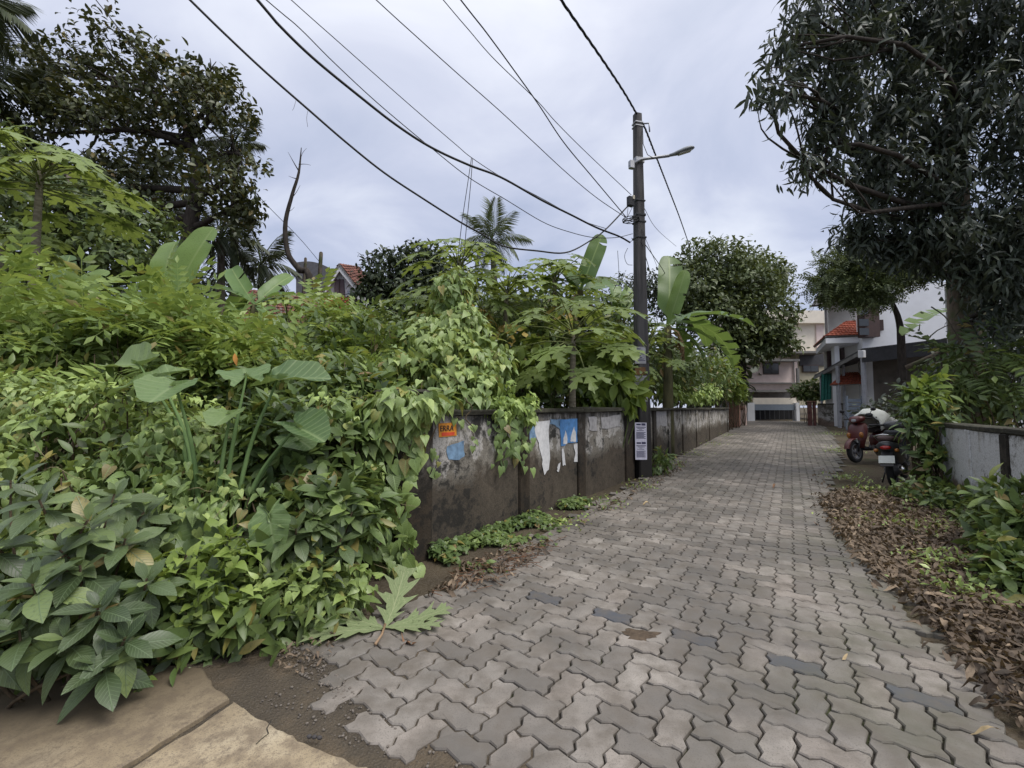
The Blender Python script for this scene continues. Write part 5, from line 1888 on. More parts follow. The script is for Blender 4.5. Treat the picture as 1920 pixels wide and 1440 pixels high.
pb = gnd(1206, 893)
PY = pb.y
pole = thing('utility_pole', 'tapered dark concrete utility pole with a street lamp by the wall', 'utility pole', pb)
ptop = at(1195, 215, PY + .05)
rings = []
yaw = .25
for u in np.linspace(0, 1, 12):
    c_ = pb.lerp(ptop, u) - Vector((0, 0, .2 if u == 0 else 0))
    hw, hd = .135 * (1 - u) + .074 * u, .115 * (1 - u) + .065 * u
    b_ = .022
    q = [(-hw + b_, -hd), (hw - b_, -hd), (hw, -hd + b_), (hw, hd - b_), (hw - b_, hd), (-hw + b_, hd), (-hw, hd - b_), (-hw, -hd + b_)]
    rings.append([c_ + rotz(yaw) @ Vector((x, y, 0)) for x, y in q])
MB().loft(rings, smooth=False).build('shaft', M_POLE, pole)


def pole_pt(py, dx=0.0, dy=0.0):
    u = (py - 893) / (215 - 893)
    return pb.lerp(ptop, u) + rotz(yaw) @ Vector((dx, dy, 0))


def band(py, h, g=.012, m=M_STEEL):
    u = (py - 893) / (215 - 893)
    hw, hd = .135 * (1 - u) + .074 * u + g, .115 * (1 - u) + .065 * u + g
    c_ = pole_pt(py)
    MB().box(c_, (hw * 2, hd * 2, h), rotz(yaw), bevel=.008).build('clamp_band', m, pole)


band(233, .035)
band(240, .03)
band(307, .11)
band(385, .03, m=M_BOX)
band(412, .05, m=M_BOX)
band(425, .04, m=M_BOX)
band(455, .04, m=M_BOX)
# lamp: arm and head
a0, a1, a2 = pole_pt(308, 0, -.10), at(1255, 292, PY - .12), at(1302, 277, PY - .12)
MB().tube([at(1180, 311, PY - .12), a0, a1], .028, 10).build('lamp_arm', M_STEEL, pole)
MB().box(at(1184, 309, PY - .10), (.10, .08, .16), rotz(yaw), bevel=.01).build('lamp_bracket', M_STEEL, pole)
dx = (a2 - a1).normalized()
up_ = Vector((0, 0, 1)) - dx * dx.z
up_.normalize()
sd = dx.cross(up_)
rings = []
Lh = (a2 - a1).length
for u, w, h0, h1 in ((0, .03, .03, .03), (.12, .045, .03, .04), (.35, .075, .045, .05), (.6, .095, .06, .055), (.82, .085, .055, .045), (.95, .05, .035, .03), (1, .015, .012, .012)):
    c_ = a1 + dx * Lh * u
    rings.append([c_ + sd * (w * math.cos(k * math.pi / 6)) + up_ * ((h0 if math.sin(k * math.pi / 6) > 0 else h1 * .6) * math.sin(k * math.pi / 6)) for k in range(12)])
head = MB().loft(rings).build('lamp_head', M_LAMP, pole)
gl = MB()
c_ = a1 + dx * Lh * .6 - up_ * .034
gl.box(c_, (.10, Lh * .5, .012), Matrix((sd, dx, up_)).transposed(), bevel=.004)
gl.build('lamp_lens', plain('lamp_lens', (.55, .56, .55), .2, var=.05), head)
MB().tube([pole_pt(238, .08, -.05), at(1206, 270, PY - .1), at(1214, 290, PY - .12), at(1226, 297, PY - .12)], .007, 6).build('lamp_wire', M_CABLE, pole)
MB().tube([pole_pt(232, .07, 0), at(1217, 231, PY), at(1218, 247, PY)], .016, 6).build('hook', M_STEEL, pole)
MB().box(at(1182, 378, PY - .1), (.13, .09, .19), rotz(.5), bevel=.012).build('junction_box', M_BOX, pole)
MB().box(at(1188, 370, PY - .12), (.05, .03, .08), rotz(.5), bevel=.006).build('box_cap', M_CREAM, pole)
co = MB()
for k in range(4):
    cc = at(1183, 412 + k * 2, PY - .1)
    co.tube([cc + Vector((.14 * math.cos(a) * (1 + .05 * k), .06 * math.sin(a), .05 * math.sin(a + k) + .02 * k)) for a in np.linspace(0, 6.28, 18)], .008, 5, cap=False)
co.build('cable_coil', M_CABLE, pole)
for pts in ([(1178, 385), (1176, 410), (1180, 418)], [(1186, 388), (1176, 408)], [(1203, 430), (1207, 440), (1202, 452), (1206, 462)], [(1180, 455), (1186, 450), (1184, 446)], [(1158, 470), (1160, 520), (1150, 545)], [(1177, 465), (1171, 480), (1176, 495), (1186, 497)]):
    MB().tube([Vector(q) for q in spline([tuple(at(x, y, PY - .06)) for x, y in pts], 9)], .005, 5).build('loose_wire', M_CABLE, pole)

# paper notices pasted on the pole
M_NOTICE = plain('notice_paper', (.58, .57, .66), .8, var=.1, scale=20)
M_NOTICE_O = plain('old_notice_paper', (.33, .33, .34), .85, var=.3, scale=15, bump=.3)
M_NINK = plain('dark_blue_print', (.05, .05, .10), .8, var=.2)


def pole_face(px, py):
    u = (py - 893) / (215 - 893)
    hd = .115 * (1 - u) + .065 * u
    n = rotz(yaw) @ Vector((0, -1, 0))
    c_ = pb.lerp(ptop, u) + n * hd
    d = ray(px, py)
    o = Vector((0, 0, EYE))
    return o + d * ((c_ - o).dot(n) / d.dot(n)) + n * .004


def notice(label, x0, y0, x1, y1, m, bars):
    n = rotz(yaw) @ Vector((0, -1, 0))
    q = [pole_face(x0, y0), pole_face(x1, y0 + .5), pole_face(x1 + 1, y1), pole_face(x0 + 1, y1)]
    o = MB().prism(q, n * .003).build('pole_notice', m)
    tag(o, label, 'notice')
    for (u0, v0, u1, v1) in bars:
        bl = lambda u, v: (q[0].lerp(q[1], u)).lerp(q[3].lerp(q[2], u), v) + n * .0035
        k = MB().prism([bl(u0, v0), bl(u1, v0), bl(u1, v1), bl(u0, v1)], n * .0008)
        k.build('print_line', M_NINK, o)


bars = []
for o_ in (0, .5):
    bars += [(.12, .03 + o_, .5, .075 + o_), (.55, .02 + o_, .9, .08 + o_), (.1, .115 + o_, .92, .135 + o_), (.2, .15 + o_, .8, .165 + o_), (.35, .18 + o_, .6, .192 + o_), (.15, .21 + o_, .75, .225 + o_)]
    bars += [(.1, .26 + o_ + k * .026, .9 - (k % 2) * .12, .276 + o_ + k * .026) for k in range(7)]
notice('long violet white printed notice low on the utility pole', 1190, 792, 1212, 862, M_NOTICE, bars)
notice('faded printed bill pasted highest on the utility pole', 1189, 650, 1210, 682, M_NOTICE_O, [(.15 + .1 * (k % 3), .1 + k * .1, .55 + .13 * (k % 4), .15 + k * .1) for k in range(8)])
notice('weathered grey bill pasted mid height on the utility pole', 1189, 704, 1213, 753, M_NOTICE_O, [(.1, .38 + k * .09, .6 + .1 * (k % 3), .41 + k * .09) for k in range(6)])
notice('small rusty brown bill between the grey bills on the pole', 1190, 688, 1210, 703, plain('rust_bill', (.16, .085, .035), .85, var=.4), [])


def cable(label, pts, r, y0=None, y1=None, n=60, ext=True, twist=0, name='overhead_cable'):
    """pts: (px, py) from the open end to the pole; depth runs from y0 to y1"""
    P_ = []
    L = [0.0]
    for a, b in zip(pts[:-1], pts[1:]):
        L.append(L[-1] + math.hypot(b[0] - a[0], b[1] - a[1]))
    for (x, y), l in zip(pts, L):
        u = l / L[-1]
        inv = (1 - u) / y0 + u / y1
        P_.append(at(x, y, 1 / inv))
    if ext:
        d = P_[0] - P_[1]
        P_.insert(0, P_[0] + d.normalized() * 1.5 + Vector((0, 0, .03)))
        P_.insert(0, P_[0] + d.normalized() * 5.0 + Vector((0, 0, .3)))
    Q = [Vector(q) for q in spline([tuple(q) for q in P_], n)]
    if twist:
        b = MB()
        for ph in (0, 2.09, 4.19):
            q2 = []
            s = 0
            for i in range(n):
                d = (Q[min(i + 1, n - 1)] - Q[max(0, i - 1)]).normalized()
                a = d.cross(Vector((0, 0, 1))).normalized()
                c_ = d.cross(a)
                if i: s += (Q[i] - Q[i - 1]).length
                w = s * 9 + ph
                q2.append(Q[i] + (a * math.cos(w) + c_ * math.sin(w)) * r * .9)
            b.tube(q2, r * .75, 6)
    else:
        b = MB().tube(Q, r, 6)
    return tag(b.build(name, M_CABLE), label, 'cable')


z6 = lambda L: [(340 + x / 2.1333, y / 2.1333) for x, y in L]
cable('heavy black cable nearest the left tree, sagging low to the pole', z6([(35, 0), (210, 170), (350, 300), (510, 440), (660, 570), (810, 690), (960, 790), (1110, 885), (1200, 935), (1290, 985), (1420, 1003), (1540, 1010), (1640, 960), (1700, 915), (1790, 820)]), .0135, 4.6, PY - .1, 90)
cable('thickest sagging black cable, second from the left tree', z6([(305, 0), (400, 110), (530, 235), (700, 375), (860, 500), (1000, 590), (1150, 660), (1280, 710), (1440, 800), (1560, 860), (1660, 910), (1750, 945), (1795, 970)]), .016, 4.4, PY - .1, 90)
cable('thin wire crossing under the thickest sagging cable', z6([(340, 0), (470, 110), (600, 240), (760, 390), (900, 510), (1010, 600), (1150, 710), (1300, 800), (1450, 890), (1560, 930), (1650, 950), (1740, 950), (1805, 935)]), .006, 4.7, PY - .1, 80)
cable('thin wire that carries the dangling wire loop', z6([(440, 0), (620, 160), (800, 320), (960, 460), (1100, 580), (1160, 630), (1280, 708), (1440, 793), (1600, 880), (1700, 915)]), .0055, 5.0, PY - .1, 80)
cable('thin straight wire left of the crossing pair', z6([(780, 0), (950, 155), (1100, 290), (1270, 440), (1400, 560), (1540, 690), (1660, 790), (1775, 868)]), .0065, 5.2, PY - .1, 60)
cable('thin wire of the crossing pair ending at the junction box', z6([(1048, 0), (1150, 120), (1250, 235), (1420, 400), (1500, 490), (1620, 610), (1800, 780)]), .006, 5.2, PY - .05, 60)
cable('medium black wire of the crossing pair ending at the cable coil', z6([(1118, 0), (1220, 130), (1330, 280), (1430, 420), (1530, 570), (1650, 715), (1780, 870)]), .009, 5.0, PY - .1, 60)
cable('twisted bundled cable arriving at the top of the pole', [(1052, 0), (1090, 55), (1135, 120), (1170, 173), (1194, 214)], .012, 5.2, PY, 260, twist=1)
cable('twisted bundled cable leaving the pole top down the lane', [(1196, 218), (1209, 240), (1226, 283), (1252, 350), (1275, 410), (1293, 462)], .013, PY, 21, 260, ext=False, twist=1)
cable('single wire crossing the sky behind the left tree to the roof', [(180, 0), (270, 112), (380, 245), (485, 368), (560, 445), (600, 492)], .010, 9, 17.5, 40)
cable('thin wire from the pole to the rounded tree', [(1204, 383), (1232, 430), (1268, 462)], .006, PY, 18, 30, ext=False)
cable('black wire dropping from the pole behind the banana', [(1205, 452), (1225, 480), (1248, 515), (1268, 560)], .009, PY, 15, 30, ext=False)
cable('thin wire falling steeply from the pole', [(1207, 440), (1220, 470), (1240, 520)], .0045, PY, 12, 30, ext=False)
cable('dark wire hanging close down the far side of the pole', [(1207, 470), (1216, 500), (1232, 560)], .007, PY + .1, 9, 30, ext=False)
dl = MB()
for pts in ([(884, 296), (876, 350), (867, 410), (860, 470), (855, 520)], [(886, 298), (882, 350), (875, 420), (870, 480), (866, 530)]):
    dl.tube([Vector(q) for q in spline([tuple(at(x, y, 6.25)) for x, y in pts], 14)], .0055, 5)
tag(dl.build('dangling_wire', M_CABLE), 'pair of thin wires dangling from a cable into the creeper', 'wire')
# fibres of dead creeper on the near cable
for lb, pts in (('short dead creeper fibre dangling from the heavy cable, upper', [(555, 188), (551, 202), (548, 207)]), ('long dead creeper fibre dangling from the heavy cable, lower', [(577, 208), (575, 222), (577, 238)])):
    o = MB().tube([Vector(q) for q in spline([tuple(at(x, y, 5.1)) for x, y in pts], 7)], .0022, 4).build('creeper_fibre', M_STEM_B)
    tag(o, lb, 'creeper')

# ================================================================== BUILDINGS
M_CREAMW = plain('cream_wall_paint', (.80, .73, .62), .8, var=.08, scale=2)
M_PINK = plain('pink_wall_paint', (.74, .61, .57), .8, var=.10, scale=2.5)
M_WHITEW = plain('white_wall_paint', (.80, .81, .83), .8, var=.06, scale=1.5)
M_GREYC = plain('grey_cement', (.22, .215, .21), .85, var=.25, scale=3)
M_DARKW = plain('brown_window_wood', (.055, .03, .025), .5, var=.2)
M_GLASS = plain('dark_window_glass', (.03, .035, .04), .1, spec=.6, var=.1, bump=0)
M_TILE = plain('red_roof_tile', (.33, .085, .045), .75, var=.3, scale=4)
M_TILE_O = plain('old_red_roof_tile', (.15, .06, .042), .85, var=.55, scale=3)
M_SHEETD = plain('dark_roof_sheet', (.05, .05, .055), .6, var=.2)
M_GATEB = plain('blue_grey_gate_paint', (.22, .26, .31), .5, var=.1)
M_GREENS = plain('green_plastic_sheet', (.04, .21, .17), .6, var=.2)


def quad_box(b, p0, p1, z0, z1, th, mi=0):
    """upright slab from p0 to p1 (plan), thickness th behind the line"""
    p0, p1 = Vector((p0[0], p0[1], 0)), Vector((p1[0], p1[1], 0))
    d = (p1 - p0)
    L = d.length
    d.normalize()
    n = Vector((-d.y, d.x, 0))
    rot = Matrix((d, n, Vector((0, 0, 1)))).transposed()
    c_ = (p0 + p1) / 2 + n * th / 2
    b.box((c_.x, c_.y, (z0 + z1) / 2), (L, th, z1 - z0), rot)


def zpx(py, Y):
    return at(960, py, Y).z


def xpx(px, Y):
    return at(px, 764, Y).x


# cream and pink house closing the lane
HY = 30.0
hb = thing('apartment_house', 'cream and pink flat roofed house closing the end of the lane', 'house', (xpx(1470, HY), HY, gz(HY)))


def hpart(name, px0, px1, py0, py1, m, dy=0.0, th=.2, parent=None):
    b = MB()
    Y = HY + dy
    quad_box(b, (xpx(px0, Y), Y), (xpx(px1, Y), Y), zpx(py1, Y), zpx(py0, Y), th)
    return b.build(name, m, parent or hb)


hpart('upper_wall', 1400, 1565, 606, 676, M_CREAMW, 1.6, 6)
hpart('parapet', 1396, 1568, 582, 605.5, M_CREAMW, 1.15, 6.8)
hpart('upper_pier', 1536, 1550, 607, 658, M_PINK, 1.5, .1)
hpart('roof_slab', 1396, 1503, 673, 677, M_GREYC, -.7, 3)
hpart('middle_wall', 1398, 1498, 677.5, 733, M_PINK, 0, 6)
hpart('balcony_shade', 1490, 1553, 658, 662, M_GREYC, -.4, 2.5)
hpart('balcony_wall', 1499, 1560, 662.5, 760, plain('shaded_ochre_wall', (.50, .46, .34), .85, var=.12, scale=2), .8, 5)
hpart('recess_shade_panel', 1503, 1551, 663, 686, M_SHEETD, .7, .09)  # flat dark slab standing in for shade in the balcony opening
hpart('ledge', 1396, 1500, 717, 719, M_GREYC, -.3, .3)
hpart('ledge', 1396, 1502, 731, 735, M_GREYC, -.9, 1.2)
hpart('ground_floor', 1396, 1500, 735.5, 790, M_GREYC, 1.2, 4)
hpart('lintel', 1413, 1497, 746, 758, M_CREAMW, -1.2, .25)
hpart('porch_shade_panel', 1414, 1494, 758, 789, plain('porch_shade_black', (.012, .012, .013), .8), 1.05, .1)  # near-black slab painted as the shade inside the porch
for px0, px1, py0, py1, dy in ((1433, 1463, 680, 702, -.04), (1508, 1538, 684, 698, .66), (1408, 1420, 645, 660, 1.55), (1440, 1462, 640, 662, 1.55)):
    w = hpart('window', px0, px1, py0, py1, M_DARKW, dy, .08)
    k = 2
    for i in range(k):
        a = px0 + 1.2 + (px1 - px0 - 1.6) * i / k
        hpart('pane', a, a + (px1 - px0) / k - 1.4, py0 + 1.6, py1 - 1.6, M_GLASS, dy - .02, .02, w)
hpart('drain_pipe', 1491, 1492.4, 678, 731, M_GREYC, -.1, .06)
hpart('post', 1497, 1501, 690, 745, M_GREYC, -.9, .15)
gt = thing('gate', 'blue grey metal gate between white pillars at the lane end', 'gate', (xpx(1450, 28.5), 28.5, gz(28.5)))
for a, c_ in ((1402, 1415), (1493, 1499)):
    b = MB()
    quad_box(b, (xpx(a, 28.5), 28.5), (xpx(c_, 28.5), 28.5), gz(28.5) - .1, zpx(755, 28.5), .4)
    b.build('pillar', M_WHITEW, gt)
b = MB()
quad_box(b, (xpx(1416, 28.5), 28.6), (xpx(1492, 28.5), 28.6), zpx(769, 28.5), zpx(758, 28.5), .05)
b.build('panel', M_GATEB, gt)
for k in range(9):
    b = MB()
    x = xpx(1418 + k * 9, 28.5)
    b.box((x, 28.62, (zpx(769, 28.5) + gz(28.5)) / 2 + .03), (.03, .03, zpx(769, 28.5) - gz(28.5) - .05))
    b.build('bar', M_SHEETD, gt)

# red gate pillars
for lb, px in (('red gate post left of the whitewashed base wall', 1519), ('slimmer red gate post touching the whitewashed base wall', 1528)):
    g = gnd(px, 798)
    o = thing('gate_post', lb, 'gate post', g)
    w = .20 if px == 1519 else .13
    MB().box((g.x, g.y, g.z + .62), (w, .25, 1.3), rotz(-.5), bevel=.02).build('shaft', plain('red_post_paint', (.12, .05, .042), .8, var=.35), o)
    MB().box((g.x, g.y, g.z + 1.3), (w + .06, .3, .06), rotz(-.5), bevel=.01).build('cap', M_TERRA, o)


def tiled_roof(name, corners, rows, cols, m, parent, th=.05):
    """corners: eave left, eave right, ridge right, ridge left; stepped courses of separate-looking tiles"""
    e0, e1, r1, r0 = [Vector(c_) for c_ in corners]
    n = (e1 - e0).cross(r0 - e0).normalized()
    if n.z < 0: n = -n
    b = MB()
    for i in range(rows):
        u0, u1 = i / rows, (i + 1.12) / rows
        a0, a1 = e0.lerp(r0, u0), e1.lerp(r1, u0)
        c0, c1 = e0.lerp(r0, min(1, u1)), e1.lerp(r1, min(1, u1))
        for j in range(cols):
            v0, v1 = j / cols, (j + .94) / cols
            j_ = random.uniform(0, .012)
            q = [a0.lerp(a1, v0) + n * (th + j_), a0.lerp(a1, v1) + n * (th + j_), c0.lerp(c1, v1) + n * j_, c0.lerp(c1, v0) + n * j_]
            qm = [(q[0] + q[1]) / 2 + n * .03, (q[2] + q[3]) / 2 + n * .03]
            b.add([q[0], qm[0], q[1], q[2], qm[1], q[3], a0.lerp(a1, v0), a0.lerp(a1, v1)], [(0, 1, 4, 5), (1, 2, 3, 4), (6, 7, 2, 1, 0)])
    o = b.build(name, m, parent)
    k = MB().add([e0, e1, r1, r0, e0 - n * .06, e1 - n * .06, r1 - n * .06, r0 - n * .06], [(0, 1, 2, 3), (7, 6, 5, 4), (0, 4, 5, 1), (1, 5, 6, 2), (2, 6, 7, 3), (3, 7, 4, 0)])
    k.build('deck', M_GREYC, o)
    return o


# white house with red tiled canopies, right
wh = thing('white_house', 'white house with red tiled canopies on the right of the lane', 'house', (xpx(1700, 23), 23, gz(23)))
P3 = lambda px, py, Y: at(px, py, Y)


def wpart(name, px0, Y0, px1, Y1, py0, py1, m, th=.2, Yz=None, parent=None):
    b = MB()
    Yz = Yz or Y0
    quad_box(b, (xpx(px0, Y0), Y0), (xpx(px1, Y1), Y1), zpx(py1, Yz), zpx(py0, Yz), th)
    return b.build(name, m, parent or wh)


wpart('main_wall', 1622, 22.5, 1850, 21, 535, 800, M_WHITEW, .6, 22)
wpart('side_wall', 1548, 24.5, 1622, 23.5, 628, 800, plain('cream_white_paint', (.72, .70, .65), .8, var=.08, scale=2), .5, 24.5)
wpart('upper_block', 1560, 25.5, 1640, 25, 560, 628, plain('pale_grey_paint', (.6, .59, .57), .8, var=.1, scale=2), .5, 25.5)
tiled_roof('red_canopy', [P3(1548, 630, 22.8), P3(1620, 628, 22.8), P3(1622, 601, 24.2), P3(1590, 602, 24.2)], 8, 9, M_TILE, wh)
tiled_roof('red_canopy_side', [P3(1526, 651, 24.6), P3(1547, 631, 22.8), P3(1589, 602, 24.2), P3(1589, 603, 24.6)], 7, 8, M_TILE, wh)
b = MB()
e_ = [P3(1548, 634, 22.85), P3(1620, 632, 22.85), P3(1622, 632, 24.5), P3(1530, 655, 24.6)]
b.prism(e_, (0, 0, -.28))
b.build('canopy_soffit', M_WHITEW, wh)
tiled_roof('dark_roof', [P3(1521, 574, 24.5), P3(1640, 566, 23.6), P3(1640, 500, 26.5), P3(1550, 520, 26.5)], 9, 12, M_SHEETD, wh)
tiled_roof('lower_canopy', [P3(1556, 722, 22.3), P3(1624, 719, 22.0), P3(1624, 697, 23.2), P3(1582, 699, 23.2)], 5, 9, M_TILE, wh)
for px0, px1, py0, py1, Yw in ((1581, 1588, 640, 675, 23.75), (1556, 1563, 650, 690, 24.2)):
    w = wpart('window', px0, Yw - .1, px1, Yw - .1, py0, py1, M_DARKW, .1)
wpart('column', 1569, 23.3, 1578, 23.3, 646, 800, M_WHITEW, .25)
wpart('column', 1555, 24.6, 1557.5, 24.6, 573, 628, M_GREYC, .08)
wb = MB()
wb.box(P3(1628, 602, 22.2), (.75, .5, 1.7))
wb.build('window_box', M_DARKW, wh)
for py in (583, 605, 622):
    wpart('pane', 1618, 21.9, 1636, 21.9, py - 7, py + 6, M_GLASS, .03)
wpart('window', 1648, 22.2, 1664, 22.1, 600, 620, M_DARKW, .1)
b = MB()
b.prism([P3(1560, 640, 24), P3(1600, 600, 24.3), P3(1606, 600, 24.3), P3(1570, 640, 24)], (0, .3, 0))
b.build('stair_beam', M_GREYC, wh)
wpart('gable_wall', 1840, 15, 2000, 14, 500, 800, M_WHITEW, 3, 15)
wpart('sill_band', 1846, 14.8, 1990, 13.9, 613, 617, M_WHITEW, .3, 15)

# carport with dark sheet roof
cp = thing('carport', 'open carport with dark sheet roof and grey posts in front of the white house', 'carport', (xpx(1622, 19.7), 19.7, gz(19.7)))
A1, A2, A3, A4 = P3(1527, 706, 25.4), P3(1617, 657, 19.7), P3(1830, 632, 17.5), P3(1640, 690, 25)
b = MB()
ee = [A1, A2, A3, Vector((A3.x + 3, A3.y + 6, A3.z + .3)), Vector((A1.x + 4.2, A1.y + .8, A1.z + .7))]
b.prism(ee, (0, 0, .09))
b.build('roof_sheet', M_SHEETD, cp)
for p0, p1, h, nm in ((A2, A3, .55, 'fascia'), (A1, A2, .16, 'eave_beam')):
    d = (p1 - p0)
    b = MB()
    q = [p0 + Vector((0, 0, -.01)), p1 + Vector((0, 0, -.01)), p1 - Vector((0, 0, h)), p0 - Vector((0, 0, h))]
    b.prism(q, (0.03, .12, 0))
    b.build(nm, M_SHEETD if nm == 'fascia' else M_GREYC, cp)
MB().box(P3(1616, 664, 19.6), (.22, .22, .34), rotz(.4), bevel=.02).build('gutter_end', M_WHITEW, cp)
for px, Y, w, pt in ((1622, 19.8, .15, 664), (1573, 22.3, .13, 688), (1584, 22.9, .1, 686), (1541, 24.8, .1, 704)):
    x = xpx(px, Y)
    z1 = zpx(pt, Y)
    MB().box((x, Y, (z1 + gz(Y)) / 2), (w, w, z1 - gz(Y) + .1), rotz(.4), bevel=.012).build('post', plain('grey_post_paint', (.34, .35, .38), .6, var=.15), cp)
# things behind the carport
g_ = thing('green_sheet', 'hanging green plastic sheet at the carport end', 'sheet', P3(1548, 752, 24.2))
b = MB()
cols = 10
for i in range(cols):
    a, c_ = i / cols, (i + 1) / cols
    f = lambda u: .06 * math.sin(u * 22)
    q = []
    for u in (a, c_):
        for py, w in ((700, 0), (752, -3 * (1 - u))):
            p_ = P3(1540 + 19 * u + w * .5, py - (4 * u if py > 740 else 0), 24.2)
            q.append(p_ + Vector((0, f(u), 0)))
    b.add([q[0], q[2], q[3], q[1]], [(0, 1, 2, 3)], 0, True)
b.build('cloth', M_GREENS, g_)
MB().tube([P3(1538, 700, 24.25), P3(1561, 697, 24.25)], .02, 6).build('rail', M_STEEL, g_)
bw = thing('base_wall', 'low whitewashed base wall with mould beside the red gate posts', 'wall', gnd(1555, 796))
b = MB()
g0, g1 = gnd(1534, 797), gnd(1592, 799)
quad_box(b, g0, g1, g0.z - .1, zpx(759, g0.y), .2)
b.build('wall_panel', wall_mat('whitewash_far', (.42, .40, .37), (.55, .54, .52), (.07, .065, .05), (.2, .13, .09), wz=(.1, 2), wfac=.4), bw)
b = MB()
quad_box(b, (g0.x - .02, g0.y - .04), (g1.x, g1.y - .04), zpx(759, g0.y) + .003, zpx(756.5, g0.y), .3)
b.build('coping', M_COPE, bw)
sg_ = thing('side_gate', 'blue grey slatted metal gate beside the carport post', 'gate', gnd(1605, 806))
Y = 19.9
for k in range(8):
    b = MB()
    quad_box(b, (xpx(1591, Y), Y + .2), (xpx(1619, Y), Y), zpx(748 + k * 7.5 + 5.6, Y), zpx(748 + k * 7.5, Y), .03)
    b.build('slat', M_GATEB, sg_)
for px in (1590, 1619):
    MB().box((xpx(px, Y), Y + .05, (zpx(742, Y) + gz(Y)) / 2), (.08, .08, zpx(742, Y) - gz(Y)), bevel=.01).build('stile', M_GATEB, sg_)
# back wall of carport, with the shade under the roof put into its colour
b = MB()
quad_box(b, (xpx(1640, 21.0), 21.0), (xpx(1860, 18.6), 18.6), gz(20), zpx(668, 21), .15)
tag(b.build('yard_wall', plain('shade_toned_yard_plaster', (.11, .095, .08), .9, var=.4, scale=1.5)), 'dark shade-toned yard wall inside the carport', 'wall')

# red tiled house with dormer, left background
dh = thing('tiled_house', 'red tiled house with a white gabled dormer behind the bananas', 'house', (xpx(600, 21), 21, 0))
Yd = 20
# main roof planes
tiled_roof('roof', [P3(440, 640, 20.5), P3(690, 640, 20.5), P3(690, 560, 24), P3(430, 540, 24)], 16, 30, M_TILE_O, dh)
b = MB()
quad_box(b, (xpx(440, 21), 21), (xpx(690, 21), 21), 0, zpx(640, 21), 6)
b.build('wall', M_CREAMW, dh)
# dormer gable
ap, el, er = (636, 495), (604, 549), (673, 542)
b = MB()
q = [P3(ap[0], ap[1] + 8, Yd), P3(el[0] + 8, el[1] - 2, Yd), P3(el[0] + 10, 556, Yd), P3(660, 556, Yd), P3(er[0] - 9, er[1] - 2, Yd)]
b.prism(q, (0, 2.5, 0))
b.build('dormer_wall', M_WHITEW, dh)
for s0, s1 in ((ap, el), (ap, er)):
    a, c_ = P3(*s0, Yd - .35), P3(*s1, Yd - .35)
    dn = Vector((0, 0, -.26))
    MB().prism([a, c_, c_ + dn, a + dn * 1.25], (0, .06, 0)).build('barge_board', M_WHITEW, dh)
tiled_roof('dormer_roof', [P3(674, 543, Yd - .4), P3(690, 522, Yd + 3), P3(672, 500, Yd + 3), P3(636, 494, Yd - .4)][0:4], 9, 8, M_TILE_O, dh)
tiled_roof('dormer_roof', [P3(603, 550, Yd - .4), P3(612, 540, Yd + 3), P3(655, 498, Yd + 3), P3(636, 494, Yd - .4)][0:4], 9, 8, M_TILE_O, dh)
w = MB().prism([P3(629, 524, Yd - .05), P3(645, 524, Yd - .05), P3(647, 555, Yd - .05), P3(627, 555, Yd - .05)], (0, -.05, 0)).build('shutter', plain('faded_violet_shutter', (.13, .10, .11), .7, var=.2), dh)
MB().prism([P3(636.3, 523, Yd - .11), P3(637.5, 523, Yd - .11), P3(637.5, 555, Yd - .11), P3(636.3, 555, Yd - .11)], (0, -.03, 0)).build('mullion', M_DARKW, w)
MB().prism([P3(652, 545, Yd - .05), P3(660, 545, Yd - .05), P3(660, 554, Yd - .05), P3(652, 554, Yd - .05)], (0, -.04, 0)).build('small_window', plain('pale_blue_pane', (.4, .48, .58), .3, var=.05), dh)
tiled_roof('lower_roof', [P3(600, 585, 19.0), P3(676, 580, 19.0), P3(668, 556, 20), P3(612, 560, 20)], 6, 12, M_TILE, dh)
# grey water tank shed and a post on the roof line
tank = thing('rooftop_shed', 'dark grey rounded sheet roof behind the dormer house', 'shed', P3(580, 560, 27))
rings = []
for u in np.linspace(0, 1, 2):
    rings.append([P3(555 + 66 * v, 492 + 0 * v - 7 * math.sin(math.pi * v) + 12 * v, 27 + 3 * u) for v in np.linspace(0, 1, 9)] + [P3(621, 560, 27 + 3 * u), P3(555, 560, 27 + 3 * u)])
MB().loft(rings, smooth=False).build('shell', plain('grey_sheet', (.10, .10, .11), .7, var=.2), tank)
for lb, px, y0, y1, Yp, w in (('mossy wooden post beside the dormer', 602, 475, 560, 18.5, .10), ('shorter brown post left of the dormer', 573, 485, 560, 18.6, .075)):
    o = thing('post', lb, 'post', P3(px, y1, Yp))
    rr = [at(px - (y - y0) * .06, y, Yp) for y in np.linspace(y0, y1, 7)]
    MB().tube(rr, [w * (.8 + .1 * i / 6) for i in range(7)], 7).build('shaft', M_BARK, o)
    MB().ball(rr[0], w * .78, 7, 5).build('worn_top', M_BARK, o)

# ================================================================== SCOOTERS
M_TYRE = plain('tyre_rubber', (.014, .014, .015), .85, var=.2, scale=40)
M_RIM = plain('grey_rim', (.16, .16, .17), .45, metal=.5, var=.15)
M_CHROME = plain('chrome', (.55, .55, .56), .2, metal=1.0, var=.05, bump=0)
M_BLACKP = plain('black_body_plastic', (.018, .018, .020), .4, var=.2)
M_SEAT = plain('seat_vinyl', (.035, .028, .028), .55, var=.25)
M_LENS = plain('headlamp_glass', (.35, .36, .38), .08, spec=.8, var=.05, bump=0)
M_TAIL = plain('red_tail_lens', (.35, .015, .012), .15, spec=.7, var=.1, bump=0)
M_AMBER = plain('amber_lens', (.35, .13, .02), .2, spec=.7, var=.1, bump=0)
M_PLATE = plain('white_number_plate', (.6, .62, .58), .5, var=.1)
M_CLOTH = plain('white_cloth', (.66, .68, .64), .9, var=.08, scale=5, bump=.4)


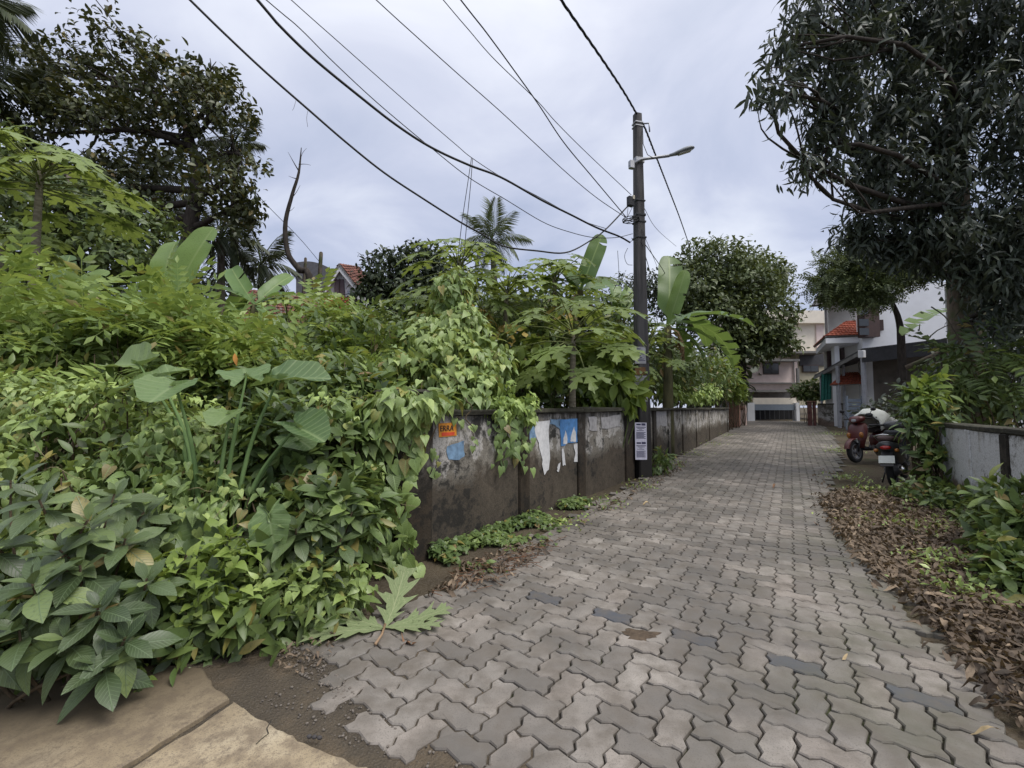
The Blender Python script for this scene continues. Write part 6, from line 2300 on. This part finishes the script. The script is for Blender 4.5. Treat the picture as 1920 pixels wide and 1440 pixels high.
def scooter(label, loc, heading, body_m, seat_m, lean=.06, group='scooters parked on the right verge', panel2=None):
    """nose along +Y in its own space, wheels on z = 0"""
    root = thing('scooter', label, 'scooter', loc, group)
    LOCAL.add(root.name)
    root.rotation_euler = (0, lean, heading)

    def ellipse(y, z, w, h, n=14, p=2.4):
        r_ = []
        for k in range(n):
            a = 2 * math.pi * k / n
            ca, sa = math.cos(a), math.sin(a)
            r_.append(Vector((w * math.copysign(abs(ca) ** (2 / p), ca), y, z + h * math.copysign(abs(sa) ** (2 / p), sa))))
        return r_
    for nm, y in (('front_wheel', .64), ('rear_wheel', -.60)):
        w = bpy.data.objects.new(nm, None)
        rg = MB()
        R0, r0 = .205, .048
        ring = [Vector((0, y + R0 * math.cos(a), .25 + R0 * math.sin(a))) for a in np.linspace(0, 2 * math.pi, 25)]
        ty = MB()
        for i in range(24):
            a = 2 * math.pi * i / 24
        rings = []
        for i in range(25):
            a = 2 * math.pi * i / 24
            c_ = Vector((0, math.cos(a), math.sin(a)))
            rings.append([Vector((0, y, .253)) + c_ * (R0 + r0 * math.cos(b)) + Vector((r0 * 1.05 * math.sin(b), 0, 0)) for b in np.linspace(0, 2 * math.pi, 9)[:-1]])
        ty.loft(rings, cap=False)
        tyre = ty.build(nm, M_TYRE, root)
        rim = MB()
        rim.tube([(-.035, y, .253), (.035, y, .253)], .05, 12)
        for k in range(5):
            a = 2 * math.pi * k / 5
            rim.box((0, y + .085 * math.cos(a), .253 + .085 * math.sin(a)), (.03, .15, .028), Matrix.Rotation(a, 3, 'X'))
        rings = []
        for i in range(25):
            a = 2 * math.pi * i / 24
            c_ = Vector((0, math.cos(a), math.sin(a)))
            rings.append([Vector((sx, y, .253)) + c_ * rr for sx, rr in ((-.04, .15), (.04, .15), (.04, .17), (-.04, .17))])
        rim.loft(rings, cap=False, smooth=False)
        rim.build('rim', M_RIM, tyre)
    # front mudguard and fork
    f = MB()
    rings = []
    for a in np.linspace(R(15), R(165), 10):
        c_ = Vector((0, math.cos(a), math.sin(a)))
        o_ = Vector((0, .64, .253))
        rings.append([o_ + c_ * .275 + Vector((-.065, 0, 0)), o_ + c_ * .30 + Vector((-.04, 0, 0)), o_ + c_ * .30 + Vector((.04, 0, 0)), o_ + c_ * .275 + Vector((.065, 0, 0))])
    f.loft(rings, cap=False)
    f.build('front_mudguard', body_m, root)
    f = MB()
    for s in (-1, 1):
        f.tube([(s * .075, .64, .253), (s * .07, .50, .62)], .02, 8)
    f.tube([(0, .50, .60), (0, .40, .98)], .028, 8)
    f.build('fork', M_BLACKP, root)
    # front apron
    rings = [ellipse(.56, .42, .10, .05), ellipse(.50, .55, .17, .07), ellipse(.47, .68, .21, .09), ellipse(.44, .80, .20, .09), ellipse(.40, .90, .15, .06)]
    ap = MB()
    prof = [(.50, .33, .10, .08), (.53, .45, .15, .10), (.52, .58, .20, .11), (.48, .72, .215, .10), (.44, .84, .19, .085), (.42, .90, .13, .06)]
    rr = []
    for y, z, w, dpt in prof:
        rr.append([Vector((w * math.cos(a), y - .06 + (dpt if math.sin(a) > 0 else .04) * math.sin(a), z)) for a in np.linspace(0, 2 * math.pi, 17)[:-1]])
    ap.loft(rr)
    apr = ap.build('front_apron', body_m, root)
    for s in (-1, 1):
        MB().ball((s * .13, .545, .62), (.045, .04, .07), 8, 6).build('indicator', M_AMBER, apr)
    MB().box((0, .60, .50), (.14, .01, .10), Matrix.Rotation(-.25, 3, 'X')).build('number_plate', M_PLATE, apr)
    # floorboard, tunnel
    MB().loft([ellipse(.40, .33, .13, .05), ellipse(.15, .29, .15, .035), ellipse(-.12, .30, .16, .04), ellipse(-.22, .38, .15, .09)]).build('floorboard', M_BLACKP, root)
    # rear body
    rb = MB()
    rb.loft([ellipse(-.14, .47, .11, .15), ellipse(-.26, .50, .165, .18), ellipse(-.45, .55, .185, .17), ellipse(-.66, .62, .165, .125), ellipse(-.82, .68, .11, .08), ellipse(-.88, .70, .06, .045)])
    rbo = rb.build('rear_body', body_m, root)
    for s in (-1, 1):
        q = MB()
        q.loft([[Vector((s * (.172 + .012 * (k in (1, 2))), y, z)) for k, (y, z) in enumerate(((-.24, .42), (-.30, .58), (-.78, .70), (-.70, .56)))], [Vector((s * .150, y, z)) for y, z in ((-.24, .42), (-.30, .58), (-.78, .70), (-.70, .56))]], smooth=False)
        q.build('side_panel', panel2 or M_RIM, rbo)
    MB().loft([ellipse(-.86, .66, .075, .035, 10), ellipse(-.91, .655, .06, .028, 10)]).build('tail_light', M_TAIL, rbo)
    for s in (-1, 1):
        MB().ball((s * .13, -.83, .61), (.035, .05, .03), 8, 5).build('rear_indicator', M_AMBER, rbo)
    mg = MB()
    mg.loft([[Vector((-.07, -.80, .58)), Vector((.07, -.80, .58)), Vector((.07, -.82, .59)), Vector((-.07, -.82, .59))], [Vector((-.085, -.96, .36)), Vector((.085, -.96, .36)), Vector((.085, -.98, .37)), Vector((-.085, -.98, .37))]], smooth=False)
    mgo = mg.build('rear_mudguard', M_BLACKP, root)
    MB().box((0, -.925, .47), (.20, .012, .13), Matrix.Rotation(-.55, 3, 'X')).build('number_plate', M_PLATE, mgo)
    # engine, exhaust, stand
    MB().loft([ellipse(-.25, .28, .10, .09), ellipse(-.45, .27, .12, .10), ellipse(-.60, .26, .09, .08)]).build('engine', M_RIM, root)
    MB().tube([(.15, -.40, .22), (.17, -.62, .25), (.18, -.92, .33)], [.035, .055, .05], 10).build('exhaust', M_CHROME, root)
    MB().tube([(-.12, -.20, .26), (-.20, -.22, .02)], .012, 6).build('side_stand', M_BLACKP, root)
    # seat
    st = MB()
    st.loft([ellipse(-.10, .70, .10, .04), ellipse(-.16, .735, .14, .055), ellipse(-.34, .745, .155, .055), ellipse(-.50, .775, .15, .055), ellipse(-.68, .80, .12, .05), ellipse(-.76, .79, .08, .03)])
    st.build('seat', seat_m, root)
    MB().tube([(.12, -.66, .78), (.13, -.85, .84), (0, -.95, .87), (-.13, -.85, .84), (-.12, -.66, .78)], .013, 7).build('grab_rail', M_CHROME, root)
    # handlebar cowl, headlamp, grips, levers, mirrors
    hc = MB()
    hc.loft([ellipse(.30, .98, .10, .05), ellipse(.36, .985, .16, .075), ellipse(.43, .975, .15, .085), ellipse(.50, .96, .10, .07), ellipse(.52, .955, .06, .04)])
    hco = hc.build('handlebar_cowl', body_m, root)
    MB().ball((0, .485, .955), (.085, .05, .055), 12, 6).build('headlight', M_LENS, hco)
    hb_ = MB()
    hb_.tube([(-.11, .36, .99), (.11, .36, .99)], .016, 8)
    for s in (-1, 1):
        hb_.tube([(s * .10, .36, .99), (s * .25, .31, 1.0), (s * .34, .26, 1.0)], .018, 8)
        hb_.tube([(s * .20, .37, 1.0), (s * .33, .33, .995)], .007, 6)
    hb_.build('handlebar', M_BLACKP, root)
    for s in (-1, 1):
        mr = MB()
        mr.tube([(s * .22, .32, 1.01), (s * .26, .34, 1.10), (s * .30, .33, 1.17)], .007, 6)
        mr.ball((s * .33, .33, 1.19), (.06, .018, .04), 10, 6)
        mr.build('mirror', M_BLACKP, root)
    return root


M_REDP = plain('red_scooter_paint', (.09, .014, .013), .4, spec=.6, var=.12, bump=.03)
M_GREYP = plain('dark_grey_scooter_paint', (.045, .048, .052), .3, spec=.6, var=.15, bump=.03)
g = gnd(1606, 868)
hd1 = R(112)
dirv = Vector((-math.sin(hd1), math.cos(hd1), 0))
sc1 = scooter('red scooter under a white cloth facing the lane', g - dirv * .64 + Vector((0, 0, .0)), hd1, M_REDP, M_SEAT, .10, panel2=M_WHITEW)
S1 = Matrix.Translation(sc1.location) @ Matrix.Rotation(hd1, 4, 'Z')
# white cloth thrown over the seat and handlebar
cl = MB()
rings = []
ny = 18
for i in range(ny):
    u = i / (ny - 1)
    y = .30 - 1.2 * u
    ztop = 1.10 + .12 * math.sin(min(1, u * 1.6) * 3.14) + .03 * math.sin(u * 9) - (.25 * max(0, u - .6) / .4)
    row = []
    for k in range(13):
        a = math.pi * k / 12
        w = (.34 + .02 * math.sin(u * 17 + k)) * (1 - .2 * u)
        sagz = .36 + .03 * math.sin(k * 2.1 + u * 9)
        row.append(S1 @ Vector((w * math.cos(a) * (1.05 - .12 * math.sin(a)), y + .02 * math.sin(k * 1.7), ztop - sagz * (1 - math.sin(a) ** .7) + .02 * math.sin(k * 2.6 + u * 13))))
    rings.append(row)
vv_, ff_ = [], []
for r_ in rings: vv_ += r_
for i in range(ny - 1):
    for k in range(12):
        a = i * 13 + k
        ff_.append((a, a + 1, a + 14, a + 13))
cl.add(vv_, ff_, 0, True)
o = cl.build('cloth', M_CLOTH)
md = o.modifiers.new('thick', 'SOLIDIFY')
md.thickness = .006
tag(o, 'crumpled white cloth covering the red scooter', 'cloth')
g = gnd(1638, 908)
hd2 = R(-75)
dirv = Vector((-math.sin(hd2), math.cos(hd2), 0))
scooter('dark grey scooter seen from behind among leaves', g + dirv * .60, R(-48), M_GREYP, plain('faded_maroon_seat', (.10, .065, .06), .6, var=.2), -.08)

# ================================================================== PLANTS ON THE RIGHT
bush('leafy_shrub', 'leafy shrub growing over the scooters by the white wall', 'shrub', lobes_px([(1735, 760, 6.9, 46, 34), (1728, 795, 6.8, 34, 34), (1765, 815, 6.7, 44, 45), (1725, 845, 6.7, 20, 22), (1760, 880, 6.5, 36, 35)], .7), 150, T_LANCE_FINE, .18, M_SHRUB_MASS, M_STEM_B, per=5, spread=.04, hang=.15, outw=.9, inner=.45)
bush('leafy_shrub', 'bright topped sapling above the scooter cloth', 'shrub', lobes_px([(1750, 728, 6.9, 30, 18), (1728, 750, 6.8, 22, 18)], .8), 30, T_LANCE_FINE, .20, M_LIGHT, M_STEM_B, per=6, spread=.04, hang=.1, outw=.9)
bush('leafy_shrub', 'pale leaved shrub on the right edge below the white wall', 'shrub', lobes_px([(1890, 950, 4.2, 50, 50), (1930, 1010, 3.8, 50, 60), (1870, 1010, 4.0, 35, 35)], .8), 150, T_LANCE_FINE, .17, M_SHRUB_MASS, M_STEM_B, per=6, spread=.03, hang=.15, outw=.9)
bush('leafy_shrub', 'low leafy shrub at the right edge above the leaf litter', 'shrub', lobes_px([(1900, 1090, 3.3, 55, 50), (1950, 1130, 3.1, 60, 60), (1880, 1050, 3.5, 35, 35)], .8), 170, T_OVAL, .12, M_SHRUB_MASS, M_STEM_B, per=6, spread=.03, hang=.15, outw=.9)
bush('leafy_shrub', 'low weeds shrub at the white wall foot beside the litter', 'shrub', lobes_px([(1790, 940, 5.7, 50, 25), (1840, 970, 5.0, 45, 25), (1720, 920, 6.2, 40, 18)], .8), 260, T_OVAL, .10, M_SHRUB_MASS, M_STEM_B, per=4, spread=.04, hang=.1, outw=.8)
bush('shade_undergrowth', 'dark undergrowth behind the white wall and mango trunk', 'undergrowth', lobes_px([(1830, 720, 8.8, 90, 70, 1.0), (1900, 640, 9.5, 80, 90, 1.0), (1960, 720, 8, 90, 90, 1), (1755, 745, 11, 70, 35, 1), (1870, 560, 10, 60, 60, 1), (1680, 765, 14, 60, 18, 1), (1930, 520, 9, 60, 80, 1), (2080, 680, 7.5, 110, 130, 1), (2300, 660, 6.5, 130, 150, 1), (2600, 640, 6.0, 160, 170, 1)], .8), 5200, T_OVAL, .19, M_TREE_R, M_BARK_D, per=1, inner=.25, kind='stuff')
bush('fern_clump', 'arching feathery clump hanging before the mango trunk', 'shrub', lobes_px([(1800, 700, 7.6, 45, 35), (1860, 690, 7.4, 50, 50)], .8), 36, T_PINN, .65, M_UNDER, M_STEM_B, per=3, spread=.05, hang=.3, outw=.9)
# bare twigs and stems in the shade
tw = thing('creeper', 'bare woody creeper stems hanging in the shade behind the wall', 'creeper', base_at(1880, 7.6))
for k in range(14):
    px, py = random.uniform(1700, 1920), random.uniform(560, 760)
    b = MB()
    limb(b, at(px, py, 7.7), at(px + random.uniform(-60, 60), py + random.uniform(-30, 130), 7.5), .012, .006, 6, .10, 5)
    b.build('stem', M_BARK, tw)
b = MB()
limb(b, at(1700, 690, 9.0), at(1860, 580, 8.6), .06, .05, 8, .06, 7)
tag(b.build('fallen_branch', M_BARK_R), 'thick mossy broken branch leaning beside the mango trunk', 'branch')

# ================================================================== LITTER
# leaf litter drift on the right verge
def litter_pts(poly, n):
    P = [gnd(*q) for q in poly]
    xs_, ys_ = [q.x for q in P], [q.y for q in P]
    out = []
    while len(out) < n:
        x, y = random.uniform(min(xs_), max(xs_)), random.uniform(min(ys_), max(ys_))
        if inside(x, y, P):
            out.append((x, y))
    return np.array(out)


def dry_tpl(seed):
    v, f, u = leaf_tpl([(.15, .07), (.35, .135), (.55, .15), (.78, .09)], .45, 0)
    rg = np.random.default_rng(seed)
    v = v.copy()
    v[:, 2] += .26 * np.sin(v[:, 1] * 3.6 + seed) + .06 * rg.normal(size=len(v))
    return v, f, u


def litter(name, label, poly, n, size, m, h=.05, kind='stuff', gap=None):
    q = litter_pts(poly, n)
    if gap:
        q = q[clumps(np.stack([q[:, 0], q[:, 1], 0 * q[:, 0]], 1), *gap)]
        n = len(q)
    P = np.stack([q[:, 0], q[:, 1], np.array([gz(y) for y in q[:, 1]]) + .008 + np.abs(RNG.normal(size=n)) * h], 1)
    parts = []
    k = n // 3
    for i in range(3):
        s = slice(i * k, (i + 1) * k)
        a = rdir(k) * np.array((1, 1, .35))
        parts.append(scatter(dry_tpl(i), P[s], a, np.array((0, 0, 1.0)) + rdir(k) * .55, size * RNG.uniform(.5, 1.25, k)))
    o = leafy(name, parts, m, None)
    return tag(o, label, 'leaf litter', kind=kind)


LIT = [(1535, 935), (1600, 915), (1700, 935), (1800, 960), (1960, 1010), (2050, 1200), (2050, 1420), (1885, 1352), (1822, 1270), (1757, 1190), (1700, 1130), (1625, 1060), (1570, 1000)]
litter('leaf_litter', 'drift of brown dead leaves along the right verge', LIT, 7600, .092, M_DRY, .018, gap=(6, -.5))
litter('leaf_litter', 'crumbled dark leaf fragments under the right hand drift', LIT, 5200, .042, leaf_mat('wet_leaf_scrap', (.022, .017, .012), (.05, .036, .024), (.12, .085, .055), .6, transl=.05), .008)
litter('leaf_litter', 'loose dead leaves scattered thinly over the right lane edge', [(1520, 880), (1560, 880), (1600, 1000), (1700, 1110), (1900, 1300), (1960, 1440), (1860, 1330), (1660, 1130), (1560, 1020), (1520, 950)], 90, .09, M_DRY, .006)
litter('leaf_litter', 'dry brown twigs and leaves at the foot of the wall', [(800, 1120), (870, 1060), (960, 1030), (1040, 1020), (960, 1080), (880, 1110)], 260, .08, M_DRY, .01)
litter('leaf_litter', 'dead leaves along the lane edge before the pole', [(1040, 1000), (1130, 945), (1210, 905), (1290, 860), (1270, 890), (1150, 960)], 130, .10, M_DRY, .01)
# a hairline crack in the near slab
cr = MB()
q = [gnd(*v) + Vector((0, 0, .0135)) for v in ((508, 1358), (500, 1372), (503, 1382), (490, 1392), (480, 1402))]
for a, b2 in zip(q[:-1], q[1:]):
    w_ = (b2 - a).cross(Vector((0, 0, 1))).normalized() * .0022
    cr.add([a - w_, a + w_, b2 + w_, b2 - w_], [(0, 1, 2, 3)])
tag(cr.build('slab_crack', M_JOINT, road_o), None)
litter('leaf_litter', 'bits of dead leaf on bare soil between slab and paving', [(480, 1240), (560, 1190), (640, 1185), (620, 1230), (560, 1270)], 70, .04, M_DRY, .008)
tg = MB()
for _ in range(150):
    q = litter_pts([(800, 1125), (870, 1065), (980, 1030), (1060, 1010), (960, 1085), (860, 1120)], 1)[0]
    a = random.uniform(0, 6.28)
    L = random.uniform(.04, .16)
    tg.tube([(q[0], q[1], .012), (q[0] + L * math.cos(a), q[1] + L * math.sin(a), .014 + random.uniform(0, .03))], .0025, 4)
tag(tg.build('twig_litter', plain('reddish_twigs', (.17, .085, .045), .85, var=.3)), 'reddish dry twigs heaped at the foot of the wall', 'twigs', kind='stuff')
# gravel bits in the corner between slab and blocks
gr = MB()
for _ in range(230):
    q = litter_pts([(500, 1215), (610, 1190), (625, 1250), (700, 1340), (560, 1260)], 1)[0]
    s = random.uniform(.003, .010)
    gr.ball((q[0], q[1], -.008 + s * .5), (s, s * random.uniform(.6, 1), s * .6), 5, 3, rot=rotz(random.uniform(0, 3)))
for _ in range(160):
    q = litter_pts([(480, 1310), (600, 1260), (800, 1390), (1000, 1450), (760, 1440)], 1)[0]
    s = random.uniform(.003, .009)
    gr.ball((q[0], q[1], -.010 + s * .5), (s, s * .8, s * .6), 5, 3, rot=rotz(random.uniform(0, 3)))
gr.sm = [False] * len(gr.f)
tag(gr.build('gravel', plain('grey_gravel', (.15, .13, .11), .9, var=.5, scale=40)), 'loose grey gravel between concrete slab and block paving', 'gravel', kind='stuff')


# single leaves lying on the paving
def lone(label, px, py, size, az, m, name='dead_leaf', cat='leaf', seed=0):
    g = gnd(px, py)
    v, f, u = dry_tpl(seed)
    me = tri_mesh(name, v, f, m, u)
    o = link(name, me)
    orient(o, g + Vector((0, 0, size * .12 + .012)), (math.cos(az), math.sin(az), -.05), (.1, -.1, 1), size)
    tag(o, label, cat)


M_TAN = plain('tan_dry_leaf', (.42, .32, .18), .7, var=.2, scale=30)
M_BRN = plain('brown_dry_leaf', (.20, .11, .06), .75, var=.3, scale=30)
lone('tan dry leaf lying at the lower right on the paving', 1880, 1392, .10, 2.6, M_TAN, seed=1)
lone('small brown dry leaf on the paving near the litter edge', 1525, 985, .10, .4, M_BRN, seed=2)
lone('reddish dry leaf stalk on the paving below the fallen papaya leaf', 752, 1200, .13, -.6, M_BRN, seed=3)
lone('tiny pale dry leaf in the middle of the paving', 1580, 1240, .05, .5, M_TAN, seed=4)
lone('curled brown leaf on the far lane surface', 1450, 915, .12, .9, M_BRN, seed=5)
lone('curled tan leaf near the wall on the lane', 1205, 950, .12, .2, M_TAN, seed=6)
lone('curled tan leaf on the lane before the pole', 1130, 960, .13, 1.2, M_TAN, seed=7)
# crushed brown clod on the paving
g = gnd(1200, 1190)
b = MB()
ring = []
for k in range(26):
    a = 2 * math.pi * k / 26
    r_ = 1 + .22 * math.sin(3 * a + 1) + .15 * math.sin(7 * a) + random.uniform(-.12, .12)
    ring.append((math.cos(a) * .10 * r_, math.sin(a) * .065 * r_))
vv_ = [(g.x, g.y, .010)] + [(g.x + x * .6, g.y + y * .6, .008 + random.uniform(0, .003)) for x, y in ring] + [(g.x + x, g.y + y, .001) for x, y in ring]
b.add(vv_, [(0, 1 + k, 1 + (k + 1) % 26) for k in range(26)] + [(1 + k, 27 + k, 27 + (k + 1) % 26, 1 + (k + 1) % 26) for k in range(26)])
tag(b.build('dung_clod', plain('brown_clod', (.085, .062, .042), .95, var=.35, scale=40)), 'flattened brown clod of dirt on the paving', 'dirt')
b = MB()
g = gnd(580, 1390)
for k in range(3):
    b.ball((g.x + k * .022, g.y + random.uniform(-.01, .01), .02), (.012, .009, .008), 6, 4)
tag(b.build('pebbles', plain('dark_pebbles', (.06, .055, .055), .8, var=.3)), 'three dark pebbles on the pale concrete slab', 'pebbles', kind='stuff')
